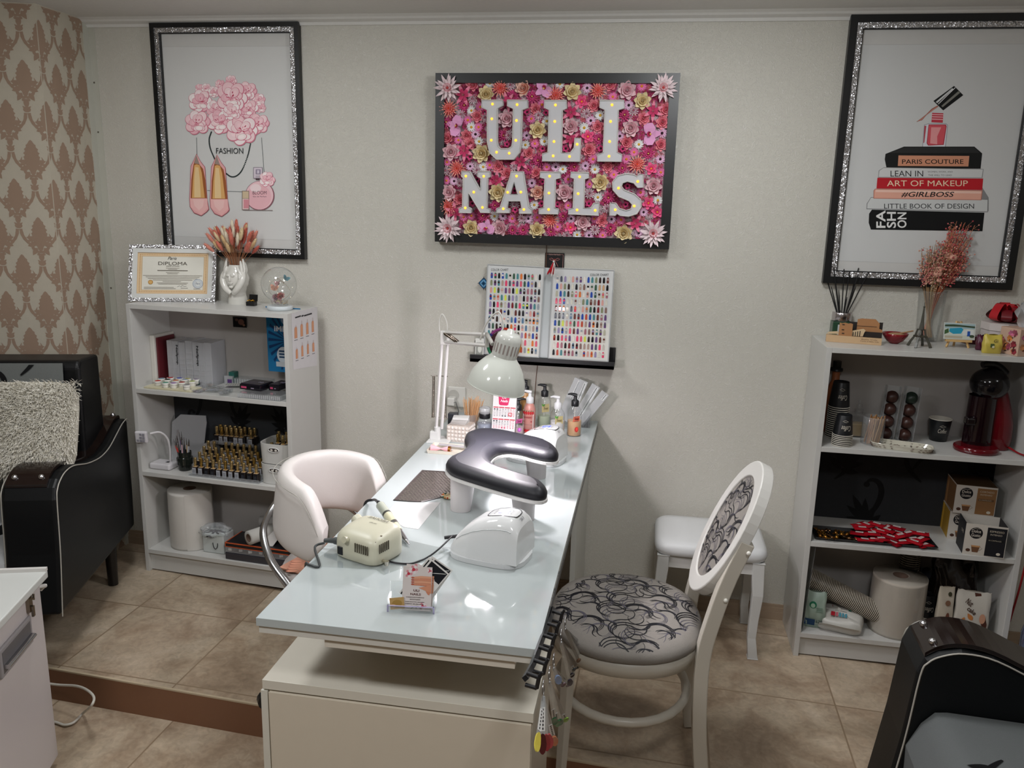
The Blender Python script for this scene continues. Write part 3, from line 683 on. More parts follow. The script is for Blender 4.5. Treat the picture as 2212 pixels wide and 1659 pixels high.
# armchair in the right foreground (same set)
ao = V((.628, -1.105, 0)); az = FZ(.8)-.115
t = thing('armchair', 'black leather armchair with grey floral seat in the right foreground', 'armchair', ao, rad(-3))
amp = lambda s, tt, z: V((s, -tt, z))
APR = [(s, z-.0-.16*max(0, s-.17)) for s, z in armprof(1.0, .12, -.080)]; APR = [(s, max(.12, z)) for s, z in APR]
sofa_arm(t, amp, APR, .17)
AW = .86
m = MB('leather', '08090b'); m.box((.06, -AW+.17, .02), (.72, -.17, .345)); m.build('seat_base', t, bev=.01)
m = MB('fabric', '5e6161')
def af(u, v): return V((.045+u*.6, -.172-v*(AW-.345), .462-.10*max(0, 1-u*9)**2+.018*sin(pi*u)*sin(pi*v)))
m.surf(af, 24, 10); m.add([af(0, v/9)-V((0, 0, .0)) for v in range(10)]+[af(0, v/9)-V((-.006, 0, .14)) for v in range(10)], [(i, i+1, i+11, i+10) for i in range(9)]); sc = m.build('seat_cushion', t)
B = MB('print', '0a0b0d').onto(clampmp(lambda u, v, h: af(u/.6, v/.5)+V((0, 0, h)), 0.004, .595, .003, .5), .0015, 1e-5); floral(B, .6, .5, '0a0b0d', 12, .22); B.build('floral_pattern', sc)
sofa_arm(t, lambda s, tt, z: V((s, -AW+.17-tt, z)), APR, .17)
m = MB('leather', '08090b'); m.box((.60, -AW, .05), (.80, 0, .86)); m.build('back', t, bev=.02, seg=3)
for s, tt in ((.06, .06), (.72, .06), (.06, AW-.06), (.72, AW-.06)):
    m = MB('satin', '120e0d'); m.tube([(s, -tt, az+.001), (s, -tt, .16)], [.019, .025], n=12); m.build('leg', t)
# ---------------------------------------------------------------- white equipment cabinet, left foreground
zt = .545; c0 = Zp(103, 1231, zt); d1 = (Zp(0, 1342, zt)-c0); d1.z = 0; d1 = d1.normalized(); d2 = V((-d1.y, d1.x, 0)); d2 = d2 if d2.x < 0 else -d2
CO = V((c0.x, c0.y, 0)); zb = FZ(CO.x)-.114
t = thing('equipment_cabinet', 'white cabinet with hinged lid and grey recessed handle, left foreground', 'cabinet', CO, atan2(d1.y, d1.x))
# local x runs toward the camera along the visible side, local y points away from the visible face
sg = 1 if V((-sin(atan2(d1.y, d1.x)), cos(atan2(d1.y, d1.x)), 0)).dot(d2) > 0 else -1
def cy(v): return sg*v
m = MB('satin', 'c2bcbb'); m.box((.012, min(cy(.02), cy(.52)), zb+.03), (.62, max(cy(.02), cy(.52)), zt-.03)); m.build('body', t, bev=.003)
m = MB('satin', 'c6c8c4'); m.box((0, min(0, cy(.54)), zt-.022), (.64, max(0, cy(.54)), zt)); m.build('lid', t, bev=.003)
m = MB('satin', 'cfccc8'); m.box((.0, min(cy(-.0), cy(.54)), zt), (.012, max(0, cy(.54)), zt+.010)); m.build('hinge_strip', t)
m = MB('satin', '8d8a8b'); hz = zt-.125
P = [(.105, -.038), (.10, .0), (.115, .036), (.22, .036), (.23, .0), (.225, -.038)]
ring = MB('satin', '8d8a8b'); ring.box((.10, min(cy(.02), cy(.012)), hz-.04), (.29, max(cy(.02), cy(.012)), hz+.04)); h = ring.build('recessed_handle', t, bev=.006)
m = MB('satin', '5b595b'); m.box((.112, min(cy(.013), cy(.0115)), hz-.030), (.278, max(cy(.013), cy(.0115)), hz+.028)); m.build('recess', h)
m = MB('metal', 'b9b9bb'); m.tube([(.115, cy(.006), hz-.012), (.275, cy(.006), hz-.012)], .010, n=10, flat=.6); m.build('grip', h)
m = MB('metal', '8a8072'); m.box((.088, min(cy(.02), cy(.010)), zt-.075), (.108, max(cy(.02), cy(.010)), zt-.03)); m.tube([(.088, cy(.006), zt-.03), (.098, cy(.002), zt-.04), (.108, cy(.006), zt-.03)], .003, n=6); m.box((.093, min(cy(.01), cy(.004)), zt-.09), (.103, max(cy(.01), cy(.004)), zt-.06)); m.build('latch', t)
m = MB('satin', 'c9c7c3'); m.tube([(.014, cy(.03), zt-.045), (.0, cy(.01), zt-.048), (-.012, cy(.02), zt-.055), (-.01, cy(.03), zt-.065)], .006, n=6); m.build('hook', t)
for x in (.06, .57):
    for y in (.07, .47): m = MB('satin', '2a2a2a'); m.tube([(x, cy(y)-.012, zb+.0235), (x, cy(y)+.012, zb+.0235)], .0225, n=14); m.build('castor', t)
# white cable behind the cabinet
cz = FZ(-1.7)-.112
P = [Yp(60, 1470, -1.02), Yp(122, 1479, -1.02), Yp(165, 1482, -1.04), Yp(190, 1492, -1.07), Yp(203, 1507, -1.1), Yp(197, 1525, -1.12), Zp(180, 1540, cz+.01), Zp(160, 1560, cz+.006), Zp(140, 1566, cz+.006), Zp(120, 1560, cz+.006), Zp(70, 1550, cz+.006)]
m = MB('satin', 'cbc7bd'); m.tube(bez(P, 6), .0042, n=8); tag(m.build('power_cable'), 'white cable looping out behind the white cabinet over the step', 'cable')
# ---------------------------------------------------------------- framed posters
def frame_box(t, x0, x1, z0, z1, yb, yf, bw, col='101112', mat='satin', name='frame', bev=.001):
    m = MB(mat, col)
    for a, b in (((x0, yf, z0), (x0+bw, yb, z1)), ((x1-bw, yf, z0), (x1, yb, z1)), ((x0+bw, yf, z1-bw), (x1-bw, yb, z1)), ((x0+bw, yf, z0), (x1-bw, yb, z0+bw))): m.box(a, b)
    return m.build(name, t)
def peony(B, x, y, r, sd, dark='b9405c'):
    q = seeded(sd); L = ('f4e2e3', 'f2d5d8', 'efc9ce', 'eab9c2', 'f6ebea')
    def pet(px, py, rx, ry, a, c): B.ell(px, py, rx*1.05, ry*1.05, 'd27c90', rot=a); B.ell(px-.04*rx, py-.05*ry, rx*.94, ry*.92, c, rot=a); B.ell(px-.15*rx*cos(a), py-.15*rx*sin(a)-.1*ry, rx*.55, ry*.5, shade(c, 1.03), rot=a)
    for k in range(7):
        a = k*2*pi/7+q.uniform(-.2, .2); pet(x+cos(a)*r*.56, y+sin(a)*r*.52, r*.44, r*.40, a, q.choice(L))
    for k in range(6):
        a = k*2*pi/6+q.uniform(-.3, .3); pet(x+cos(a)*r*.33, y+sin(a)*r*.3, r*.34, r*.27, a, q.choice(L[1:4]))
    for k in range(9):
        a = q.uniform(0, 2*pi); d = q.uniform(0, .26)*r; leaf(B, x+cos(a)*d, y+sin(a)*d, a, r*q.uniform(.15, .28), r*.07, q.choice((dark, 'cf6a80', 'e59aa8')))
    for k in range(3): a = q.uniform(2.4, 3.9)+pi; pet(x+cos(a)*r*.1+q.uniform(-.2, .2)*r, y+r*.42, r*.3, r*.2, q.uniform(-.4, .4), 'f5e6e5')
def poster(label, pts, bw, gw, art):
    (tl, tr, br) = pts; Y = -.028
    A = Yp(*tl, Y); C = Yp(*br, Y); x0, z1 = A.x, A.z; x1 = C.x if tr is None else (Yp(*tr, Y).x+C.x)/2; z0 = C.z
    t = thing('framed_poster', label, 'poster', (0, 0, 0))
    frame_box(t, x0, x1, z0, z1, -.0015, Y, bw)
    m = MB('glitter'); b0, b1 = bw, bw+gw
    for a, b in (((x0+b0, -.024, z0+b0), (x0+b1, -.006, z1-b0)), ((x1-b1, -.024, z0+b0), (x1-b0, -.006, z1-b0)), ((x0+b1, -.024, z1-b1), (x1-b1, -.006, z1-b0)), ((x0+b1, -.024, z0+b0), (x1-b1, -.006, z0+b1))): m.box(a, b)
    m.build('glitter_border', t)
    m = MB('satin', '17181a'); e = b1; f = .0035
    for a, b in (((x0+e, -.019, z0+e), (x0+e+f, -.006, z1-e)), ((x1-e-f, -.019, z0+e), (x1-e, -.006, z1-e)), ((x0+e, -.019, z1-e-f), (x1-e, -.006, z1-e)), ((x0+e, -.019, z0+e), (x1-e, -.006, z0+e+f))): m.box(a, b)
    m.build('inner_edge', t)
    m = MB('paper', 'c9c8c5'); m.box((x0+e, -.008, z0+e), (x1-e, -.004, z1-e)); p = m.build('sheet', t)
    B = MB('print'); art(B, x0+e+f, x1-e-f, z0+e+f, z1-e-f); B.build('print', p)
    return t
def art_fashion(B, x0, x1, z0, z1):
    B.onto(lambda u, v, h: V((u, -.008-h, v)), .0003, 3e-6); H = z1-z0
    B.rect(x0+.004, z0+.036, x1-.004, z1-.045, 'cfcfcd')
    B.rect(x0, z1-.046, x1, z1-.0452, 'a9a8a6'); B.rect(x0, z0+.0352, x1, z0+.036, 'a9a8a6')
    B.onto(pxmap(380, 150, 5.027, lambda a, b: Yp(a, b, -.0085)), .0002, 3e-6)
    K = '2c3534'
    for a in (((225, 740), (230, 940)), ((930, 740), (958, 1120)), ((340, 1315), (735, 1330))): B.ribbon(a, 6, '5d6462')
    for a in range(2):
        P = [(385, 680), (362, 760), (375, 860), (420, 970)] if a == 0 else [(545, 1130), (600, 1165), (660, 1155), (720, 1090), (780, 940), (810, 810)]
        pp = bez([(x, y, 0) for x, y in P], 9)
        for p in pp: B.ell(p.x, p.y, 8.5, 8.5, K, n=8)
    for i, (x, y, r) in enumerate(((255, 205, 42), (330, 205, 48), (480, 160, 46), (600, 125, 55), (415, 245, 55), (900, 330, 62), (920, 420, 50), (775, 235, 92), (265, 345, 110), (430, 430, 85), (690, 430, 80), (795, 430, 92), (610, 300, 150), (900, 590, 100), (480, 570, 118), (240, 580, 120), (720, 660, 150), (620, 460, 85))): peony(B, x, y, r*1.18, i+3)
    B.text('FASHION', 440, 915, 295, 62, '2b3033')
    for dx, dy in ((0, 0), (222, 8)):
        o = lambda P: [(x+dx, y+dy) for x, y in P]
        B.poly(o([(228, 915), (275, 1000), (322, 1060), (330, 1180), (345, 1400), (366, 1520), (340, 1550), (280, 1592), (200, 1560), (155, 1490), (150, 1400), (160, 1180), (165, 1050), (195, 990)]), 'a85a66')
        B.poly(o([(228, 922), (272, 1005), (316, 1062), (325, 1180), (340, 1400), (358, 1515), (335, 1545), (280, 1585), (204, 1553), (160, 1488), (156, 1400), (166, 1180), (170, 1055), (198, 995)]), 'e2a9a9')
        B.poly(o([(225, 925), (262, 1035), (300, 1080), (325, 1200), (340, 1400), (165, 1400), (172, 1200), (195, 1040)]), '9c5b34')
        B.poly(o([(230, 1030), (262, 1040), (285, 1120), (300, 1250), (318, 1395), (180, 1395), (190, 1200), (205, 1040)]), 'd9a869')
        B.poly(o([(215, 1060), (250, 1065), (265, 1200), (275, 1390), (205, 1390), (205, 1200)]), 'e6c795')
        B.poly(o([(225, 922), (205, 1020), (262, 1030)]), '9b8a80')
        B.poly(o([(160, 1400), (345, 1402), (352, 1500), (280, 1578), (170, 1500)]), 'e9b5b3'); B.poly(o([(190, 1410), (310, 1412), (300, 1490), (255, 1530), (205, 1480)]), 'eec4c0')
    B.ell(915, 1370, 158, 160, '8d5460', n=30); B.ell(912, 1368, 150, 153, 'e8c3c8', n=30); B.ell(905, 1385, 135, 130, 'e6b4bb', n=26); B.ell(870, 1290, 60, 45, 'efd8da')
    B.rect(845, 1062, 945, 1185, '8f8490'); B.rect(852, 1069, 938, 1178, 'd8cdd6'); B.rect(870, 1085, 925, 1140, '93889a'); B.rect(885, 1095, 910, 1130, 'cfc6d2'); B.rect(868, 1150, 918, 1180, 'b9aeb8'); B.rect(870, 1183, 912, 1200, '4c3840')
    B.rect(722, 1318, 800, 1525, '77665e'); B.rect(728, 1324, 794, 1400, 'cdb99a'); B.rect(728, 1404, 794, 1519, 'e3cbc9'); B.rect(740, 1412, 798, 1508, 'd48f98')
    peony(B, 995, 1195, 88, 77, '7c2f45')
    B.text('BLOOM', 838, 1358, 150, 38, '5e3b45'); B.text('Eau de Parfum', 843, 1388, 145, 16, '6e4b55'); B.ribbon([(735, 1526), (1055, 1530)], 6, '8a7d7c')
poster('black framed poster of peonies, pink court shoes and perfume reading FASHION', ((321.3, 49.6), (639.4, 43), (661.4, 560.8)), .017, .017, art_fashion)
def art_books(B, x0, x1, z0, z1):
    B.onto(lambda u, v, h: V((u, -.008-h, v)), .0003, 3e-6)
    B.rect(x0+.002, z0+.034, x1-.002, z1-.046, 'cbcccb'); B.rect(x0, z1-.047, x1, z1-.0462, 'a5a5a4'); B.rect(x0, z0+.0332, x1, z0+.034, 'a5a5a4')
    B.onto(pxmap(1840, 160, 4.609, lambda a, b: Yp(a, b, -.0085)), .0002, 3e-6)
    B.poly([(1018, 118), (1110, 210), (910, 362), (865, 320), (812, 268)], '141515'); B.poly([(1000, 140), (1012, 150), (850, 290), (835, 278)], 'c9cbca'); B.poly([(1060, 170), (1080, 185), (905, 330), (890, 318)], '7d7c74'); B.ribbon([(1030, 135), (860, 300)], 6, 'e8e8e8')
    B.ribbon([(858, 318), (800, 355), (742, 405), (695, 450), (645, 475)], [14, 20, 8, 20, 3], '8c4a3a'); B.ribbon([(855, 322), (800, 358), (744, 404), (697, 448), (655, 470)], [5, 10, 3, 10, 2], 'c98878')
    B.poly([(800, 385), (912, 390), (905, 485), (792, 480)], 'bf3c4b')
    for y in (402, 425, 448): B.ribbon([(796, y), (912, y+4)], 9, 'e7b4b5')
    B.poly([(720, 505), (760, 492), (940, 492), (957, 510), (930, 765), (698, 760)], '8c8f98'); B.poly([(726, 508), (764, 497), (936, 497), (951, 512), (925, 758), (704, 754)], 'd5d6dc')
    B.poly([(764, 502), (936, 502), (944, 520), (915, 705), (760, 712), (745, 690)], 'a52a38'); B.poly([(768, 508), (930, 508), (936, 524), (908, 698), (765, 704), (752, 688)], 'd25560'); B.poly([(790, 530), (890, 530), (850, 620), (850, 700), (780, 690)], 'e59a9b')
    B.poly([(724, 515), (742, 515), (722, 680), (712, 690)], 'b54450')
    B.poly([(520, 722), (1220, 722), (1298, 790), (1282, 942), (345, 935), (328, 850), (335, 795)], '191a1a'); B.poly([(525, 730), (1215, 730), (1275, 785), (370, 785)], '2b2c2c')
    B.poly([(465, 810), (1170, 815), (1160, 920), (458, 915)], 'cf9173'); B.text('PARIS COUTURE', 500, 895, 612, 46, '151313', bold=.008)
    B.poly([(320, 928), (1312, 945), (1300, 1035), (262, 1030), (268, 960)], '8b8b8a'); B.poly([(318, 934), (1305, 950), (1293, 1030), (268, 1024), (275, 963)], 'cfd0cf'); B.text('LEAN IN', 385, 1020, 325, 58, '242526'); B.text('WOMEN, WORK, AND', 755, 982, 250, 16, '333435'); B.text('THE WILL TO LEAD', 760, 1015, 235, 16, '333435')
    B.poly([(255, 1032), (1308, 1040), (1298, 1155), (245, 1140)], 'b91f2a'); B.text('ART OF MAKEUP', 350, 1117, 805, 58, 'ecd6b8')
    B.poly([(1300, 1130), (1362, 1230), (1362, 1370), (1290, 1255)], '888'*2); B.poly([(190, 1225), (1300, 1250), (1358, 1240), (1355, 1375), (145, 1345), (148, 1290)], '808181'); B.poly([(192, 1231), (1352, 1252), (1348, 1368), (152, 1338), (155, 1292)], 'ccceCD'.lower()); 
    B.poly([(230, 1142), (1302, 1158), (1290, 1256), (215, 1240), (217, 1160)], 'b5705f'); B.poly([(232, 1148), (1295, 1164), (1284, 1250), (222, 1234), (224, 1162)], 'e3a995'); B.poly([(240, 1152), (1290, 1168), (1290, 1190), (236, 1175)], 'efc6b6')
    B.text('#GIRLBOSS', 492, 1228, 528, 56, '18181a', shear=.25, bold=.01); B.text('LITTLE BOOK OF DESIGN', 322, 1340, 895, 50, '232628')
    B.poly([(200, 1350), (1320, 1380), (1300, 1565), (190, 1548), (168, 1480), (172, 1390)], '101112')
    B.mp2 = B.mp
    for i, wv in enumerate(('FA', 'SH', 'ON')):
        B.text(wv, 335+105*i, 1532, [175, 160, 155][i], 92, 'e4e4e2', rot=-pi/2, bold=.02)
poster('large black framed poster of stacked fashion books and an open nail polish', ((1839.5, 31.3), None, (2186.3, 627)), .024, .018, art_books)
# ---------------------------------------------------------------- flower wall sign with lit letters
SY = -.05
smap = lambda u, v: Yp(920+u/3.881, 140+v/3.881, SY)
SX0, SX1 = smap(80, 65).x, (smap(2145, 65).x+smap(2028, 1550).x)/2
SZ0, SZ1 = (smap(80, 1480).z+smap(2028, 1550).z)/2, smap(1000, 68).z
sign = thing('flower_sign', 'black framed panel of pink flowers with lit white letters reading ULI NAILS', 'sign', (0, 0, 0))
frame_box(sign, SX0, SX1, SZ0, SZ1, -.0015, SY, .034)
m = MB('matte', 'a98f93'); m.box((SX0+.034, -.03, SZ0+.034), (SX1-.034, -.0015, SZ1-.034)); m.build('backing', sign)
def petal(m, r0, L, W, a, tilt, cl, col, col2=None, cup=.0, z0=0, nt=4, pt=.75, tip=.12):
    vs = []; r, z = r0, z0; ca, sn = cos(a), sin(a)
    for i in range(nt+1):
        t = i/nt; w = W*(sin(pi*(.12+.80*t**pt)) if t < .999 else tip)
        for s_ in (-1, 0, 1):
            y = s_*w/2; zz = z+cup*abs(s_)*W; vs.append((r*ca-y*sn, r*sn+y*ca, zz))
        g = tilt+cl*t; r += cos(g)*L/nt; z += sin(g)*L/nt
    c2 = col2 or col
    for i in range(nt):
        m.add([vs[i*3+j] for j in range(6)], [(0, 1, 4, 3), (1, 2, 5, 4)], col=(c2 if i < nt*.45 else col), sm=True)
def mk_flower(kind, pal, sd):
    q = seeded(sd); m = MB('petal'); P = lambda i=0: pal[min(i, len(pal)-1)]
    if kind == 'rose':
        for ring, (n, r0, L, tl, cl, z) in enumerate(((7, .25, .78, .25, .6, .0), (7, .18, .62, .6, .6, .10), (6, .12, .50, .9, .7, .18), (5, .06, .40, 1.15, .8, .25), (4, .02, .32, 1.3, .9, .32))):
            for k in range(n): petal(m, r0, L, .62-.09*ring, 2*pi*k/n+ring*.45+q.uniform(-.12, .12), tl, cl, shade(P(0), q.uniform(.93, 1.05)), P(1), cup=.16, z0=z)
        m.ball((0, 0, .42), (.12, .12, .16), nu=6, nv=4, col=P(1))
    elif kind == 'spiky':
        for ring, (n, L, tl, z) in enumerate(((11, .98, .10, .0), (10, .86, .35, .06), (9, .66, .7, .12), (7, .45, 1.05, .16))):
            for k in range(n): petal(m, .06, L, .27-.03*ring, 2*pi*k/n+ring*.3+q.uniform(-.1, .1), tl+q.uniform(-.08, .08), .25, shade(P(0), q.uniform(.95, 1.04)), P(1) if ring > 1 else shade(P(0), .92), cup=.1, z0=z, pt=.6, tip=.03)
        m.ball((0, 0, .2), (.1, .1, .12), nu=7, nv=4, col=P(2))
    elif kind == 'dahlia':
        for ring, (n, L, tl, z) in enumerate(((16, .95, .15, .0), (15, .8, .45, .04), (13, .6, .75, .08), (9, .42, 1.1, .10))):
            for k in range(n): petal(m, .05, L, .15, 2*pi*k/n+ring*.2+q.uniform(-.08, .08), tl, .3, shade(P(0), q.uniform(.9, 1.08)), P(1), cup=.1, z0=z, nt=3, tip=.1)
        m.ball((0, 0, .16), (.1, .1, .12), nu=7, nv=4, col=P(2))
    elif kind == 'daisy':
        for ring in range(2):
            for k in range(11): petal(m, .12, .8-.1*ring, .26, 2*pi*(k+.5*ring)/11+q.uniform(-.06, .06), .12+.2*ring, .1, shade(P(0), q.uniform(.95, 1.04)), P(0), cup=.06, z0=.02*ring, nt=3, tip=.25)
        m.ball((0, 0, .09), (.24, .24, .15), nu=9, nv=5, col=P(1))
    elif kind == 'mum':
        for ring, (n, L, tl, z) in enumerate(((12, .85, .1, 0), (12, .75, .5, .08), (10, .6, .9, .14), (8, .45, 1.3, .18))):
            for k in range(n): petal(m, .1, L, .26, 2*pi*k/n+ring*.27+q.uniform(-.1, .1), tl, .4, shade(P(ring % 2), q.uniform(.9, 1.08)), P(1), cup=.15, z0=z, nt=3, tip=.5)
        m.ball((0, 0, .42), (.13, .13, .1), nu=7, nv=4, col=P(2))
    elif kind == 'lily':
        for k in range(6): petal(m, .06, 1.0, .36, 2*pi*k/6+q.uniform(-.1, .1), .55 if k % 2 else .3, -.5, P(0), P(1), cup=.12, pt=.7, tip=.02)
        for k in range(5): a = 2*pi*k/5; m.tube([(0, 0, .1), (.14*cos(a), .14*sin(a), .45)], .015, n=4, col=P(2)); m.ball((.15*cos(a), .15*sin(a), .46), .035, nu=5, nv=3, col='8a4a2c')
    elif kind == 'orchid':
        for k in range(3): petal(m, .05, .85, .62, 2*pi*k/3+pi/2, .12, .1, P(0), shade(P(0), .95), cup=.03, tip=.3)
        for k in (0, 1): petal(m, .02, .9, .95, pi*k, .2, .1, shade(P(0), 1.03), P(0), cup=.02, z0=.04, pt=.9, tip=.5)
        for k in range(3): petal(m, .0, .42, .3, -pi/2+(k-1)*.9, .8, .5, P(1), P(2), cup=.2, z0=.08)
        m.ball((0, .04, .14), (.1, .08, .1), nu=7, nv=4, col='e8c25a')
    elif kind == 'open':
        for ring in range(2):
            for k in range(5): petal(m, .06, .9-.25*ring, .75-.15*ring, 2*pi*(k+.5*ring)/5+q.uniform(-.1, .1), .3+.35*ring, .2, shade(P(0), q.uniform(.95, 1.05)), P(1), cup=.1, z0=.05*ring, tip=.4)
        m.ball((0, 0, .2), (.14, .14, .1), nu=7, nv=4, col=P(2))
    elif kind == 'bud':
        for ring in range(2):
            for k in range(5): petal(m, .1, .75-.1*ring, .7, 2*pi*(k+.5*ring)/5, .75+.2*ring, -.3, P(0), P(1), cup=.15, z0=.02, tip=.6)
        m.ball((0, 0, .14), (.3, .3, .1), nu=8, nv=4, col='2c1016')
    return m
FL = dict(
 corner=('spiky', ('ecd9dc', 'dba6ad', 'b0413f'), 110, [(185, 200), (1990, 195), (190, 1370), (1905, 1415)]),
 cream=('rose', ('ecdcb0', 'd4b880'), 74, [(500, 245), (1225, 225), (1815, 300), (935, 545), (465, 740), (600, 1070), (1465, 985), (375, 1370), (930, 1385), (1660, 1415)]),
 pale=('rose', ('ecc8ce', 'd89ca8'), 74, [(1685, 210), (675, 450), (1215, 515), (1720, 530), (205, 730), (190, 1070), (1165, 1070), (1910, 1015), (620, 1370), (1315, 1320)]),
 peach=('rose', ('f0c8b8', 'd88a74'), 68, [(815, 195), (935, 1070)]),
 orchid=('orchid', ('dc9cc6', 'c2285e', '8f1440'), 82, [(990, 195), (250, 510), (1880, 580), (505, 1370)]),
 coral=('rose', ('f0929e', 'd85c72'), 55, [(385, 165), (1545, 165), (1405, 340), (915, 370), (860, 740), (425, 425), (335, 590), (170, 610), (2010, 370), (1985, 480), (1970, 670), (1825, 445), (1440, 515), (1365, 710), (1680, 650), (600, 850), (675, 910), (920, 905), (1525, 855), (1475, 1310), (280, 1130), (365, 660)]),
 dahlia=('dahlia', ('f0a89a', 'e0605c', 'c94a2c'), 72, [(620, 195), (1085, 255), (1440, 215), (185, 365), (255, 870), (1770, 835), (1040, 1300), (180, 1190)]),
 lily=('lily', ('e587a0', 'c23a66', 'd9a0a0'), 80, [(310, 250), (680, 310), (1215, 395), (1215, 620), (320, 720), (1905, 385), (590, 970), (790, 810), (235, 1235), (1760, 1330)]),
 magenta=('mum', ('e4689c', 'd04480', 'e8c070'), 52, [(720, 260), (885, 265), (315, 335), (165, 480), (650, 590), (1665, 420), (1450, 620), (940, 800), (1240, 855), (860, 880), (1865, 745), (1645, 865), (1530, 1110), (580, 1180), (475, 1265), (725, 1385), (815, 1385), (1050, 1400), (1150, 1270), (1545, 1370)]),
 openp=('open', ('ec5f8e', 'd83468', 'e8a02c'), 52, [(1305, 305), (1355, 600), (1890, 870), (1865, 1160), (1940, 1235), (1210, 1365), (560, 975)]),
 pinkd=('daisy', ('e478ac', 'd98a2c'), 41, [(345, 460), (265, 630), (435, 520), (450, 350), (910, 660), (970, 330), (1565, 265), (1810, 175), (1745, 730), (1400, 790), (1010, 855), (530, 840), (1575, 920), (1190, 960), (165, 970), (1970, 900), (1190, 1180), (1370, 1000), (930, 1280), (720, 1290), (1480, 1430), (1635, 1300), (310, 1275), (375, 1265), (1800, 1070), (1410, 1290), (170, 815), (1680, 790), (1100, 1360), (880, 450)]),
 whited=('daisy', ('e6e6e6', 'd0a030'), 43, [(530, 150), (1120, 155), (375, 380), (375, 520), (440, 640), (1325, 525), (1460, 420), (1785, 665), (1415, 875), (1145, 875), (905, 1175), (570, 1270), (1265, 1425), (1440, 1110), (1945, 1135), (990, 640), (475, 855), (830, 670), (1010, 470)]),
 darkd=('daisy', ('e3b6d4', '2a1018'), 42, [(1350, 190), (1700, 335), (410, 580), (840, 590), (1380, 465), (1625, 595), (1980, 570), (1085, 855), (1335, 845), (1965, 790), (365, 850), (885, 990), (230, 975), (855, 1290), (1365, 1430), (1215, 1290), (1825, 1235), (640, 1270), (1555, 1295), (1785, 1410)]),
 whitem=('mum', ('e9e2e4', 'd9b4c0', 'c8607c'), 40, [(705, 165), (385, 285), (290, 415), (1345, 405), (735, 855), (425, 885), (160, 885), (1370, 1080), (1515, 1205), (740, 1170), (800, 1290), (1415, 1385), (690, 590), (940, 420), (280, 990), (495, 440), (1740, 380), (1180, 1430)]),
 bud=('bud', ('dc4a84', 'b8306a'), 35, [(490, 395), (845, 395), (1005, 400), (675, 665), (1170, 700), (975, 700), (365, 770), (425, 960), (975, 980), (1110, 980), (740, 1055), (745, 1215), (385, 1160), (968, 1165), (1100, 1170), (1365, 1165), (1690, 1015), (1675, 1170), (1650, 705), (1465, 700)]))
PXM = 3.881*1770/3.12                        # crop pixels per metre on the sign
FLN = dict(corner='large white spiky flower in the corner', cream='cream peony', pale='pale pink peony', peach='peach peony', orchid='lilac orchid', coral='coral rose', dahlia='coral dahlia', lily='pink lily', magenta='magenta chrysanthemum', openp='bright pink blossom')
rest = MB('petal'); q2 = random.Random(8); cnt = 0; pts_all = []
for key, (kind, pal, rad_, pts) in FL.items():
    tm = mk_flower(kind, pal, len(pal)+rad_); first = None
    for (u, v) in pts:
        P = smap(u, v); P.x = min(max(P.x, SX0+.02), SX1-.02); k = rad_/PXM*1.06*q2.uniform(.94, 1.08); sp_ = q2.uniform(0, 6.28); y = -.034-(.006 if rad_ > 60 else 0)-(.014 if key == 'corner' else 0); pts_all.append((u, v, rad_))
        if key in FLN:
            if first is None: first = tm.build('flower', sign, label=FLN[key]); o = first
            else: o = first.copy(); COL.objects.link(o)
            o.location = (P.x, y, P.z); o.rotation_euler = (pi/2+q2.uniform(-.15, .15), -sp_, q2.uniform(-.15, .15)); o.scale = (k, k, k*.85); cnt += 1
        else:
            M = Matrix.Translation((P.x, y-.002, P.z)) @ Matrix.Rotation(pi/2+q2.uniform(-.2, .2), 4, 'X') @ Matrix.Rotation(sp_, 4, 'Z') @ Matrix.Diagonal((k, k, k, 1)); rest.T = M
            for f, c, s_ in zip(tm.f, tm.c, tm.sm): pass
            n = len(rest.v); rest.v += [tuple(M @ V(a)) for a in tm.v]; rest.f += [tuple(i+n for i in f) for f in tm.f]; rest.c += tm.c; rest.m += [0]*len(tm.f); rest.sm += tm.sm
            if 'petal' not in rest.mats: rest.mats.append('petal')
# small blossoms filling every gap
small = [mk_flower('mum', p, 5+i) for i, p in enumerate((('e06a9c', 'cc4a80', 'e0b060'), ('ece4e6', 'e0c4cc', 'd08090'), ('f0a0ae', 'dc7088', 'e8c080'), ('d85a8c', 'bc3c70', 'd09050')))]
for j in range(44):
    for i in range(62):
        u = 135+i*31+q2.uniform(-8, 8); v = 150+j*30+q2.uniform(-8, 8)
        if u > 2030 or v > 1455 or any((u-a)**2+(v-b)**2 < (r*.80)**2 for a, b, r in pts_all): continue
        pts_all.append((u, v, 36)); tm = q2.choice(small); P = smap(u, v); P.x = min(P.x, SX1-.05); k = 30/PXM
        M = Matrix.Translation((P.x, -.031, P.z)) @ Matrix.Rotation(pi/2, 4, 'X') @ Matrix.Rotation(q2.uniform(0, 6), 4, 'Z') @ Matrix.Diagonal((k, k, k, 1))
        n = len(rest.v); rest.v += [tuple(M @ V(a)) for a in tm.v]; rest.f += [tuple(i_+n for i_ in f) for f in tm.f]; rest.c += tm.c; rest.m += [0]*len(tm.f); rest.sm += tm.sm
rest.T = None; o = rest.build('small_blossoms', sign); o['kind'] = 'stuff'
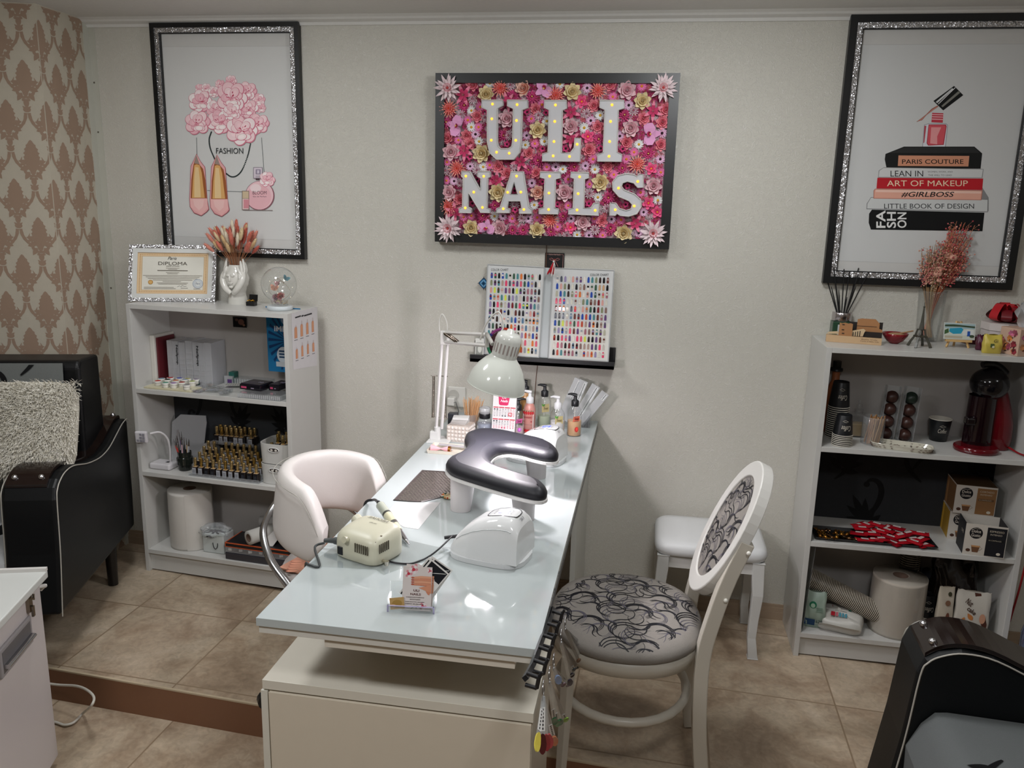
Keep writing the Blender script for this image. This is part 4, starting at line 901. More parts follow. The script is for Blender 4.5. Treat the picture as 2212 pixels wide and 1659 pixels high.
# letters
LT = [
 ('U', [[(478,303),(655,303),(655,345),(610,372),(607,640),(615,685),(640,708),(700,708),(728,690),(736,640),(742,375),(692,350),(690,303),(862,303),(862,365),(815,385),(808,650),(795,735),(745,795),(600,795),(545,740),(525,650),(525,385),(478,362)]], [(568,335),(773,340),(562,458),(768,472),(558,636),(762,637),(602,736),(707,744)]),
 ('L', [[(1000,305),(1185,305),(1185,370),(1150,388),(1143,740),(1215,742),(1248,700),(1255,617),(1303,617),(1298,812),(980,808),(985,750),(1030,735),(1040,385),(1000,365)]], [(1092,343),(1086,480),(1080,647),(1273,670),(1073,767),(1209,772)]),
 ('I', [[(1460,305),(1665,305),(1665,370),(1615,385),(1605,735),(1645,755),(1642,812),(1440,810),(1442,760),(1490,738),(1505,385),(1462,365)]], [(1563,342),(1551,480),(1543,647),(1538,770)]),
 ('N', [[(312,895),(380,895),(468,1050),(472,955),(445,938),(445,895),(548,895),(548,940),(528,952),(520,1200),(548,1208),(546,1240),(470,1238),(370,1075),(362,1190),(392,1205),(390,1240),(290,1238),(290,1205),(318,1190),(325,950),(312,940)]], [(346,935),(495,936),(412,1068),(341,1200),(484,1196)]),
 ('A', [[(722,897),(825,897),(872,1195),(895,1210),(895,1245),(790,1245),(790,1210),(812,1200),(800,1142),(702,1142),(688,1200),(712,1208),(710,1240),(600,1238),(603,1205),(632,1195),(715,940)],[(748,985),(778,1085),(714,1085)]], [(768,935),(694,1070),(804,1068),(658,1207),(829,1213)]),
 ('I', [[(965,900),(1135,903),(1133,950),(1093,962),(1085,1198),(1118,1210),(1115,1250),(953,1247),(955,1208),(995,1196),(1005,958),(965,945)]], [(1043,936),(1038,1076),(1035,1213)]),
 ('L', [[(1220,903),(1370,905),(1370,950),(1335,962),(1328,1200),(1385,1200),(1413,1160),(1455,1160),(1452,1262),(1198,1250),(1200,1212),(1240,1200),(1250,958),(1220,945)]], [(1293,941),(1281,1081),(1272,1217),(1423,1220)]),
 ('S', [[(1822,920),(1822,1030),(1778,1030),(1745,992),(1690,978),(1652,992),(1642,1020),(1662,1050),(1750,1085),(1800,1130),(1806,1190),(1770,1248),(1700,1270),(1630,1262),(1605,1245),(1590,1262),(1545,1262),(1548,1155),(1595,1160),(1625,1205),(1680,1222),(1722,1208),(1732,1172),(1705,1140),(1620,1105),(1572,1050),(1568,985),(1610,932),(1680,915),(1745,922),(1772,938),(1785,918)]], [(1777,980),(1617,1035),(1748,1184),(1590,1215)])]
lmp = lambda u, v, h: smap(u, v)+V((0, -h, 0))
for ch, loops, bulbs in LT:
    m = MB('satin', 'bfbfc2'); m.prism(loops, lmp, -.004, .022)
    for l in loops: m.tube([lmp(u, v, .024) for u, v in l], .0022, n=4, closed=True, col='cbc9c6', sm=False)
    lo = m.build('letter', sign, label='white lit letter '+ch)
    if ch == 'U': b0 = None
    for (u, v) in bulbs:
        P = lmp(u, v, .0225); m = MB('glow', 'ffb938'); m.ball((0, 0, 0), (.0048, .005, .0048), nu=10, nv=6)
        if b0 is None: b0 = m.build('bulb', lo); o = b0
        else: o = b0.copy(); COL.objects.link(o); o.parent = lo
        o.location = P
# thin cable down from the sign
m = MB('satin', '6b4a38'); m.tube([(smap(1000, 1500).x, -.006, SZ0+.01), (smap(1000, 1500).x, -.004, 1.36), (-.405, -.004, 1.1), (-.42, -.004, .93), (-.425, -.005, .80)], .0016, n=5); tag(m.build('sign_cable'), 'thin brown cable hanging down the wall below the flower sign', 'cable')
# ---------------------------------------------------------------- picture ledge, colour chart, card, ornament
t = thing('picture_ledge', 'narrow black picture ledge on the wall under the flower sign', 'ledge', (0, 0, 0))
lx0, lx1 = Yp(1014.8, 776, -.10).x, Yp(1326, 797, -.10).x; lz = Yp(1014.8, 768, -.10).z
m = MB('satin', '141416'); m.box((lx0, -.10, lz-.024), (lx1, -.001, lz-.010)); m.box((lx0, -.10, lz-.024), (lx1, -.089, lz+.004)); m.build('tray', t, bev=.001)
m = MB('satin', '141416'); m.box((lx0, -.012, lz-.010), (lx1, -.001, lz+.045)); m.build('back_lip', t, bev=.001)
bk = thing('color_chart', 'open folding nail color chart with rows of painted tips, standing on the ledge', 'color chart', (0, 0, 0))
# two leaves standing in the tray and leaning on the wall
def leafmap(px, py, a0, a1):
    """surface of a leaf: y runs from a0 at the bottom to a1 at the top"""
    P = Yp(px, py, (a0+a1)/2)
    for _ in range(4): tt = (P.z-1.0)/.35; P = Yp(px, py, a0+(a1-a0)*min(1, max(0, tt)))
    return P
cm = lambda u, v: leafmap(930+u/3.857, 530+v/3.857, -.055, -.016)
NL = V((0, -1, .11)).normalized()
def cpt(u, v, h): return cm(u, v)+NL*h
cov = []
for i, q in enumerate((((478, 160), (950, 185), (905, 935), (445, 905)), ((1022, 190), (1530, 210), (1480, 972), (980, 940)))):
    m = MB('satin', 'c9cac9'); m.prism([list(q)], cpt, -.006, .002); o = m.build('leaf', bk)
    (ax, ay), (bx, by), (cx_, cy_), (dx, dy) = q; k = .022
    ins = lambda p, o_: (p[0]+o_[0], p[1]+o_[1])
    B = MB('print').onto(cpt, .0022, 1e-5); B.poly([(ax+14, ay+18), (bx-10, by+18), (cx_-8, cy_-12), (dx+16, dy-12)], 'd8d6cf'); B.build('sheet', o)
    m = MB('satin', 'b9bbbb')
    for a, b in zip(q, q[1:]+q[:1]): m.tube([cpt(*a, .003), cpt(*b, .003)], .0022, n=4, sm=False)
    m.build('edging', o)
    B = MB('print').onto(cpt, .003, 1e-5)
    if i == 0: B.text('COLOR CHART', 505, 214, 145, 20, '2c2c2c', bold=.01)
    else: B.text('COLOR CHART', 1330, 256, 155, 20, '2c2c2c', bold=.01)
    B.build('lettering', o)
m = MB('satin', 'b4b9ba'); m.prism([[(950, 185), (1022, 190), (980, 940), (905, 935)]], cpt, -.008, -.003); m.build('spine', bk)
q3 = random.Random(12); NC = ['17171b', '1c1c22', '2a2a30', '8a6d66', 'b39a90', '5a5f6c', '9aa0a8', 'c8bfb6', '6b3a34', 'c4553f', 'e07a3c', 'd9a39a', 'e2607a', '3a2a28', '4f8a90', '2f4fa8', '6a4a7c', '9c8fb4', 'b8b4a0', 'd8d4c8', '7f2a30', '3f5f4c', '5f7f9c', 'c9a27c', 'a86f7c', 'e8e0d8', '8a8f70', 'd8e05c', 'e84a70']
tips = []; stuff = MB('gloss'); base = None
def tipgeo(m, c, c2, o=V((0, 0, 0)), k=1.0):
    w, h = .0043*k, .0112*k; P = [(-w, -h*.8), (-w*.8, -h), (w*.8, -h), (w, -h*.8), (w*.92, h*.4), (w*.6, h*.85), (0, h), (-w*.6, h*.85), (-w*.92, h*.4)]
    m.prism([P], lambda u, v, hh: V((o.x+u, o.y-hh-.0012*(1-(u/w)**2)*(1 if hh > 0 else 0), o.z+v)), 0, .0014*k, col=c, mat='gloss')
    if c2: m.box((o.x-w*.8, o.y-.0030*k, o.z-h*.1), (o.x+w*.8, o.y-.0026*k, o.z+h*.5), col=c2, mat='gloss')
n = 0
for i, (r0, r1, l0, l1, nr) in enumerate((((512, 250), (912, 265), (1, 0), (1, 0), 12), ((1060, 278), (1478, 292), (1, 0), (1, 0), 11))):
    bl = ((482, 845), (878, 880)) if i == 0 else ((1026, 888), (1437, 912))
    nr = 11
    for r_ in range(nr):
        for c_ in range(14):
            fu, fv = c_/13, r_/(nr-1)
            top = (r0[0]+(r1[0]-r0[0])*fu, r0[1]+(r1[1]-r0[1])*fu); bot = (bl[0][0]+(bl[1][0]-bl[0][0])*fu, bl[0][1]+(bl[1][1]-bl[0][1])*fu)
            P = cpt(top[0]+(bot[0]-top[0])*fv, top[1]+(bot[1]-top[1])*fv, .003); c = q3.choice(NC); c2 = q3.choice(NC) if q3.random() < .35 else None
            if n < 100:
                m = MB('gloss'); tipgeo(m, c, c2); m.build('nail_tip', bk, loc=P)
            else: tipgeo(stuff, c, c2, P)
            n += 1
o = stuff.build('nail_tips', bk); o['kind'] = 'stuff'
# black gift card with bow, red and white tassel
c = Yp(1198, 562, -.004); t = tag(MB('satin', '161315').box((c.x-.037, -.004, c.z-.03), (c.x+.037, -.001, c.z+.027)).build('gift_card'), 'small black card with a printed bow between sign and color chart', 'card')
B = MB('print').onto(lambda u, v, h: V((c.x+u, -.004-h, c.z+v))); 
for a in (((-.032, .022), (.032, .022)), ((-.032, .022), (-.032, -.028)), ((.032, .022), (.032, -.028))): B.ribbon(a, .0012, 'b98a84')
B.text('Fashion Nail Studio', -.022, .0185, .044, .006, 'c9a49c', up=1)
for sg in (-1, 1): B.ribbon([(0, 0), (sg*.012, .008), (sg*.02, .004), (sg*.012, -.001), (0, 0)], .0012, 'c47a74'); B.ribbon([(0, 0), (sg*.008, -.012), (sg*.014, -.024)], .0012, 'c47a74')
B.build('print', t)
T = Yp(1196, 566, -.045); tt = thing('tassel', 'red and white yarn tassel hanging at the top of the color chart', 'tassel', T)
m = MB('fabric', 'b5202c'); q = random.Random(3)
for k in range(34): a = q.uniform(0, 6.28); m.tube([(0, 0, 0), (cos(a)*.004-.002, sin(a)*.003, -.012), (cos(a)*.012-.011+q.uniform(-.003, .003), sin(a)*.006, -.043+q.uniform(-.004, .004))], .0011, n=4)
m.build('red_yarn', tt)
m = MB('fabric', 'dcd8d4'); 
for k in range(16): a = q.uniform(0, 6.28); m.tube([(.002, 0, 0), (cos(a)*.003+.003, sin(a)*.003-.004, -.012), (cos(a)*.006-.001+q.uniform(-.002, .002), sin(a)*.004-.006, -.050+q.uniform(-.004, .004))], .001, n=4)
m.ball((0, 0, .002), .004, nu=8, nv=5); m.build('white_yarn', tt)
m = MB('satin', 'b02a30'); m.tube([(0, 0, .003), (.002, .02, .012), (.001, .038, .006)], .0008, n=4); m.build('loop', tt)
c = Yp(1045, 612, -.02); t = thing('woven_ornament', 'small blue woven diamond ornament hanging left of the color chart', 'ornament', c)
m = MB('fabric', '2c5f84')
for i, cc_ in enumerate(('1c3f60', '2f6f9c', '7fa8c4', '2c5f84', '16324c')):
    k = .022*(1-i*.18); m.prism([[(k, 0), (0, k*1.05), (-k, 0), (0, -k*1.05)]], lambda u, v, h: V((u, -h, v)), i*.001, i*.001+.0015, col=cc_)
m.build('weave', t); m = MB('satin', '3b3f44'); m.tube([(.012, .0, .012), (.03, .004, .04), (.038, .006, .07)], .0006, n=4); m.tube([(-.024, -.003, 0), (.024, -.003, 0)], .001, n=4); m.tube([(0, -.003, -.026), (0, -.003, .026)], .001, n=4); m.build('hanger', t)
# rainbow ring and small photo leaning on the ledge
c = Yp(1088, 745, -.07); t = thing('yarn_ring', 'round ornament wound with rainbow yarn behind the desk lamp head', 'ornament', c)
R_ = .062; m = MB('fabric')
for k in range(60):
    a0, a1 = 2*pi*k/60, 2*pi*(k+1.2)/60; m.tube([(R_*cos(a0), 0, R_*sin(a0)), (R_*cos(a1), 0, R_*sin(a1))], .006, n=6, col=('c4642c', 'a8321f', '7c3a6a', '31306c', '2f6f4f', '2f6f4f', 'c9c23f', 'd79a2c')[int(k/60*8) % 8] if True else None)
m.build('ring', t); m = MB('fabric', '3a2326'); m.lathe([(.0, 0), (.056, 0), (.056, .003), (0, .003)], n=24); o = m.build('disc', t); o.rotation_euler.x = pi/2
c = Yp(1036, 748, -.06); t = tag(MB('paper', 'cfcfc9').cbox((c.x, -.062, lz+.026), (.034, .002, .072), rx=rad(-7)).build('small_photo'), 'small grey photo card standing at the left end of the ledge', 'photo')
B = MB('print').onto(lambda u, v, h: V((c.x+u, -.0645-h+v*.12, lz+.026+v))); B.rect(-.013, -.03, .013, .02, '8d8f88'); B.ell(.002, -.005, .008, .014, 'c9cac2'); B.ell(-.004, .01, .006, .006, '4a4c48'); B.build('print', t)
# wall socket with plug
c = Yp(985, 857, -.004); t = thing('wall_socket', 'white double wall socket with a plug behind the desk lamp', 'socket', (c.x, 0, c.z))
m = MB('satin', 'c4c3bc'); m.box((-.033, -.010, -.042), (.04, -.001, .042)); m.build('plate', t, bev=.004)
m = MB('satin', 'a8a7a0'); m.tube([(-.008, -.0095, .008), (-.008, -.0125, .008)], .022, n=20); m.build('outlet', t)
m = MB('satin', 'cccbc5'); m.box((-.026, -.05, -.028), (.004, -.012, .004)); p = m.build('plug', t, bev=.004)
m = MB('satin', '5a5a58'); m.tube([(-.01, -.045, -.02), (.01, -.05, -.01), (.02, -.04, -.05), (.01, -.03, -.08)], .002, n=6); m.build('cord', p)
# ---------------------------------------------------------------- things on the desk
DT = DZ+.0004
# desk lamp
LB0 = Zp(948, 952, DZ); HD = V((-.414, -.902, 1.086))
t = thing('desk_lamp', 'white spring-arm desk lamp with a domed shade, switched on', 'lamp', (LB0.x, LB0.y, DZ))
L_ = lambda p: V(p)-V((LB0.x, LB0.y, DZ))
m = MB('satin', 'cfcfcd'); m.box((-.035, -.04, .0004), (.045, .045, .006)); m.box((-.03, -.012, .006), (.0, .012, .035)); m.tube([(-.005, 0, .006), (-.005, 0, .05)], .012, n=12); m.build('clamp_base', t, bev=.001)
el = L_(Yp(962, 722, LB0.y-.03)); b0_ = V((0, 0, .045))
for i, dx in enumerate((-.010, .010)):
    m = MB('satin', 'd6d3d2'); m.tube([b0_+V((dx, 0, 0)), el+V((dx, 0, 0))], .0055, n=4, sm=False); m.build('lower_arm', t)
def spring(a, b, r=.0042, n=44):
    a, b = V(a), V(b); t_ = (b-a); u = t_.cross(V((0, 1, .2))).normalized(); w = t_.cross(u).normalized(); P = []
    for i in range(n*6): k = i/(n*6-1); g = 2*pi*n*k; P.append(a+t_*k+u*r*cos(g)+w*r*sin(g))
    return P
for dx in (-.022, .022):
    m = MB('metal', 'a39a90'); m.tube(spring(b0_+V((dx, 0, .04)), b0_+V((dx*.9, 0, .19))), .0015, n=4); m.build('spring', t)
m = MB('metal', 'b0aaa4'); m.tube([b0_+V((-.03, 0, .19)), b0_+V((.03, 0, .19))], .002, n=5); m.tube([b0_+V((-.03, 0, .04)), b0_+V((.03, 0, .04))], .002, n=5); m.build('pin', t)
hj = L_(HD)+V((-.035, .035, .125))
m = MB('satin', 'd0cecb'); m.box(el+V((-.016, -.008, -.035)), el+V((.016, .008, .012))); m.build('elbow', t, bev=.002)
for dz in (.006, -.026):
    m = MB('satin', 'd6d3d0'); m.tube([el+V((0, -.004, dz)), hj+V((0, .0, dz+.01))], .0055, n=4, sm=False); m.build('upper_arm', t)
for k in (0, 1):
    a = el+V((.0, -.01, .004)); b = el+(hj-el)*(.30+.05*k)+V((0, -.004, -.018)); m = MB('metal', 'a09488'); m.tube(spring(a+V((.012*k, 0, 0)), b, .0038), .0014, n=4); m.build('spring', t)
m = MB('satin', 'd2d0ca'); m.tube(bez([el+V((-.012, 0, -.03)), el+V((-.022, 0, .03)), el+V((-.012, 0, .068)), el+V((.006, -.004, .04)), el+V((.01, -.01, .0))], 6), .0026, n=6); m.tube(bez([hj+V((-.02, 0, 0)), hj+V((.0, -.01, .05)), hj+V((.035, -.02, .085)), hj+V((.05, -.02, .05)), hj+V((.045, -.02, .03))], 6), .0026, n=6); m.build('cord', t)
# head: the shade opens downward, axis slightly tilted
ax = (V((.028, -.004, .112))).normalized(); hu = ax.cross(V((0, 1, 0))).normalized(); hv = ax.cross(hu).normalized()
hmat = Matrix((hu, hv, ax)).transposed().to_4x4(); hmat.translation = L_(HD)
m = MB('gloss', 'cdd0c8'); m.T = hmat
outer = [(.083, 0), (.082, .012), (.077, .032), (.066, .055), (.051, .075), (.040, .086), (.036, .092)]
m.lathe(outer, n=40, cap=False); m.lathe([(r-.0018, z) for r, z in outer[::-1]], n=40, cap=False, col='e8e8e4', mat='satin'); m.lathe([(.083, 0), (.0845, .001), (.0845, -.001), (.0812, -.001), (.0812, 0)], n=40, cap=False); sh = m.build('lamp_shade', t)
m = MB('gloss', 'c9cac4'); m.T = hmat; m.lathe([(.0362, .088), (.0365, .140), (.034, .152), (.026, .160), (.012, .163), (.010, .170), (.003, .172)], n=32); so = m.build('socket_housing', t)
m = MB('satin', '9b8f8a'); m.T = hmat
for k in range(20):
    a = 2*pi*k/20; p = V((cos(a)*.0366, sin(a)*.0366, 0)); s_ = V((-sin(a), cos(a), 0))*.0022; o_ = V((cos(a), sin(a), 0))*.0004
    m.add([p-s_+o_+V((0, 0, .104)), p+s_+o_+V((0, 0, .104)), p+s_+o_+V((0, 0, .132)), p-s_+o_+V((0, 0, .132))], [(0, 1, 2, 3)])
m.build('vent_slots', so)
m = MB('satin', 'b5b3ad'); m.tube([hj+V((0, 0, -.02)), hj+V((0, 0, .018)), L_(HD)+V((-.012, .0, .12))], .006, n=8); m.build('joint', t)
m = MB('lit_bulb', 'f2eeff'); m.T = hmat; m.ball((0, 0, .046), (.027, .027, .032), nu=18, nv=10); m.lathe([(.012, .07), (.012, .09)], n=12, mat='satin', col='dddddd'); bl = m.build('bulb', t)
ld = bpy.data.lights.new('lamp_bulb_light', 'POINT'); ld.energy = 14; ld.color = (1, .93, .98); ld.shadow_soft_size = .028
lo = bpy.data.objects.new('lamp_bulb_light', ld); COL.objects.link(lo); lo.location = V(HD)+ax*.008
# armrest cushion
def Q(pts, ox, oy, s, z): return [Zp(ox+x/s, oy+y/s, z) for x, y in pts]
ol = [(590,235),(700,198),(850,190),(1050,210),(1300,265),(1500,310),(1630,370),(1688,440),(1665,485),(1550,490),(1400,460),(1250,418),(1100,400),(980,415),(905,460),(872,520),(905,590),(1000,650),(1150,700),(1350,760),(1480,810),(1550,880),(1540,932),(1450,950),(1300,925),(1000,845),(700,755),(450,672),(375,620),(355,570),(400,520),(510,470),(585,405),(603,350),(577,290)]
P = Q(ol, 900, 900, 5.53, .885); ac = V((-.40, -.92, 0)); P = [V((p.x, p.y, 0)) for p in P]
P2 = bez(P+[P[0]], 3)[:-1]; NP = len(P2)
def inset(PP, d):
    out = []; n = len(PP)
    for i in range(n):
        a = PP[i-2]; b = PP[(i+2) % n]; t_ = (b-a).normalized(); out.append(PP[i]+V((-t_.y, t_.x, 0))*d)
    return out
area2 = sum(P2[i].x*P2[(i+1) % NP].y-P2[(i+1) % NP].x*P2[i].y for i in range(NP)); sgn = 1 if area2 > 0 else -1
t = thing('armrest', 'horseshoe black leather manicure armrest on white feet under the lamp', 'armrest', (ac.x, ac.y, DZ))
def loft(m, rings, **k):
    vs = []
    for d, z in rings: vs += [V((p.x-ac.x, p.y-ac.y, z)) for p in inset(P2, d*sgn)]
    R = len(rings); k.setdefault('sm', True); m.add(vs, [(j*NP+i, j*NP+(i+1) % NP, (j+1)*NP+(i+1) % NP, (j+1)*NP+i) for j in range(R-1) for i in range(NP)], **k)
    for e in (0, R-1):
        tri = tessellate_polygon([[V((v.x, v.y, 0)) for v in vs[e*NP:(e+1)*NP]]]); k2 = dict(k); m.add([vs[e*NP+i] for i in range(NP)], [tuple(q) for q in tri], **k2)
m = MB('softleather', '1b1b21'); loft(m, [(.002, .109), (-.001, .112), (-.0015, .122), (.002, .130), (.008, .1365), (.016, .141), (.026, .144)]); m.build('cushion', t)
m = MB('satin', 'd8d6d4'); loft(m, [(.0, .099), (-.003, .101), (-.003, .108), (.002, .109)], sm=False); m.build('base_plate', t)
for px, py in ((994, 1108), (1132, 1128), (1160, 1036), (1045, 1030)):
    b_ = Zp(px, py, DZ)-V((ac.x, ac.y, DZ)); b_ += V((-.004, .022, 0)); tp = b_*.94
    m = MB('satin', 'd4cfd0'); vs = []
    for k, z in ((.78, .0004), (.8, .003), (1.0, .10)):
        c = b_*(1-z*4*.06/.4) if z < .05 else tp
        for i in range(20): a = 2*pi*i/20; vs.append((c.x+.036*k*cos(a), c.y+.030*k*sin(a), z))
    m.add(vs, [(j*20+i, j*20+(i+1) % 20, (j+1)*20+(i+1) % 20, (j+1)*20+i) for j in range(2) for i in range(20)], sm=True); m.add(vs[:20][::-1], [tuple(range(20))]); m.build('foot', t)
# nail curing lamps
def uv_lamp(label, loc, rz, screen=True):
    t = thing('curing_lamp', label, 'nail lamp', loc, rz, None); Lx, Wy = .180, .130
    prof = [(0, .026), (.012, .048), (.035, .074), (.065, .097), (.10, .112), (.130, .119), (.155, .118), (.172, .108), (.182, .090)]
    def zt(u):
        x = u*Lx; 
        for (a, za), (b, zb_) in zip(prof, prof[1:]):
            if x <= b: return za+(zb_-za)*(x-a)/(b-a)
        return prof[-1][1]
    def hw(u): return Wy/2*(.55+.45*min(1, u*3.2)**.6)*(1-.06*max(0, u-.7)/.3)
    def f(u, v):
        g = pi*v; e = .55; x = u*Lx-.003*sin(g)*(u > .9); return ((x if u < .999 else x), hw(u)*sp(cos(g), e), .012+(zt(u)-.012)*sp(sin(g), e))
    m = MB('gloss', 'd8d9d9'); m.surf(f, 26, 26)
    for u in (0, 1):
        c = [f(u, j/25) for j in range(26)]; m.add(c if u else c[::-1], [tuple(range(26))])
    body = m.build('body', t)
    m = MB('gloss', 'c3c6c6'); m.tube([V(f(u, .80))+V((0, 0, .001)) for u in [i/20 for i in range(2, 19)]], .0013, n=4); m.tube([V(f(u, .20))+V((0, 0, .001)) for u in [i/20 for i in range(2, 19)]], .0013, n=4); m.build('seam', body)
    m = MB('gloss', 'd0d2d3'); n = 28; loop = []
    for i in range(n): a = 2*pi*i/n; loop.append((Lx/2+.002+sp(cos(a), .6)*(Lx/2+.006), sp(sin(a), .6)*(Wy/2+.004)))
    m.prism([loop], lambda u, v, h: V((u, v, h)), .0004, .012); m.build('base_plate', t, bev=.002)
    # control panel and display on the top
    def tp(x, y, h): u = min(.97, max(.03, x/Lx)); g = y/hw(u); g = max(-.9, min(.9, g)); k = (1-abs(g)**(1/.275*.5*1.0))**.275 if False else (1-abs(g)**3.6)**.28; return V((x, y, .012+(zt(u)-.012)*k+h))
    B = MB('gloss').onto(tp, .0006, 3e-5)
    rr = [( .125+sp(cos(2*pi*i/24), .5)*.038, sp(sin(2*pi*i/24), .5)*.028) for i in range(24)]
    B.poly(rr, 'd2d3d6'); B.ribbon(rr+[rr[0]], .0022, '6a6a70', 'metal')
    pn = B.build('control_panel', body)
    if screen:
        B = MB('screen').onto(tp, .0012, 3e-5); B.rect(.112, -.012, .138, .010, '4a58c8'); B.poly([(.116, -.008), (.134, -.008), (.134, .006), (.116, .006)], '8f9be8'); B.text('30s', .118, .004, .014, .009, '2a34a8', rot=0, up=-1); B.build('display', pn)
    B = MB('print').onto(tp, .0014, 3e-5)
    for i in range(4): B.ell(.104, -.015+i*.008, .0018, .0018, '3a3a44', n=8)
    for i in range(3): B.ell(.145, -.012+i*.008, .0016, .0016, '55555f', n=8)
    B.text('SUNUV', .168, -.016, .020, .006, '5a5a60', rot=pi/2, up=-1); B.build('print', body)
    return t
p1 = Zp(984, 1196, DZ); UV1 = uv_lamp('glossy white nail curing lamp in front of the armrest, on the desk', (p1.x-.004, p1.y+.032, DT), rad(-12))
p2 = Zp(1118, 1000, DZ); uv_lamp('white nail curing lamp half hidden behind the armrest', (p2.x-.035, p2.y+.075, DT), rad(-14))
a = UV1.location+V((cos(rad(-12))*-.012-sin(rad(12))*.0, .004, .030)); m = MB('satin', '17161a'); pts = [a+V((.012, 0, 0)), a, Zp(948, 1186, DZ+.02), Zp(925, 1203, DZ+.006), Zp(905, 1212, DZ+.003), Zp(880, 1218, DZ+.003), Zp(840, 1212, DZ+.003), Zp(828, 1196, DZ+.003)]
m.tube(bez(pts[1:], 6), .0022, n=6); cbl = m.build('power_cord')
m = MB('satin', '17161a'); m.tube([pts[0], a-V((.02, .004, .006))], .0045, n=8); pl_ = m.build('plug', cbl); L1 = UV1; cbl.parent = L1; cbl.matrix_parent_inverse = (Matrix.Translation(L1.location) @ Matrix.Rotation(rad(-12), 4, 'Z')).inverted()
# nail drill machine
c = Zp(803, 1196, DZ); t = thing('nail_drill', 'cream coloured nail drill control box with speed dial and vents', 'nail drill', (c.x-.004, c.y-.004, DT), rad(-22))
def nd(u, v):
    th = 2*pi*u; e = .45; k = [(.90, .0), (1.0, .006), (1.0, .040), (.97, .055), (.88, .066), (.70, .073), (.4, .077), (.0, .078)]; f_ = v*7; i = min(6, int(f_)); q = f_-i
    s_ = k[i][0]+(k[i+1][0]-k[i][0])*q; z = k[i][1]+(k[i+1][1]-k[i][1])*q; x = .068*s_*sp(cos(th), e); y = .058*s_*sp(sin(th), e)
    return (x, y, z*(1+.10*(y/.058)))
m = MB('satin', 'c6c3ae'); m.surf(nd, 44, 15, cu=True); m.add([nd(i/44, 0) for i in range(44)][::-1], [tuple(range(44))]); bd = m.build('housing', t)
B = MB('print').onto(lambda u, v, h: V((u, v, .0775*(1+.10*v/.058)-.010*max(0, abs(u)/.06-.45)**1.4-.006*max(0, abs(v)/.05-.4)+h)), .0012, 2e-5)
B.text('NEONAIL', .034, .022, .060, .011, '3c3a34', up=-1, rot=pi*1.0); B.text('NAIL DRILL', .018, .004, .022, .004, '55524a', up=-1, rot=pi)
B.build('lettering', bd)
m = MB('satin', '5c4a34')
for i in range(5): m.cbox((.054, -.040+i*.010, .066-.004*abs(i-2)), (.004, .004, .003))
m.build('indicator', bd)
m = MB('satin', '4a4334')
for i in range(7): m.cbox((.008+i*.0062, -.0585, .040), (.0026, .002, .022))
for i in range(6): m.cbox((.0685, -.042+i*.0062, .045), (.002, .0026, .022))
m.build('vent', bd)
m = MB('satin', '16171b'); m.cbox((-.040, -.0575, .020), (.016, .004, .020)); m.build('switch', bd, bev=.001)
m = MB('satin', 'bdb9a2'); m.tube([(-.02, -.056, .052), (-.02, -.066, .055)], .008, n=14); m.build('socket', bd)
m = MB('satin', 'c3c0ac'); m.tube([(-.055, .03, .055), (-.075, .038, .06)], .014, n=16); m.build('speed_dial', bd)
m = MB('metal', 'cfc9bd'); m.tube([(.066, -.03, .012), (.082, -.034, .012)], .004, n=8); m.tube([(.082, -.034, .016), (.082, -.034, .006)], .006, n=8); m.build('bit_holder', t)
m = MB('satin', '141519'); m.tube([(-.069, -.02, .022), (-.064, -.018, .022)], .0125, n=16); m.tube([(-.064, -.018, .022), (-.088, -.026, .022), (-.090, -.027, .022), (-.112, -.036, .020)], [.010, .0088, .0072, .0052], n=12, col='4a4e4e'); pg = m.build('din_plug', t)
w = bpy.data.objects['nail_drill']; MW = Matrix.Translation(t.location) @ Matrix.Rotation(rad(-22), 4, 'Z')
P0 = MW @ V((-.112, -.036, .014)); m = MB('satin', '3b3f40'); m.tube(bez([P0, P0+V((-.02, -.012, -.009)), Zp(690, 1222, DZ+.0035), Zp(668, 1220, DZ+.004), V((DX0-.008, Zp(668, 1220, DZ).y+.01, DZ-.006)), V((DX0-.012, Zp(668, 1220, DZ).y+.02, DZ-.08)), V((DX0-.006, Zp(668, 1220, DZ).y+.06, DZ-.2))], 6), .0030, n=6); co_ = m.build('power_cord'); co_.parent = pg; bpy.context.view_layer.update(); co_.matrix_parent_inverse = MW.inverted()
# drill handpiece
a = Zp(822, 1092, DZ+.030); b = Zp(884, 1176, DZ+.0055); d = (b-a)
t = thing('drill_handpiece', 'cream and chrome drill handpiece lying beside the drill box', 'handpiece', a)
def seg(name, k0, k1, r0, r1, col, mat='gloss', n=16):
    m = MB(mat, col); m.tube([d*k0, d*k1], [r0, r1], n=n); return m.build(name, t)
seg('grip', 0, .24, .0125, .0125, 'a9ada0'); seg('collar', .24, .28, .0128, .0128, '4a4a46'); seg('grip', .28, .48, .0125, .0115, 'cfcbae'); seg('ring', .48, .54, .0122, .0115, 'c9c9c9', 'metal'); seg('grip', .54, .68, .0105, .0085, 'd3cfb4'); seg('chuck', .68, .90, .0078, .0055, 'c9c9cb', 'metal'); seg('tip', .90, 1.0, .0042, .001, 'bdbdbd', 'metal')
e = Zp(806, 1080, DZ+.016); m = MB('satin', '222226'); m.tube(bez([V((0, 0, 0)), -d*.10, e-a, V((DX0-.006, e.y+.01, DZ-.012))-a, V((DX0-.006, e.y+.03, DZ-.16))-a], 6), [.0062]*6+[.004]*19, n=7); m.build('cord', t)
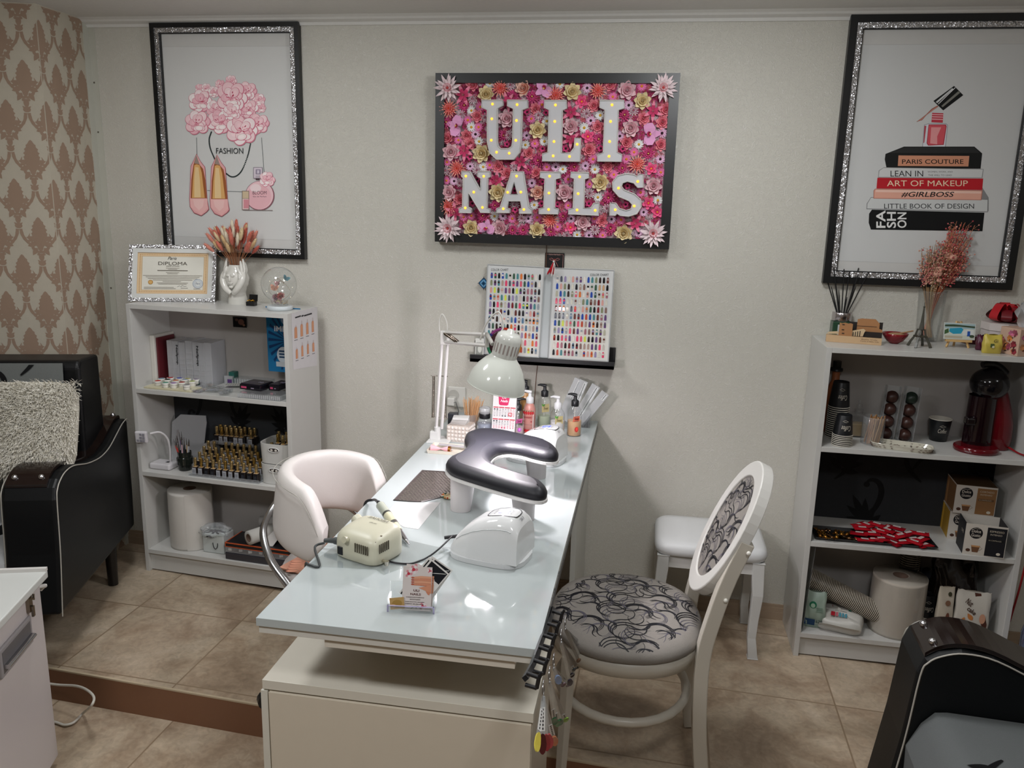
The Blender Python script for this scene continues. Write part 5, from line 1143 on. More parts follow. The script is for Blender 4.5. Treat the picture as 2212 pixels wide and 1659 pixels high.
# dust collector grille set in the desktop
g = Q([(940, 355), (1080, 362), (1165, 405), (1165, 505), (935, 560), (755, 548)], 600, 900, 3.016, DZ)
t = thing('dust_grille', 'perforated metal dust collector grille set flush in the desktop', 'grille', (-.62, -.9, DT)); o_ = V((-.62, -.9, DZ))
G = [(p.x+.62, p.y+.9) for p in g]; m = MB('matte', '3c3330'); m.prism([G], lambda u, v, h: V((u, v, h)), 0, .0012); gp = m.build('plate', t)
def inside(x, y, pl):
    c = False; j = len(pl)-1
    for i in range(len(pl)):
        if (pl[i][1] > y) != (pl[j][1] > y) and x < (pl[j][0]-pl[i][0])*(y-pl[i][1])/(pl[j][1]-pl[i][1])+pl[i][0]: c = not c
        j = i
    return c
B = MB('metal', 'cfc8c4').onto(lambda u, v, h: V((u, v, .0012+h)), .0002, 0)  # pale dots paint in the light seen through the holes
x0, x1 = min(p[0] for p in G), max(p[0] for p in G); y0, y1 = min(p[1] for p in G), max(p[1] for p in G); i = 0; y = y0
while y < y1:
    x = x0+(.0055 if i % 2 else 0)
    while x < x1:
        if inside(x, y, G) and inside(x-.007, y, G) and inside(x+.007, y, G) and inside(x, y+.006, G) and inside(x, y-.006, G): B.ell(x, y, .0042, .0033, 'cfc8c4', n=6)
        x += .011
    y += .0085; i += 1
B.build('hole_light_dots', gp)
m = MB('satin', '4a4542'); m.tube([V((u, v, .0018)) for u, v in G], .0018, n=4, closed=True, sm=False); m.build('rim', t)
# clear sheet and small dish
q = Q([(1000, 560), (1060, 555), (915, 738), (745, 715), (820, 640)], 600, 900, 3.016, DZ); m = MB('paper', 'd5d2d2'); m.prism([[(p.x, p.y) for p in Q([(700, 640), (770, 560), (1060, 560), (915, 735), (820, 720)], 600, 900, 3.016, DZ)]], lambda u, v, h: V((u, v, DT+h)), 0, .0004); tag(m.build('paper_sheet'), 'white paper sheet lying below the dust grille on the desk', 'paper')
q = Q([(185, 975), (640, 1000), (690, 1035), (1120, 870), (820, 800), (500, 760)], 600, 900, 3.016, DZ); m = MB('clear'); m.prism([[(p.x, p.y) for p in q]], lambda u, v, h: V((u, v, DT+.0006+h)), 0, .0005); o = m.build('clear_film'); tag(o, 'crinkled clear film under the nail drill', 'film')
c = Zp(968, 1078, DZ); t = thing('bead_dish', 'tiny dish ringed with coloured beads behind the armrest foot', 'dish', (c.x, c.y+.012, DT)); m = MB('satin', 'c9b48a'); m.lathe([(.012, 0), (.018, .001), (.021, .004), (.018, .003), (.0, .002)], n=24); m.build('dish', t)
m = MB('gloss')
for k in range(16): a_ = 2*pi*k/16; m.ball((.0205*cos(a_), .0205*sin(a_), .0055), .0028, nu=6, nv=4, col=('b8452c', 'e0d8c8', '2f5a48', 'c9823c')[k % 4])
m.build('bead_rim', t)
# business card stand
cA, cB = Zp(836, 1322, DZ), Zp(938, 1327, DZ); cx = (cA+cB)/2; wd_ = (cB-cA).length; ra = atan2((cB-cA).y, (cB-cA).x)
t = thing('card_holder', 'clear acrylic card holder at the front of the desk', 'card holder', (cx.x, cx.y, DT), ra)
m = MB('clear'); w2 = wd_/2
for a, b in (((-w2, 0, 0), (w2, .038, .003)), ((-w2, 0, .003), (w2, .0025, .014)), ((-w2, .0025, .003), (-w2+.0025, .036, .030)), ((w2-.0025, .0025, .003), (w2, .036, .030)), ((-w2, .0355, .003), (w2, .038, .052))): m.box(a, b)
m.build('tray', t)
m = MB('satin', 'b9b3d6'); m.box((-w2, -.0002, .0135), (w2, .0026, .0146)); m.box((-w2-.0002, .0, .0), (-w2+.003, .003, .0146)); m.box((w2-.003, .0, .0), (w2+.0002, .003, .0146)); m.build('edge', t)
cl = V((cx.x, cx.y, DT)); cu = V((cos(ra), sin(ra), 0)); cn = V((-sin(ra), cos(ra), 0))
def card(name, label, u, v, w, h, lean, rot, art, th=.0006, col='d2cbc6', zb=.0036):
    up = (V((0, 0, 1))*cos(lean)+cn*sin(lean)); X = cu*cos(rot)+up*sin(rot); Y = -cu*sin(rot)+up*cos(rot); O = cl+cu*u+cn*v+V((0, 0, zb)); N_ = X.cross(Y); N_ = N_ if N_.y < 0 else -N_
    f = lambda a, b, hh: O+X*a+Y*b+N_*hh
    m = MB('paper', col); m.prism([[(0, 0), (w, 0), (w, h), (0, h)]], f, 0, th); o = m.build(name); tag(o, label, 'card')
    B = MB('print').onto(f, th+.0002, 1.2e-5); art(B, w, h); B.build('print', o); return o
def art_uli(B, w, h):
    B.rect(0, 0, w, h, 'cfc6c2')
    for x, y, r in ((.36, .93, .012), (.19, .83, .011), (.72, .10, .011), (.92, .92, .007)):
        B.ell(w*x, h*y, r*.8, r*.8, 'd9c3c6', n=12); 
        for k in range(6): B.ell(w*x+cos(k)*r*.45, h*y+sin(k)*r*.45, r*.32, r*.24, 'd8d4d2' if k % 2 else 'c78a90', rot=k, n=8)
        B.ell(w*x, h*y, r*.3, r*.3, 'b83848', n=8)
    for k in range(4):
        B.ribbon([(w*(.98), h*(.76-k*.055)), (w*.62, h*(.765-k*.055)), (w*.38, h*(.745-k*.05))], [h*.055, h*.056, h*.045], 'c9876a' if k % 2 else 'd39a7c'); B.ell(w*.34, h*(.745-k*.05), .0035, .002, 'b0604c', n=8)
        B.ribbon([(w*.97, h*(.735-k*.055)), (w*.6, h*(.737-k*.055))], .0005, '8a4c38')
    B.poly([(w*.55, h*.52), (w*.99, h*.60), (w*.99, h*.40), (w*.80, h*.46)], 'c98a6c'); B.poly([(w*.80, h*.45), (w*.97, h*.44), (w*.93, h*.36), (w*.87, h*.38)], 'c27e62')
    B.text('ULI', w*.38, h*.43, w*.20, h*.052, '5a3230', up=1, bold=.02); B.text('NAILS', w*.28, h*.345, w*.36, h*.052, '5a3230', up=1, bold=.02)
    for i, (s_, a, b) in enumerate((('маникюр/педикюр', .14, .62), ('изграждане', .27, .36), ('оригинален дизайн', .11, .66), ('грижа за ръцете', .11, .64), ('и нокти', .32, .28))): B.text(s_, w*a, h*(.285-i*.052), w*b, h*.028, '33201f', up=1, bold=.01)
    for k in range(3): leaf(B, w*(.3+.2*k), h*.03, .6+k, .008, .002, '8f9a8c')
w_c = .0605
card('business_card', 'salon business card with folded hands, front card in the clear holder', -w2*.40, .006, w_c, .091, rad(12), rad(-.5), art_uli)
card('business_card', 'salon business card peeking out directly behind the front card', -w2*.36, .010, w_c, .094, rad(12), rad(-3), art_uli)
def art_bw(B, w, h): B.rect(0, 0, w, h, 'd6d4d0'); B.rect(w*.06, 0, w*.11, h*.95, '15161a'); B.rect(w*.18, h*.68, w*.95, h*.97, '16181d'); B.ribbon([(w*.3, h*.70), (w*.9, h*.95)], .0012, 'd0d0cc'); B.poly([(w*.2, h*.05), (w*.8, h*.05), (w*.6, h*.6), (w*.25, h*.5)], 'c98a94')
card('business_card', 'black and white card tilted to the right, rear of the clear holder', -w2*.55, .018, .055, .098, rad(10), rad(-38), art_bw, zb=.036)
card('business_card', 'black and white card leaning right behind the tilted card, its corner highest', -w2*.25, .024, .052, .094, rad(10), rad(-33), art_bw, zb=.034)
def art_gold(B, w, h): B.rect(0, 0, w, h, 'b08f5a'); B.ell(w*.5, h*.5, w*.35, h*.3, '9a7a3e'); B.ell(w*.2, h*.3, w*.2, h*.15, 'c9a27c')
card('business_card', 'small gold card lying low at the left of the clear holder', -w2*.86, .0035, .030, .024, rad(12), rad(8), art_gold)
# ---- bottles by the wall
def pump(m, z, col, a=0, k=1.0):
    m.lathe([(.0135*k, z), (.014*k, z+.002), (.014*k, z+.020), (.009*k, z+.024), (.0065*k, z+.026), (.006*k, z+.040)], n=18, col=col, mat='satin')
    m.tube([(-.006*cos(a), -.006*sin(a), z+.041), (.005*cos(a), .005*sin(a), z+.0425), (.018*cos(a), .018*sin(a), z+.044), (.028*cos(a), .028*sin(a), z+.0415)], [.0075*k, .0085*k, .006*k, .0035*k], n=10, col=col, mat='satin', flat=.7)
def band(r, a0, a1, z0, z1, col, off=.0004): # label wrapped round a bottle
    return lambda m: m.surf(lambda u, v: ((r+off)*cos(a0+(a1-a0)*u), (r+off)*sin(a0+(a1-a0)*u), z0+(z1-z0)*v), 14, 2, col=col, mat='print')
def wrapmap(r, a0, off=.0006): return lambda u, v, h: V(((r+off+h)*cos(a0+u/r), (r+off+h)*sin(a0+u/r), v))
FA = -pi/2-.2   # side of a bottle that faces the room
def bottle(label, px, py, yback, h, r, body, liquid, lev, pcol, pa, art, group=None, yplane=None):
    P_ = Zp(px, py, DZ) if yplane is None else None
    x, y = (P_.x, P_.y+r) if P_ else (Yp(px, py, yplane).x, yplane)
    t = thing('pump_bottle', label, 'bottle', (x, y, DT))
    prof = [(r*.93, 0), (r, .003), (r, h*.74), (r*.93, h*.84), (r*.72, h*.93), (.0145, h*.985), (.0135, h)]
    if liquid: m = MB('satin', liquid); lp = [(rr-.0015, z) for rr, z in prof if z < h*lev]+[((r-.0015), h*lev)] if lev < .74 else [(rr-.0015, z) for rr, z in prof]; lp[0] = (lp[0][0], .002); m.lathe(lp, n=24); m.build('contents', t)
    m = MB(body); m.lathe(prof, n=24); m.build('bottle', t)
    m = MB(); m.tube([(0, 0, h*.1), (0, 0, h)], .002, n=6, col='d8d8d4'); pump(m, h-.002, pcol, pa); m.build('pump', t)
    B = MB('print').onto(wrapmap(r, FA), .0, 1.5e-5); art(B, r, h); B.build('label', t); return t
def lab_sweet(c1, c2, c3):
    def f(B, r, h):
        B.poly([(.002, h*.50), (r*1.0, h*.53), (r*1.05, h*.70), (.004, h*.68)], c1); B.text('Sweet', .008, h*.57, r*.62, h*.09, c2, up=1, shear=.2, bold=.02); B.text('HAND SOAP', .007, h*.52, r*.6, h*.03, c2, up=1)
        B.ell(r*.62, h*.25, r*.28, h*.09, c3); B.ell(r*.66, h*.27, r*.16, h*.06, shade(c3, 1.25)); B.text('liquid soap', .008, h*.08, r*.6, h*.03, '8a7a6a', up=1)
    return f
def lab_straw(B, r, h):
    B.rect(-r*.95, h*.05, r*1.0, h*.78, 'dcd6d4')
    for i in range(6): B.ell(-r*.8+i*r*.33, h*.70, r*.15, h*.055, 'c02a30'); B.ell(-r*.8+i*r*.33, h*.12, r*.17, h*.05, 'b8242c'); leaf(B, -r*.8+i*r*.33, h*.74, 1.2, .006, .003, '3f6a3a')
    B.text('STRAWBERRY', -r*.8, h*.52, r*1.6, h*.07, 'a0303a', up=1, bold=.01); B.rect(-r*.7, h*.39, r*.7, h*.44, 'a83a44'); B.text('liquid hand soap', -r*.75, h*.30, r*1.5, h*.035, '6a6a6a', up=1)
def lab_brown(B, r, h):
    B.rect(-r*.3, h*.05, r*1.3, h*.70, '6b2f28'); B.poly([(-r*.3, h*.1), (r*1.3, h*.05), (r*1.3, h*.3), (0, h*.25)], 'c0876c'); B.text('BODY SOAP', -r*.2, h*.60, r*1.2, h*.05, 'e4c4b4', up=1); B.rect(-r*.3, h*.45, r*1.3, h*.50, 'd9c6bc')
def lab_green(B, r, h): B.poly([(0, h*.5), (r*1.1, h*.52), (r*1.1, h*.78), (0, h*.76)], 'c3b27c'); B.text('Sweet', .006, h*.6, r*.7, h*.09, '5c4a34', up=1, shear=.2); leaf(B, .004, h*.7, 1.0, .012, .006, '4f8a3c'); leaf(B, .004, h*.7, 2.0, .012, .006, '5f9a44')
def lab_none(B, r, h): B.rect(-r*.5, h*.2, r*.6, h*.6, 'c9a24c'); B.text('honey', -r*.3, h*.4, r*.7, h*.08, '7a4a1c', up=1)
bottle('clear pump bottle one third full of peach-coloured soap, black pump', 1238, 944, 0, .112, .0265, 'clear', 'dfb083', .50, '1a1b1f', pi*.95, lab_sweet('d9694c', '6b1f1c', 'c23a34'))
bottle('clear pump bottle half full of white soap with white pump', 1201, 948, 0, .108, .0265, 'clear', 'd8d3d2', .56, 'd4d4d6', pi*1.0, lab_green)
bottle('clear pump bottle with black pump behind the white soap bottle', 1206, 0, 0, .118, .0255, 'clear', 'b9c2a8', .35, '1a1b1f', pi*.98, lab_green, yplane=-.125)
bottle('pink strawberry soap bottle with white pump', 1171, 0, 0, .116, .0240, 'clear', 'd38c80', .8, 'd4d4d6', pi*1.0, lab_straw, yplane=-.235)
bottle('pink labelled soap bottle with short black pump in front of the others', 1143, 0, 0, .092, .0255, 'clear', 'd9bfc0', .3, '1a1b1f', .15, lab_sweet('d45c9c', '7b1b4c', 'c06ac0'), yplane=-.262)
bottle('yellow soap bottle with black pump behind the pink one', 1131, 0, 0, .122, .0225, 'clear', 'b9b26a', .72, '1a1b1f', pi*.9, lab_none, yplane=-.165)
bottle('amber soap bottle with tall black pump, rear of the soap group', 1160, 0, 0, .128, .0225, 'clear', 'c08a4c', .75, '1a1b1f', pi*.97, lab_none, yplane=-.115)
bottle('brown labelled bottle with white pump at the calendar edge', 1116, 0, 0, .108, .0225, 'clear', 'a8806c', .7, 'cfcfd0', .1, lab_brown, yplane=-.215)
# calendar
a, b = Yp(1061, 940, -.325), Yp(1111, 944, -.325); tz = Yp(1063, 846, -.30).z
t = thing('desk_calendar', 'standing salon calendar with a pink bucket emblem', 'calendar', (a.x, -.325, DT)); cw = b.x-a.x; chh = tz-DZ
f = lambda u, v, h: V((u, v*.20-h*.98, v*.98)); m = MB('paper', 'dcd8d8'); m.prism([[(0, 0), (cw, 0), (cw, chh), (0, chh)]], f, 0, .001); m.add([f(0, chh, 0), f(cw, chh, 0), (cw, .07, 0), (0, .07, 0)], [(0, 1, 2, 3)]); co = m.build('stand', t)
B = MB('print').onto(f, .0013, 1.5e-5); w, h = cw, chh
B.poly([(w*.22, h*.93), (w*.30, h*.975), (w*.60, h*.975), (w*.72, h*.93), (w*.66, h*.74), (w*.60, h*.72), (w*.32, h*.72), (w*.26, h*.74)], 'c8285c'); B.text('Uli', w*.38, h*.87, w*.20, h*.055, 'e8dfe4', up=1, shear=.3, bold=.02); B.text('Nails', w*.32, h*.79, w*.32, h*.055, 'e8dfe4', up=1, shear=.3, bold=.02)
q = random.Random(2); dn = 0
for k, y0 in enumerate((.66, .40, .12)):
    for i in range(4): B.rect(w*(.03+.245*i), h*y0, w*(.25+.245*i), h*(y0+.025), 'c24a58')
    for r_ in range(5):
        if y0-.035-r_*.035 < .01: break
        for c_ in range(8): B.text(str((r_*7+c_) % 31 or 1), w*(.05+.118*c_), h*(y0-.04-r_*.036), w*.07, h*.024, 'c0305c' if c_ in (6, 7) or (k == 1 and r_ > 2) else '40444c', up=1)
B.ribbon([(w*.70, h*.50), (w*.84, h*.50), (w*.84, h*.56), (w*.70, h*.56), (w*.70, h*.50)], w*.03, 'c8303c'); B.build('print', co)
# cotton pad box, sticks, liquid dispenser
c = Zp(990, 956, DZ); t = thing('cotton_pad_box', 'pearly bubble-textured box full of white cotton pads', 'box', (c.x, c.y+.04, DT), rad(-6)); s = .040
m = MB('gloss', 'cfc4bb'); m.box((-s, -s*.9, 0), (s, s*.9, .058)); bx = m.build('box', t)
m = MB('gloss', 'd6cdc6')
for r_ in range(4):
    for c_ in range(6):
        for fx in (0, 1): 
            u = -s+s*2*(c_+.5)/6; z = .009+r_*.0135; m.ball((u, -s*.9, z) if fx == 0 else (s, u*.9, z), (.0062, .004, .0062) if fx == 0 else (.004, .0058, .0062), nu=8, nv=5)
m.build('bubbles', bx)
m = MB('paper', 'd3d2cf')
for k in range(5): m.cbox((-.008+.003*k, -.006*k+.012, .060+.006*k), (.056, .046, .005), rz=.06*k)
m.build('pads', t)
c = Zp(1012, 938, DZ); t = thing('stick_cup', 'cup packed with thin orangewood sticks', 'cup', (c.x-.004, c.y+.06, DT)); m = MB('plastic_clear'); m.lathe([(.022, 0), (.026, .06), (.0265, .062), (.0245, .06), (.020, .003)], n=20, cap=False); m.add([(.022*cos(i*.5236), .022*sin(i*.5236), .001) for i in range(12)], [tuple(range(12))]); m.build('cup', t)
q = random.Random(5)
for k in range(60):
    a = q.uniform(0, 6.28); r_ = .016*sqrt(q.random()); b_ = r_*2.35+q.uniform(0, .006); m = MB('matte', q.choice(('d8a878', 'cf9d6c', 'dfb488'))); m.tube([(r_*cos(a), r_*sin(a), .005), (b_*cos(a)+.008, b_*sin(a), .112+q.uniform(-.012, .012))], [.0013, .0011], n=5); m.build('stick', t)
c = Zp(1044, 942, DZ); t = thing('liquid_dispenser', 'bluish bottle with black collar and clear push-down cap', 'bottle', (c.x-.002, c.y+.03, DT))
m = MB('plastic_clear'); m.lathe([(.026, 0), (.0275, .004), (.0275, .045), (.022, .056), (.018, .060)], n=24); m.build('bottle', t); m = MB('satin', '8c93a8'); m.lathe([(.0255, .002), (.0262, .040), (.02, .041)], n=24); m.build('contents', t)
m = MB('satin', '15151a'); m.lathe([(.0195, .060), (.0205, .062), (.0205, .076), (.0195, .078)], n=24); m.build('collar', t); m = MB('plastic_milky'); m.lathe([(.0190, .078), (.020, .081), (.0205, .098), (.0185, .100), (.014, .097)], n=24); m.build('cap', t)
B = MB('print').onto(wrapmap(.0275, FA)); B.rect(-.022, .012, .012, .034, 'd0d2d6'); B.text('cleanser', -.02, .02, .028, .007, '5b6070', up=1); B.build('label', t)
# dark box with bits of equipment between lamp and cotton box
c = Zp(966, 942, DZ); t = tag(MB('satin', '2c2e34').cbox((c.x+.005, c.y+.07, DT+.035), (.035, .03, .07)).build('dark_box', bev=.003), 'small dark box behind the cotton pad box at the lamp foot', 'box')
# tray with files
A_, B_ = Zp(921, 980, DZ), Zp(1004, 987, DZ); t = thing('file_tray', 'small cream tray with raised rim at the left desk edge', 'tray', (A_.x, A_.y, DT)); tw = (B_.x-A_.x); td = .095
m = MB('satin', 'd6cdbe'); m.box((.004, .004, 0), (tw-.004, td-.004, .002))
for a, b in (((0, 0), (tw, 0)), ((tw, 0), (tw, td)), ((tw, td), (0, td)), ((0, td), (0, 0))):
    dx, dy = (b[0]-a[0]), (b[1]-a[1]); l = sqrt(dx*dx+dy*dy); nx, ny = dy/l*-1, dx/l
    m.add([(a[0], a[1], .012), (b[0], b[1], .012), (b[0]+nx*.004-dx/l*.004, b[1]+ny*.004-dy/l*.004, 0), (a[0]+nx*.004+dx/l*.004, a[1]+ny*.004+dy/l*.004, 0), (a[0]+nx*.0015, a[1]+ny*.0015, .012), (b[0]+nx*.0015, b[1]+ny*.0015, .012), (b[0]+nx*.0055-dx/l*.005, b[1]+ny*.0055-dy/l*.005, .002), (a[0]+nx*.0055+dx/l*.005, a[1]+ny*.0055+dy/l*.005, .002)], [(0, 1, 2, 3), (7, 6, 5, 4), (0, 4, 5, 1)])
m.build('tray', t)
tb = V((A_.x, A_.y, DT+.003))
m = MB('matte', 'a8a4a6'); m.tube([tb+V((.025, .072, .010)), tb+V((tw+.01, .060, .010))], .0085, n=12, flat=.45); tag(m.build('nail_file'), 'thick rounded grey nail file lying across the cream tray', 'nail file')
m = MB('matte', 'cfcacc'); m.tube([tb+V((.02, .045, .003)), tb+V((.08, .043, .003))], .006, n=8, flat=.3); tag(m.build('nail_file'), 'thin pale nail file in front of the thick grey file', 'nail file')
t = thing('pink_bow_holder', 'pink hourglass shaped holder with gold band on the cream tray', 'holder', tb+V((.044, .024, .010)))
m = MB('gloss', 'd9a6ae'); pr = [(.0125, -.034), (.0115, -.028), (.0085, -.016), (.003, -.002), (.0025, 0), (.003, .002), (.0085, .016), (.0105, .026)]
m.lathe(pr, n=20); o = m.build('body', t); o.rotation_euler.y = pi/2; m = MB('gold', 'a8682c'); m.lathe([(.0112, .026), (.0112, .034)], n=20); o = m.build('band', t); o.rotation_euler.y = pi/2
# clear stand with long tip cases leaning right
a, b = Yp(1218, 925, -.07), Yp(1276, 926, -.07); t = thing('case_stand', 'clear comb stand holding long nail tip cases at the back corner', 'stand', (a.x, -.085, DT)); wS = b.x-a.x
m = MB('plastic_clear'); m.box((0, -.03, 0), (wS, .03, .002)); m.box((wS-.002, -.03, .002), (wS, .03, .055)); m.box((0, .028, .002), (wS, .03, .03)); m.build('stand', t)
m = MB('plastic_milky')
for k in range(8): m.box((wS-.034+.004*k, -.03, .002), (wS-.0325+.004*k, .028, .012+.005*k))
m.build('fins', t)
for k, (bx_, tx, ty, w_) in enumerate(((1205, 1250, 818, .030), (1222, 1262, 822, .032), (1236, 1288, 832, .034), (1250, 1308, 848, .032))):
    A0 = Yp(bx_+3, 922, -.075-.008*k); A0.z = DT+.012; T0 = Yp(tx, ty, -.075-.008*k); X = (T0-A0); Lk = X.length; X = X.normalized(); N_ = V((0, -1, 0)); Wv = N_.cross(X).normalized(); Wv = Wv if Wv.x > 0 else -Wv
    f = lambda u, v, h, A0=A0, X=X, Wv=Wv: A0+Wv*u+X*v+V((0, -h, 0))
    m = MB('plastic_milky'); m.prism([[(-w_/2, 0), (w_/2, 0), (w_/2, Lk), (-w_/2, Lk)]], f, 0, .005); o = m.build('tip_case'); tag(o, ['milky tip case standing furthest left in the comb stand', 'milky tip case second from the left in the comb stand', 'milky tip case with the longest dotted label strip, third in the comb stand', 'milky tip case leaning furthest right in the comb stand'][k], 'case', 'long clear tip cases')
    B = MB('print').onto(f, .0053, 1.5e-5); s0 = [.55, .50, .20, .80][k]; B.rect(.002, Lk*s0, w_*.5-.003, Lk*.97, 'd6d8d8')
    n_ = int(Lk*(.97-s0)/.0052)
    for j in range(n_): B.rect(.0045, Lk*s0+.002+.0052*j, .0085, Lk*s0+.0048+.0052*j, '1d1f22')
    B.build('label_strip', o)
# ---- swatch rings on the desk side
rk = [(1201, 1330), (1191, 1357), (1182, 1383), (1173, 1409), (1163, 1438), (1148, 1467)]
RP = [Xp(px, py, -.156) for px, py in rk]; q = random.Random(6)
t = thing('hook_rail', 'black plastic rail with square hooks on the right edge of the desk', 'hook rail', (0, 0, 0))
m = MB('satin', '131316'); m.tube([V((-.1665, p.y, p.z)) for p in ([RP[0]+V((0, .03, 0))]+RP)], .006, n=4, sm=False); m.build('rail', t)
for p in RP:
    m = MB('satin', '131316'); A = V((-.166, p.y, p.z))
    pts_ = [A+V((0, 0, -.012)), A+V((.020, -.004, -.013)), A+V((.023, -.004, .007)), A+V((.002, 0, .010))]
    for a_, b_ in zip(pts_, pts_[1:]): m.tube([a_, b_], .0036, n=6)
    m.tube([pts_[2], pts_[2]+V((.005, 0, .011))], [.004, .0025], n=6); m.build('hook', t)
def swatch_ring(label, p, sw):
    t = thing('swatch_ring', label, 'color swatches', p)
    m = MB('metal', 'b5b5b8'); m.tube([(.004+.0*cos(a), .014*sin(a), -.016+.016*cos(a)) for a in [2*pi*i/18 for i in range(18)]], .0010, n=5, closed=True); m.build('ring', t)
    for i, ((px, py), col, lab) in enumerate(sw):
        e = Xp(px, py, p.x+.006+.0035*i)-p; s0 = V((.004, 0, -.028)); d_ = (e-s0); L = d_.length; d_ = d_.normalized(); N_ = V((.45, -.89, 0)); sd = d_.cross(N_).normalized(); N_ = sd.cross(d_)
        f = lambda u, v, h, s0=s0, sd=sd, d_=d_, N_=N_: s0+sd*u+d_*v+N_*h
        m = MB('plastic_clear'); m.prism([[(-.0032, 0), (.0032, 0), (.0042, L-.024), (-.0042, L-.024)]], f, 0, .001); so_ = m.build('swatch', t)
        m = MB('gloss', col); pl = [(.0072*cos(a)*(1 if sin(a) > 0 else .9), L-.014+.0165*sin(a)) for a in [2*pi*k/20 for k in range(20)]]; m.prism([pl], lambda u, v, h: f(u, v, h+.0016*(1-(u/.0085)**2)*(h > 0)), 0, .0012); m.build('nail_tip', so_)
        if lab: m = MB('print', 'd3d1cd'); m.prism([[(-.0036, L-.072), (.0036, L-.072), (.004, L-.034), (-.004, L-.034)]], f, .0011, .0015); B = m.onto(f, .0018); [B.rect(-.0012, L-.070+.006*j, .0012, L-.0665+.006*j, '3a3838') for j in range(6)]; m.build('label', so_)
sw0 = RP[0]+V((.03, 0, -.006))
swatch_ring('ring of color swatches with lilac and brown tips, highest on the desk side', RP[0]+V((.017, -.004, .001)), [((1262, 1397), '8d6aa0', 0), ((1258, 1405), 'a58ab4', 0), ((1255, 1422), '5f3d2c', 1), ((1250, 1428), '6d4a34', 0)])
swatch_ring('ring of color swatches with dark teal and navy tips, second on the desk side', RP[1]+V((.017, -.004, .001)), [((1248, 1442), '22303a', 1), ((1240, 1447), '2a3f4c', 1), ((1236, 1460), '1a1a2c', 0), ((1232, 1478), '2a2038', 0)])
swatch_ring('ring of color swatches with mauve and pale blue tips, middle of the desk side', RP[3]+V((.017, -.004, .001)), [((1228, 1480), '6d566a', 1), ((1217, 1480), '76606f', 1), ((1208, 1474), '7f93b8', 0)])
swatch_ring('ring of color swatches with dark green and lime tips below the rail', RP[4]+V((.017, -.004, .001)), [((1198, 1562), '1f5a34', 1), ((1205, 1566), '26693c', 1), ((1211, 1563), '1d5230', 0), ((1223, 1556), '8cba4c', 1)])
swatch_ring('ring of color swatches with yellow, dark red and coral tips, lowest of all', RP[5]+V((.017, -.004, .001)), [((1158, 1621), 'c9b84c', 1), ((1171, 1626), '4a201e', 1), ((1181, 1618), '8c2c30', 0), ((1188, 1612), 'a83c40', 0), ((1199, 1607), 'b9714c', 1)])
# ---------------------------------------------------------------- left bookcase: on top
def on(px, py, z, push=0): p = Zp(px, py, z); p.z = z+.0004; return p+LN*push
def RZ(a): return (cos(a), sin(a))
# diploma
A, B_ = Zp(277, 651, LTOP), Zp(464.5, 652, LTOP); up = (V((0, 0, 1))*cos(rad(9))+LN*sin(rad(9))); X = (B_-A).normalized(); wD = (B_-A).length; N_ = X.cross(up); N_ = N_ if N_.y < 0 else -N_
hD = (Pl(276.5, 528, A, N_)-A).dot(up); A = A+V((0, 0, .0006)); t = thing('diploma_frame', 'framed diploma with silver glitter border standing on the left bookcase', 'diploma', A)
f = lambda u, v, h: X*u+up*v+N_*h
def rimf(m, x0, x1, y0, y1, w, h0, h1):
    for a, b, c, d in ((x0, y0, x1, y0+w), (x0, y1-w, x1, y1), (x0, y0+w, x0+w, y1-w), (x1-w, y0+w, x1, y1-w)): m.prism([[(a, b), (c, b), (c, d), (a, d)]], f, h0, h1)
m = MB('glitter'); rimf(m, 0, wD, 0, hD, .013, -.006, .008)
q = random.Random(1)
m.build('glitter_frame', t); m = MB('satin', 'cfd0cc'); rimf(m, .013, wD-.013, .013, hD-.013, .018, -.004, .005); m.build('inner_frame', t)
m = MB('satin', '22372c'); m.prism([[(.002, .0), (wD-.002, 0), (wD-.002, hD-.002), (.002, hD-.002)]], f, -.009, -.0062); m.build('back_board', t)
m = MB('paper', 'd6d3c6'); m.prism([[(.03, .03), (wD-.03, .03), (wD-.03, hD-.03), (.03, hD-.03)]], f, -.004, .0); p = m.build('certificate', t)
w, h = wD-.062, hD-.062; B = MB('print').onto(lambda u, v, hh: f(.031+u*w, .031+v*h, hh), .0004, 1e-5)
B.rect(0, 0, 1, 1, 'd2b288'); B.rect(.012, .02, .988, .98, 'd9c09c'); B.rect(.06, .085, .94, .915, 'b8935c'); B.rect(.066, .093, .934, .907, 'd9d7cc')
for k in range(40): B.ell(.04+.92*k/39, .05, .008, .014, 'c49a66', n=6); B.ell(.04+.92*k/39, .95, .008, .014, 'c49a66', n=6)
for k in range(24): B.ell(.034, .06+.88*k/23, .009, .012, 'c49a66', n=6); B.ell(.966, .06+.88*k/23, .009, .012, 'c49a66', n=6)
B.text('Paris', .42, .83, .13, .075, '25241f', up=1, shear=.4); B.text('DIPLOMA', .29, .70, .41, .082, '4a4238', up=1); B.text('ДИПЛОМ', .405, .655, .18, .034, '5c5448', up=1)
for i, (a, b, y) in enumerate(((.40, .19, .625), (.43, .13, .600), (.28, .43, .555), (.40, .19, .520), (.42, .15, .490), (.08, .84, .445), (.12, .76, .410), (.15, .70, .372), (.22, .56, .335), (.36, .26, .30), (.28, .44, .265), (.30, .40, .235), (.10, .42, .155), (.10, .45, .125), (.62, .10, .14), (.80, .1, .12))):
    if i == 2: B.ribbon([(a, y+.012), (a+b, y+.012)], .016, '5c5448'); continue
    B.ribbon([(a, y), (a+b, y)], .010, '8c857a')
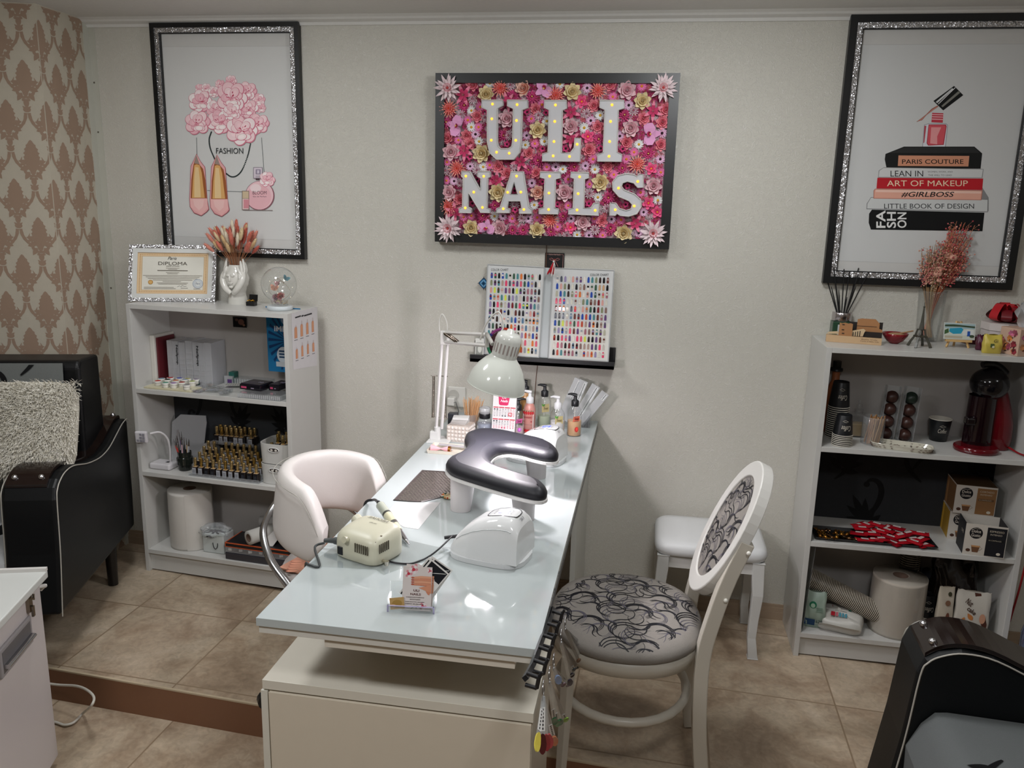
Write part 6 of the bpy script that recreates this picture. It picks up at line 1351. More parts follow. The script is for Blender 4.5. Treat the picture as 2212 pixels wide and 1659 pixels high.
B.ell(.19, .28, .035, .055, 'b0823c'); B.ell(.19, .28, .025, .04, 'd0a868'); B.ell(.86, .25, .075, .115, '9aa4b4'); B.ell(.86, .25, .066, .102, 'c6cac9'); B.ell(.86, .25, .05, .078, '9fa9b8'); B.ell(.86, .25, .044, .07, 'cdd0cd'); B.text('Paris', .825, .23, .07, .05, '3c4660', up=1, shear=.4)
B.ribbon([(.57, .17), (.60, .20), (.62, .17), (.64, .21), (.67, .18), (.70, .19)], .006, '6b6a66'); B.build('print', p)
# ceramic vase: a head cupped by two hands, with dried bunny tails
c = on(508, 657, LTOP); c.z = LTOP; t = thing('face_vase', 'white ceramic vase shaped like a face held in two hands', 'vase', c+LN*.02, LA)
def vz(u, v):
    th = 2*pi*u; z = v*.155; rr = [(0, .040, .034), (.10, .039, .033), (.28, .034, .030), (.40, .038, .034), (.52, .046, .040), (.66, .050, .044), (.80, .045, .040), (.92, .036, .034), (1, .026, .026)]
    for (a, ra_, rb), (b, rc, rd) in zip(rr, rr[1:]):
        if v <= b+1e-9: k = (v-a)/(b-a); k = k*k*(3-2*k); x, y = ra_+(rc-ra_)*k, rb+(rd-rb)*k; break
    return (x*cos(th), y*sin(th), z)
m = MB('gloss', 'd3d1ca'); m.surf(vz, 36, 34, cu=True); m.lathe([(.026, .155), (.022, .150), (.018, .11), (0, .11)], n=24, col='5c4a40'); vb = m.build('body', t)
m = MB('gloss', 'd3d1ca'); m.ball((0, -.030, .100), (.030, .018, .036), nu=18, nv=12); m.ball((0, -.049, .104), (.0050, .007, .013), nu=10, nv=8); m.ball((-.009, -.046, .115), (.010, .004, .006), nu=10, nv=6); m.ball((.009, -.046, .115), (.010, .004, .006), nu=10, nv=6)
m.ball((-.0035, -.0475, .087), (.008, .004, .003), nu=10, nv=6); m.ball((.0035, -.0475, .087), (.008, .004, .003), nu=10, nv=6); m.ball((0, -.0475, .0825), (.009, .004, .003), nu=10, nv=6); m.ball((0, -.043, .071), (.010, .006, .007), nu=10, nv=6); m.build('face', vb)
for sg in (-1, 1):
    m = MB('gloss', 'd5d3cc'); m.tube(bez([(sg*.006, -.036, .045), (sg*.024, -.040, .062), (sg*.038, -.034, .085), (sg*.043, -.024, .108), (sg*.040, -.016, .125)], 5), [.010+.004*sin(pi*i/20) for i in range(21)], n=10); hd = m.build('hand', t)
    for k, (x, y, zz, tz) in enumerate(((.026, -.030, .135, .150), (.034, -.020, .14, .172), (.038, -.008, .14, .180), (.037, .006, .135, .168), (.034, -.034, .105, .128))):
        m = MB('gloss', 'd5d3cc'); m.tube(bez([(sg*.040, -.018+.3*y, .110), (sg*(x+.002), y, zz), (sg*(x-.003), y*.9, tz)], 5), [.0075]*6+[.0065, .006, .0055, .0045, .0028], n=8); m.build('finger' if k < 4 else 'thumb', hd)
bq = thing('dried_bunny_tails', 'bunch of pink and cream dried bunny tail grass in the face vase', 'dried flowers', c+LN*.02+V((0, 0, .112)), LA)
q = random.Random(11); tail = {}
for cc_ in ('c9705e', 'b85c4c', 'd38a78', 'cfb184', 'd8c39c', 'ded3bc'):
    m = MB('petal', cc_); rr_ = random.Random(3)
    m.ball((0, 0, .019), (.0060, .0060, .021), nu=10, nv=8)
    for k in range(90): a = rr_.uniform(0, 6.28); z = rr_.uniform(0, .038); r_ = .0058*sin(pi*min(1, (z+.004)/.044)); p_ = V((r_*cos(a), r_*sin(a), z)); d_ = V((cos(a)*.5, sin(a)*.5, .9)).normalized(); s_ = V((-sin(a), cos(a), 0))*.0006; m.add([p_-s_, p_+s_, p_+d_*.009], [(0, 1, 2)], col=shade(cc_, rr_.uniform(.85, 1.15)))
    tail[cc_] = m
first = {}
for k in range(64):
    a = q.uniform(0, 2*pi); sp_ = sqrt(q.random()); L = q.uniform(.11, .19)*(1-.2*sp_); dx = cos(a)*sp_*.075-.004; dy = sin(a)*sp_*.045-.008; b_ = V((cos(a)*sp_*.012, sin(a)*sp_*.010, 0)); e_ = b_+V((dx, dy, L)); mid = b_+V((dx*.35, dy*.35, L*.55))
    cc_ = q.choice(('c9705e', 'b85c4c', 'c9705e', 'd38a78', 'b85c4c', 'c9705e')) if q.random() < .74 else q.choice(('cfb184', 'd8c39c', 'ded3bc'))
    if dx < -.02 and q.random() < .35: cc_ = q.choice(('cfb184', 'd8c39c'))
    m = MB('matte', 'a8704c'); m.tube([b_, mid, e_], [.0008, .0007, .0006], n=4); m.build('stem', bq)
    if cc_ not in first: o = first[cc_] = tail[cc_].build('seed_head', bq)
    else: o = first[cc_].copy(); COL.objects.link(o)
    d_ = (e_-mid).normalized(); o.location = e_-d_*.004; o.rotation_mode = 'QUATERNION'; o.rotation_quaternion = d_.to_track_quat('Z', 'Y'); k_ = q.uniform(1.0, 1.35); o.scale = (k_, k_, k_)
# small black box with gold chain
c = on(540, 661, LTOP, .012); t = thing('jewelry_box', 'tiny open black box with a gold chain on the left bookcase', 'box', c, LA)
m = MB('gloss', '121214'); m.box((-.018, -.012, 0), (.018, .012, .016)); m.build('box', t, bev=.001); m = MB('satin', '0f0f11'); m.add([(-.018, .012, .016), (.018, .012, .016), (.018, .016, .042), (-.018, .016, .042), (-.018, .015, .016), (.018, .015, .016), (.018, .019, .042), (-.018, .019, .042)], [(0, 1, 2, 3), (5, 4, 7, 6), (3, 2, 6, 7), (0, 3, 7, 4), (1, 5, 6, 2)]); m.build('lid', t)
m = MB('gold', 'd09a2c'); m.tube(bez([(-.015, -.006, .018), (-.006, -.002, .022), (.002, -.006, .019), (.009, -.001, .022), (.015, -.006, .018)], 5), .0022, n=6); m.build('gold_chain', t)
# glass globe with butterflies
c = on(596, 671, LTOP, .030); t = thing('glass_globe_lamp', 'clear glass globe with butterflies and flowers on a white base', 'ornament', c, 0); gz = .078
m = MB('satin', 'c2c9cc'); m.lathe([(.046, 0), (.048, .002), (.048, .014), (.045, .016)], n=32); m.build('base', t)
m = MB('clear'); m.lathe([(.030, .0165)]+[(.0665*sin(a), gz+.018-.0665*cos(a)) for a in [rad(27+6*i) for i in range(26)]], n=40, cap=False); m.build('glass_dome', t)
m = MB('petal'); q = random.Random(9)
for k in range(46):
    a = q.uniform(0, 6.28); r_ = q.uniform(0, .026); z = .020+q.uniform(0, .012); petal(m, 0, q.uniform(.010, .018), .011, a, q.uniform(.1, 1.0), .3, q.choice(('d8c8a4', 'e0d4b8', 'c9a8b0')), cup=.1, z0=0, nt=3); n_ = 12
    for j in range(n_): i_ = len(m.v)-1-j
    s0 = len(m.v)-12*1
    # shift the petal just added
    cnt_ = 18
    for j in range(len(m.v)-cnt_, len(m.v)): x, y, zz = m.v[j]; m.v[j] = (x+r_*cos(a), y+r_*sin(a), zz+z)
m.build('petals', t)
for (x, y, z, s_, col, nm) in ((-.012, -.004, .045, .018, 'b4808c', 'lilac flower'), (.010, -.008, .052, .018, 'c9605c', 'red flower')):
    tm = mk_flower('mum', (col, shade(col, .75), 'e0c080'), 4); m = MB('petal'); M = Matrix.Translation((x, y, z)) @ Matrix.Rotation(rad(50), 4, 'X') @ Matrix.Diagonal((s_, s_, s_, 1)); m.v = [tuple(M @ V(a)) for a in tm.v]; m.f, m.c, m.m, m.sm, m.mats = tm.f, tm.c, tm.m, tm.sm, ['petal']; m.build('flower', t, label=nm)
for (x, y, z, a, col, s_) in ((.030, -.005, .118, .5, '5f8c96', 1.0), (.004, -.012, .098, -.3, 'c08c8c', 1.1), (-.010, -.020, .080, .2, 'd09a84', 1.2)):
    m = MB('petal', col)
    for sg in (-1, 1):
        for L, w_, an in ((.017, .014, .6), (.012, .011, -.5)): petal(m, .001, L*s_, w_*s_, (0 if sg > 0 else pi)+sg*an, .6, .0, col, shade(col, .8), cup=.02, nt=3, tip=.3)
    m.tube([(0, -.006*s_, 0), (0, .006*s_, 0)], .0010, n=5, col='2c2c30')
    o = m.build('butterfly', t, loc=(x, y, z)); o.rotation_euler = (rad(55), a, a)
m = MB('metal', 'b9a27c')
for k in range(3): m.tube(bez([(.0, .02, .03), (.045*cos(k*2), .03*sin(k*2), .07), (.02*cos(k+1), .04*sin(k*3), .11), (-.03*cos(k), .02, .12), (.03, -.03*k*.5, .10)], 8), .0005, n=4)
m.build('wire', t)
m = MB('glow', 'fff0d0')
for k in range(7): m.ball((.045*cos(k*1.9), .035*sin(k*2.6), .05+.011*k), .0014, nu=6, nv=4)
m.build('micro_lights', t)
# sheet with nail shapes on the outer side of the left bookcase
side = LB+LU*LWd
smp_ = lambda u, v, h: Pl(560+u/13.825, 630+v/13.825, side, LU)+LU*h
t = tag(MB('paper', 'cfccce').prism([[(955, 640), (1720, 450), (1720, 3200//2*0+2210), (1010, 2330)]], smp_, .0006, .0012).build('nail_shape_sheet'), 'white sheet of eight nail shapes taped on the bookcase side', 'sheet')
B = MB('print').onto(smp_, .0015, 1e-5)
for i, (x0, x1, yb, yt) in enumerate(((1035, 1130, 1400, 955), (1215, 1300, 1345, 860), (1385, 1465, 1280, 820), (1550, 1625, 1215, 770), (1075, 1150, 2010, 1630), (1240, 1310, 1940, 1510), (1410, 1475, 1870, 1470), (1570, 1640, 1800, 1440))):
    w_ = (x1-x0); cx_ = (x0+x1)/2; ty = yt+(yb-yt)*.22
    B.poly([(x0+8, yb), (x1, yb-18), (x1-w_*.12, ty+40), (cx_+w_*.2, ty-20), (cx_, ty-30), (cx_-w_*.25, ty), (x0+w_*.05, ty+60)], 'b87c5c'); B.poly([(x0+16, yb-8), (x1-10, yb-24), (x1-w_*.2, ty+50), (cx_, ty), (x0+w_*.15, ty+60)], 'cf9470')
    tp_ = [(cx_-w_*.22, ty+10), (cx_+w_*.22, ty)]+([(cx_+w_*.12, yt), (cx_-w_*.12, yt)] if i % 4 in (1, 2, 3) else [(cx_, yt+20)]); B.poly(tp_, 'b9adac')
    B.ribbon([(x0, yb+60), (x1+10, yb+35)], 16, '4a464a')
for i, (a, b) in enumerate(((1060, 1230), (1250, 1310), (1325, 1560))): B.ribbon([(a, 800-(a-1060)*.22-20), (b, 800-(b-1060)*.22-40)], 42, '2c2a2e')
B.build('print', t)
# ---------------------------------------------------------------- left bookcase: upper shelf
def inst(u, v, z, rz=0): return (V((LB.x, LB.y, 0))+LU*u+LN*v+V((0, 0, z+.0004)), LA+rz)
def uv(px, py, z): p = Zp(px, py, z)-V((LB.x, LB.y, 0)); return p.dot(LU), p.dot(LN)
def Bx(name, label, cat, px0, px1, py, z, h, dep, col, mat='satin', push=0, rz=0, bev=.001, tz=None, group=None):
    u0, v0 = uv(px0, py, z); u1, _ = uv(px1, py, z); v0 = max(.003, min(v0+push, LD-.008-dep)); p, r = inst((u0+u1)/2, v0+dep/2, z, rz); w = abs(u1-u0)
    if tz is not None: h = Lf((px0+px1)/2, tz, v0).z-z
    t = thing(name, label, cat, p, r, group); m = MB(mat, col); m.box((-w/2, -dep/2, 0), (w/2, dep/2, h)); o = m.build('body', t, bev=bev); return t, o, w, h
Z1 = LS[0]
t, o, w, h = Bx('case', 'white case with dark red inside at the left of the upper shelf', 'case', 349, 362, 822, Z1, .19, .13, 'cbc8c0', tz=727, bev=.004, push=.02)
m = MB('satin', '5c1f26'); m.box((w/2+.0003, -.055, .008), (w/2+.008, .055, h-.010)); m.build('red_panel', t, bev=.002)
q = random.Random(2)
bw = [(363, 377, 'bdb4bd', 736), (377, 394, 'b9b9b9', 738), (395, 412, 'a9adaf', 741), (413, 431, 'b5b8ba', 738), (432, 449, 'b0b4b5', 741), (449, 464, 'b0b4b5', 743), (464, 482, 'aeb2b3', 743)]
for i, (a, b, col, ty) in enumerate(bw):
    lab = ['lilac tinted clear tip box beside the white case', 'clear tip box with black lettering, second from the case', 'clear tip box with ribbed front between the two lettered boxes', 'plain clear tip box left of the middle lettered box', 'clear tip box lettered in black at the middle of the row', 'plain clear tip box right of the middle lettered box', 'clear tip box at the right end of the row by the bead bag'][i]
    t, o, w, h = Bx('tip_box', lab, 'box', a, b, 828, Z1, .15, .10, col, 'plastic_milky', tz=ty, push=.03+.008*(i % 2), bev=.002)
    m = MB('plastic_milky'); [m.box((-w/2+.002, -.0515, h*(.12+.12*k)), (w/2-.002, -.0503, h*(.12+.12*k)+.002)) for k in range(6)]; m.build('ridges', o)
    if i in (1, 4):
        B = MB('print').onto(lambda u, v, hh: V((u, -.0518-hh, v))); B.text('Nailpop', .0035, h*.92, h*.46, w*.42, '16181a', up=1, rot=-pi/2, bold=.02) ; B.rect(w*.05, 0.003, w*.42, h*.13, '1c4a40'); B.build('print', o)
# jars on a tray
a0, b0 = uv(309, 838, Z1), uv(412, 851, Z1); p, r = inst(a0[0], a0[1]-.004, Z1); p = p; t = thing('jar_tray', 'flat cream tray holding little gel jars on the upper shelf', 'tray', p, r); tw = b0[0]-a0[0]-.01
m = MB('satin', 'c3bc9f'); m.prism([[(.008, 0), (tw-.008, 0), (tw, .008), (tw, .072), (tw-.008, .08), (.008, .08), (0, .072), (0, .008)]], lambda u, v, h: V((u, v, h)), 0, .004); m.prism([[(.012, .004), (tw-.012, .004), (tw-.004, .012), (tw-.004, .068), (tw-.012, .076), (.012, .076), (.004, .068), (.004, .012)]], lambda u, v, h: V((u, v, h)), .004, .006, col='d0caae'); m.build('tray', t)
JC = ['b8342c', '5f9c86', '9c7cae', '9c2f24', '8c8a8c', 'a9b46c', '2a2a2c', 'c0703c', '96a0b4', 'b03a3c', '2f3c9c', 'b0a83c', '7f98a8', '5c3a6c']; base = None
for k, (px, py) in enumerate(((339, 834), (355.5, 838), (373, 839), (391, 837), (401, 843), (413, 835), (360, 831), (378, 833), (397, 831), (366, 827), (386, 828), (404, 829), (347, 829), (423, 830))):
    u_, v_ = uv(px, py, Z1+.006); p, r = inst(u_, v_+.008, Z1+.006); lab = 'small white gel jar with %s lid on the cream tray' % ['bright red', 'sea green', 'lilac', 'dark red, front row', 'grey', 'olive', 'black', 'orange', 'pale blue-grey', 'crimson, back row', 'royal blue', 'mustard', 'blue-grey', 'dark purple'][k]
    t = thing('gel_jar', lab, 'jar', p, r, 'gel jars on the cream tray'); m = MB('satin', 'cfccc0'); m.lathe([(.0125, 0), (.0135, .002), (.0135, .011), (.012, .012)], n=16); m.build('jar', t); m = MB('satin', 'd2d0c8'); m.lathe([(.0145, .012), (.0148, .013), (.0148, .019), (.0138, .020)], n=16); l = m.build('lid', t); m = MB('print', JC[k]); m.lathe([(.0115, .0202), (.0115, .0206)], n=16); m.build('color_dot', l)
# sachets of sequins
SC = ['a88cae', 'b08c70', '8c94a8', 'c98aa0', '7a5c86', 'a8a49c', 'b0b8b8', '9c7c5c', 'c0b89c', '8ca0a0']
SL = ['lilac', 'bronze', 'steel grey', 'rose', 'purple', 'silver', 'pale mint', 'copper', 'straw', 'sea grey']
for k, (px, py) in enumerate(((428, 836), (440, 843), (456, 846), (432, 830), (423, 845), (466, 838), (480, 852), (452, 836), (474, 844), (488, 846))):
    u_, v_ = uv(px, py+3, Z1); p, r = inst(u_, v_+.012, Z1+.002+.0035*(k % 4), q.uniform(-1.2, 1.2)); t = thing('sequin_sachet', 'clear sachet of %s sequins piled on the upper shelf' % SL[k], 'sachet', p, r, 'sequin sachets')
    m = MB('plastic_clear'); m.surf(lambda a, b: ((a-.5)*.050, (b-.5)*.038, .0035*sin(pi*a)*sin(pi*b)+.0010*sin(9*a+7*b+k)+.0028), 9, 8); m.surf(lambda a, b: ((a-.5)*.050, (b-.5)*.038, -.0005), 2, 2); m.build('bag', t)
    m = MB('metal', SC[k]); [m.cbox(((q.random()-.5)*.034, (q.random()-.5)*.024, .001+.0012*q.random()), (.003, .003, .0006), rz=q.uniform(0, 3), rx=q.uniform(-.5, .5), col=shade(SC[k], q.uniform(.6, 1.5))) for _ in range(40)]; s_ = m.build('sequins', t); s_['kind'] = 'stuff'
# bag of beads
u_, v_ = uv(510, 824, Z1); p, r = inst(u_, v_+.02, Z1); t = thing('bead_bag', 'small clear bag of dark beads propped up on the upper shelf', 'bag', p, r)
m = MB('plastic_clear'); m.surf(lambda a, b: ((a-.5)*(.045+.01*b)+.004-.022*b, .022*b*1.0+.006*sin(pi*a)*(1-b)*-1, .002+.085*b+.004*sin(6*a)*b), 8, 8); m.build('bag', t); m = MB('gloss', '4a3c40')
for _ in range(120): b = q.random()*.62; a = q.random(); m.ball(((a-.5)*.04+.004-.022*b, .022*b-.006*sin(pi*a)*(1-b)-.002, .006+.085*b), .0022, nu=5, nv=3, col=q.choice(('4a3c40', '8c7c80', '2c2426', 'b0a4a4')))
o = m.build('beads', t); o['kind'] = 'stuff'
# organizers and black kits
for (a, b, py, push, hh, lab, n) in ((495, 611, 866, .004, .020, 'clear ribbed organizer box at the front right of the upper shelf', 22), (520, 611, 828, .075, .032, 'clear ribbed organizer box behind the black kits', 14)):
    t, o, w, h = Bx('organizer_box', lab, 'box', a, b-2, py, Z1, hh, .085 if push < .05 else .05, '9cb4bc', 'plastic_clear', push=push); m = MB('plastic_milky'); dd = .0425 if push < .05 else .025
    [m.box((-w/2+w*(k+.5)/n-.002, -dd-.0014, .003), (-w/2+w*(k+.5)/n+.002, -dd-.0004, h-.003)) for k in range(n)]; m.build('ribs', o)
for (a, b, py, lab, rz) in ((514, 576, 843, 'black nail form kit with pink end label', -.12), (577, 608, 845, 'black nail form kit with pink label at the right wall', -.05)):
    u0, v0 = uv(a, py, Z1+.02); u1, _ = uv(b, py, Z1+.02); p, r = inst((u0+u1)/2, v0+.045, Z1+.0212, rz); w = u1-u0-.004; t = thing('kit_box', lab, 'box', p, r); m = MB('gloss', '17151c'); m.box((-w/2, -.036, 0), (w/2, .05, .022)); o = m.build('box', t, bev=.002); m = MB('gloss', '201c28'); m.box((-w/2+.004, -.032, .022), (w/2-.004, .046, .0245)); m.build('lid', t)
    B = MB('print').onto(lambda u, v, hh: V((u, -.0362-hh, v))); B.rect(-w/2+.008, .006, -w/2+.008+w*.26, .014, 'c2486e'); B.rect(w*.05, .007, w*.2, .011, '8a8090'); B.build('label', o); B = MB('print').onto(lambda u, v, hh: V((u, v, .0247+hh))); B.text('10', w*.12, .0, .018, .016, 'b9b2c4', up=1); [B.ribbon([(-w*.3, -.02+.008*k), (w*.05, -.02+.008*k)], .0012, '6a6274') for k in range(4)]; B.build('print', o)
t, o, w, h = Bx('storage_tub', 'small clear tub with a purple label behind the sachets', 'tub', 518, 540, 818, Z1, .035, .04, 'b8b8b8', 'plastic_milky', push=.0); m = MB('print', '5c3f78'); m.box((-w*.1, -.0212, .006), (w*.4, -.0202, .022)); m.build('label', o)
for (a, b, py, lab) in ((486, 498, 820, 'small dark green box behind the sachets'), (563, 577, 793, 'small green box beside the blue magazine')):
    Bx('small_box', lab, 'box', a, b, py+12, Z1, .03 if a < 500 else .05, .03, '1f5f56', push=.05 if a < 500 else .02)
# stickers sheet
u_, v_ = uv(500, 838, Z1); p, r = inst(u_, v_+.01, Z1+.012, .35); m = MB('paper', 'c3c2bc'); m.box((-.03, -.022, 0), (.03, .022, .0008)); o = m.build('sticker_sheet', loc=p, rz=r); tag(o, 'white sheet of black nail stickers lying behind the sachets', 'sheet')
B = MB('print').onto(lambda u, v, hh: V((u, v, .001+hh))); [leaf(B, -.026+.009*(k % 6), -.018+.009*(k//6), .7, .008, .003, '2c2c2c') for k in range(24)]; B.build('print', o)
# blue magazine leaning at the right, picture card at the top
P0 = Lf(576, 803, .12); mw = LWd-.0195-(P0-LB).dot(LU); t = tag(MB('paper', '1f6fa0').prism([[(0, 0), (mw, 0), (mw, .262), (0, .262)]], lambda u, v, h: P0+LU*u+V((0, 0, v))*.985-LN*(h-.02+v*.02), 0, .004).build('magazine'), 'bright blue cartoon-style magazine standing at the right of the upper shelf', 'magazine')
B = MB('print').onto(lambda u, v, h: P0+LU*u+V((0, 0, v))*.985-LN*(.0045-.02+v*.02+h), 0, 1e-5)
for k in range(11): a = -1.2+k*.24+pi; B.poly([(.09, .13), (.09+cos(a-.05)*.085, max(.01, min(.25, .13+sin(a-.05)*.13))), (.09+cos(a+.05)*.085, max(.01, min(.25, .13+sin(a+.05)*.13)))], '123c6c')
B.ell(.085, .215, .022, .022, '9cb8dc'); B.ell(.09, .155, .018, .03, 'b06c3c'); B.text('IME', .034, .165, .05, .022, 'd8dce4', up=1, bold=.02); B.ell(.07, .07, .03, .034, 'c9d2da'); [B.rect(.05, .058+.012*k, .085, .065+.012*k, '2c4a6c') for k in range(3)]; B.rect(.035, .022, .09, .042, 'c3c8cc'); B.build('print', t)
P0 = Lf(504, 706, LD-.012); t = tag(MB('paper', '1c1a1a').prism([[(0, 0), (.062, 0), (.062, .042), (0, .042)]], lambda u, v, h: P0+LU*u+V((0, 0, v))-LN*h, 0, .001).build('picture_card'), 'small dark picture card stuck high on the bookcase back panel', 'card'); B = MB('print').onto(lambda u, v, h: P0+LU*u+V((0, 0, v))-LN*(.0013+h)); B.ell(.038, .022, .014, .012, '7a5448'); B.ell(.018, .03, .008, .006, '5c4038'); B.ell(.05, .01, .006, .005, '8a6250'); B.build('print', t)
# ---------------------------------------------------------------- left bookcase: middle shelf
Z2 = LS[1]
u_, v_ = uv(343, 1016, Z2); p, r = inst(u_+.0, v_+.035, Z2); t = thing('clip_lamp', 'small white gooseneck lamp with square head on the middle shelf', 'lamp', p, r)
m = MB('satin', 'c9c6c8'); m.box((-.048, -.032, 0), (.048, .036, .026)); b_ = m.build('base', t, bev=.008, seg=3); m = MB('satin', '22242a'); m.box((.012, -.006, .0262), (.026, .008, .0266)); m.build('button', b_)
m = MB('satin', 'cfcccd'); hdp = V((-.040, -.072, .148)); m.tube(bez([(.024, .01, .026), (.026, .01, .08), (.022, .002, .128), (.006, -.02, .158), (-.018, -.05, .158)], 6), .0048, n=8); m.build('neck', t)
m = MB('satin', 'd0cdd0'); m.cbox(hdp, (.050, .016, .050), rz=rad(12), rx=rad(6)); h_ = m.build('head', t, bev=.006, seg=3); m = MB('gloss', '8d8c94')
for i in range(3):
    for j in range(3): m.cbox(hdp+V((.002+(i-1)*.013, -.0090, (j-1)*.013)), (.0085, .003, .0085), rz=rad(12), rx=rad(6))
m.build('led', h_)
# cup with brushes
u_, v_ = uv(391, 1019, Z2); p, r = inst(u_, v_+.03, Z2); t = thing('brush_cup', 'dark smoked ribbed glass cup full of nail brushes', 'cup', p, r)
m = MB('gloss', '1d211d'); n = 36; pr = [(.024, 0), (.025, .006), (.025, .022), (.031, .026), (.032, .050), (.031, .054), (.0262, .056), (.027, .078), (.0245, .078), (.022, .01), (.0, .008)]
vs = [(rr*(1+.03*(i % 2))*cos(2*pi*i/n), rr*(1+.03*(i % 2))*sin(2*pi*i/n), z) for rr, z in pr for i in range(n)]; m.add(vs, [(j*n+i, j*n+(i+1) % n, (j+1)*n+(i+1) % n, (j+1)*n+i) for j in range(len(pr)-1) for i in range(n)]); m.build('cup', t)
BN = ['thin brush with red handle', 'second red-handled brush', 'silver ferrule brush', 'pale wooden brush', 'dark slim brush', 'grey handled brush', 'purple brush', 'white handled brush', 'bronze brush', 'long dark brush', 'short steel brush', 'pale pink brush', 'black brush', 'clear handled brush']
for k in range(14):
    a = 2*pi*k/14+q.uniform(-.2, .2); s_ = q.uniform(.4, 1); hgt = q.uniform(.125, .165); e_ = V((cos(a)*.038*s_, sin(a)*.022*s_, hgt)); b_ = V((cos(a)*.014, sin(a)*.014, .012)); col = ['b0322c', 'b83a30', '8c8c92', 'c0a078', '2c2c34', '7c7c84', '5c4468', 'c9c6c4', '8c6a4c', '222428', '9c9ca4', 'c9a0a4', '1a1a1c', 'b0b4b8'][k]
    if k < 2: e_ = V((-.030-.008*k, -.014, .12+.01*k)); b_ = V((-.008, -.01, .02))
    d_ = e_-b_; tt = thing('nail_brush', BN[k]+' in the smoked cup', 'brush', p+V((0, 0, 0)), r, 'brushes in the smoked cup'); m = MB('satin', col); m.tube([b_, b_+d_*.75], [.0026, .0022], n=6); m.build('handle', tt); m = MB('metal', 'b4b4b8'); m.tube([b_+d_*.75, b_+d_*.88], [.0022, .0016], n=6); m.build('ferrule', tt); m = MB('matte', '3a3432'); m.tube([b_+d_*.88, b_+d_], [.0015, .0005], n=5); m.build('bristles', tt)
# grey folder leaning at the back left, pale ribbed pack
P0 = V((LB.x, LB.y, 0))+LU*.03+LN*.17+V((0, 0, Z2+.001)); t = tag(MB('plastic_milky').prism([[(0, 0), (.15, 0), (.165, .17), (.16, .20), (.04, .195), (.0, .16)]], lambda u, v, h: P0+LU*u+LN*(.03*v/.2-h*1)+V((0, 0, v)), 0, .004).build('document_sleeve'), 'grey translucent document sleeve leaning at the back of the middle shelf', 'sleeve')
m = MB('print', '9c9898'); m.prism([[(.02, .05), (.028, .05), (.034, .13), (.026, .13)]], lambda u, v, h: P0+LU*u+LN*(.03*v/.2-h)+V((0, 0, v)), .0042, .005); m.build('label_strip', t)
P0 = V((LB.x, LB.y, 0))+LU*.22+LN*.15+V((0, 0, Z2+.0005)); t = thing('wipe_pack', 'pale ribbed pack behind the brush cup', 'pack', P0, LA); m = MB('matte', 'b3aca8')
for k in range(10): a0_ = .0+k*.006; m.prism([[(-.032+a0_*.3, 0), (.03-k*.001, 0), (.036-k*.0015, .05), (.02, .088), (-.012+k*.001, .094), (-.034, .06)]], lambda u, v, h: V((u, h, v)), a0_, a0_+.0045)
m.build('wipes', t)
# stacked white baskets with bottles
def basket(label, z, tz_):
    u0, v0 = uv(561, 1043 if z == Z2 else 1043, Z2); u0b, u1 = u0, LWd-.020; p, r = inst((u0+u1)/2, .085, z); w = u1-u0; t = thing('white_basket', label, 'basket', p, r); hh = .083
    m = MB('satin', 'c9c9c5'); n = 40; pr = [(.93, 0), (.95, .003), (1, hh-.003), (1, hh), (.965, hh), (.955, hh-.003), (.91, .004), (0, .004)]
    fx = lambda k, a: (k*(w/2)*sp(cos(a), .45), k*.066*sp(sin(a), .45))
    m.add([(*fx(k, 2*pi*i/n), z_) for k, z_ in pr for i in range(n)], [(j*n+i, j*n+(i+1) % n, (j+1)*n+(i+1) % n, (j+1)*n+i) for j in range(len(pr)-1) for i in range(n)], sm=False); b_ = m.build('basket', t)
    m = MB('satin', 'd2d2cf'); rg = [(.022*sp(cos(a), .7)*1.0, .0085*sin(a)) for a in [2*pi*i/24 for i in range(24)]]; m.tube([(x, -.0665, .060+y) for x, y in rg], .0018, n=5, closed=True); m.prism([rg], lambda u_, v_, h: V((u_, -.0655-h, .060+v_)), 0, .0006, col='3a3432'); m.build('handle_slot', b_)
    m = MB('gloss', 'c9c4bc')
    for k in (-1, 1): m.ball((k*.009, -.0672, .059), (.006, .0012, .005), nu=8, nv=5)
    m.build('bottles_inside', b_); return t, (u0+u1)/2, w
basket('lower white plastic basket on the middle shelf', Z2, 0); tb_, ub, wb = basket('upper white basket stacked on the other, full of gold-capped bottles', Z2+.0835, 0)
# polish bottles
def mkpolish(lab=True, capc='c8b07c'):
    m = MB('gloss', '2b2422'); m.box((-.0105, -.0105, 0), (.0105, .0105, .034)); o = m.build('polish_bottle', bev=.0015)
    m = MB('print', 'c9b08c'); m.box((-.0085, -.0085, .0341), (.0085, .0085, .0346)); m.build('shoulder', o)
    m = MB('print', 'a8aab0' if lab else '1a1a1e'); m.box((-.0088, -.0109, .004), (.0088, -.0106, .031)); [m.box((-.006, -.0111, .008+.006*k), (.005, -.0110, .010+.006*k), col='4a4c54') for k in range(3)]; m.build('label', o)
    m = MB('gold', capc); m.lathe([(.0048, .034), (.0042, .037), (.0066, .039), (.0066, .069), (.0058, .071)], n=12); c_ = m.build('cap', o); return o
pb_ = [mkpolish(True), mkpolish(False), mkpolish(True, 'b0904c')]; used = [0, 0, 0]
def polish(p, r, lab, grp):
    k = q.choice((0, 0, 1, 2)); o = pb_[k]
    if used[k]: o = dup(pb_[k], p, r)
    else: o.location = p; o.rotation_euler.z = r; used[k] = 1
    tag(o, lab, 'bottle', grp)
ul, vl = uv(411, 1026, Z2); ur, vr = uv(556, 1047, Z2); n_ = 11; st = (ur-ul-.012)/n_; rv = max(.012, vl-.0)
p, r = inst(ul-.002, .016, Z2); t = thing('display_rack', 'clear stepped rack holding rows of polish bottles on the middle shelf', 'rack', p, r); wr_ = ur-ul+.004
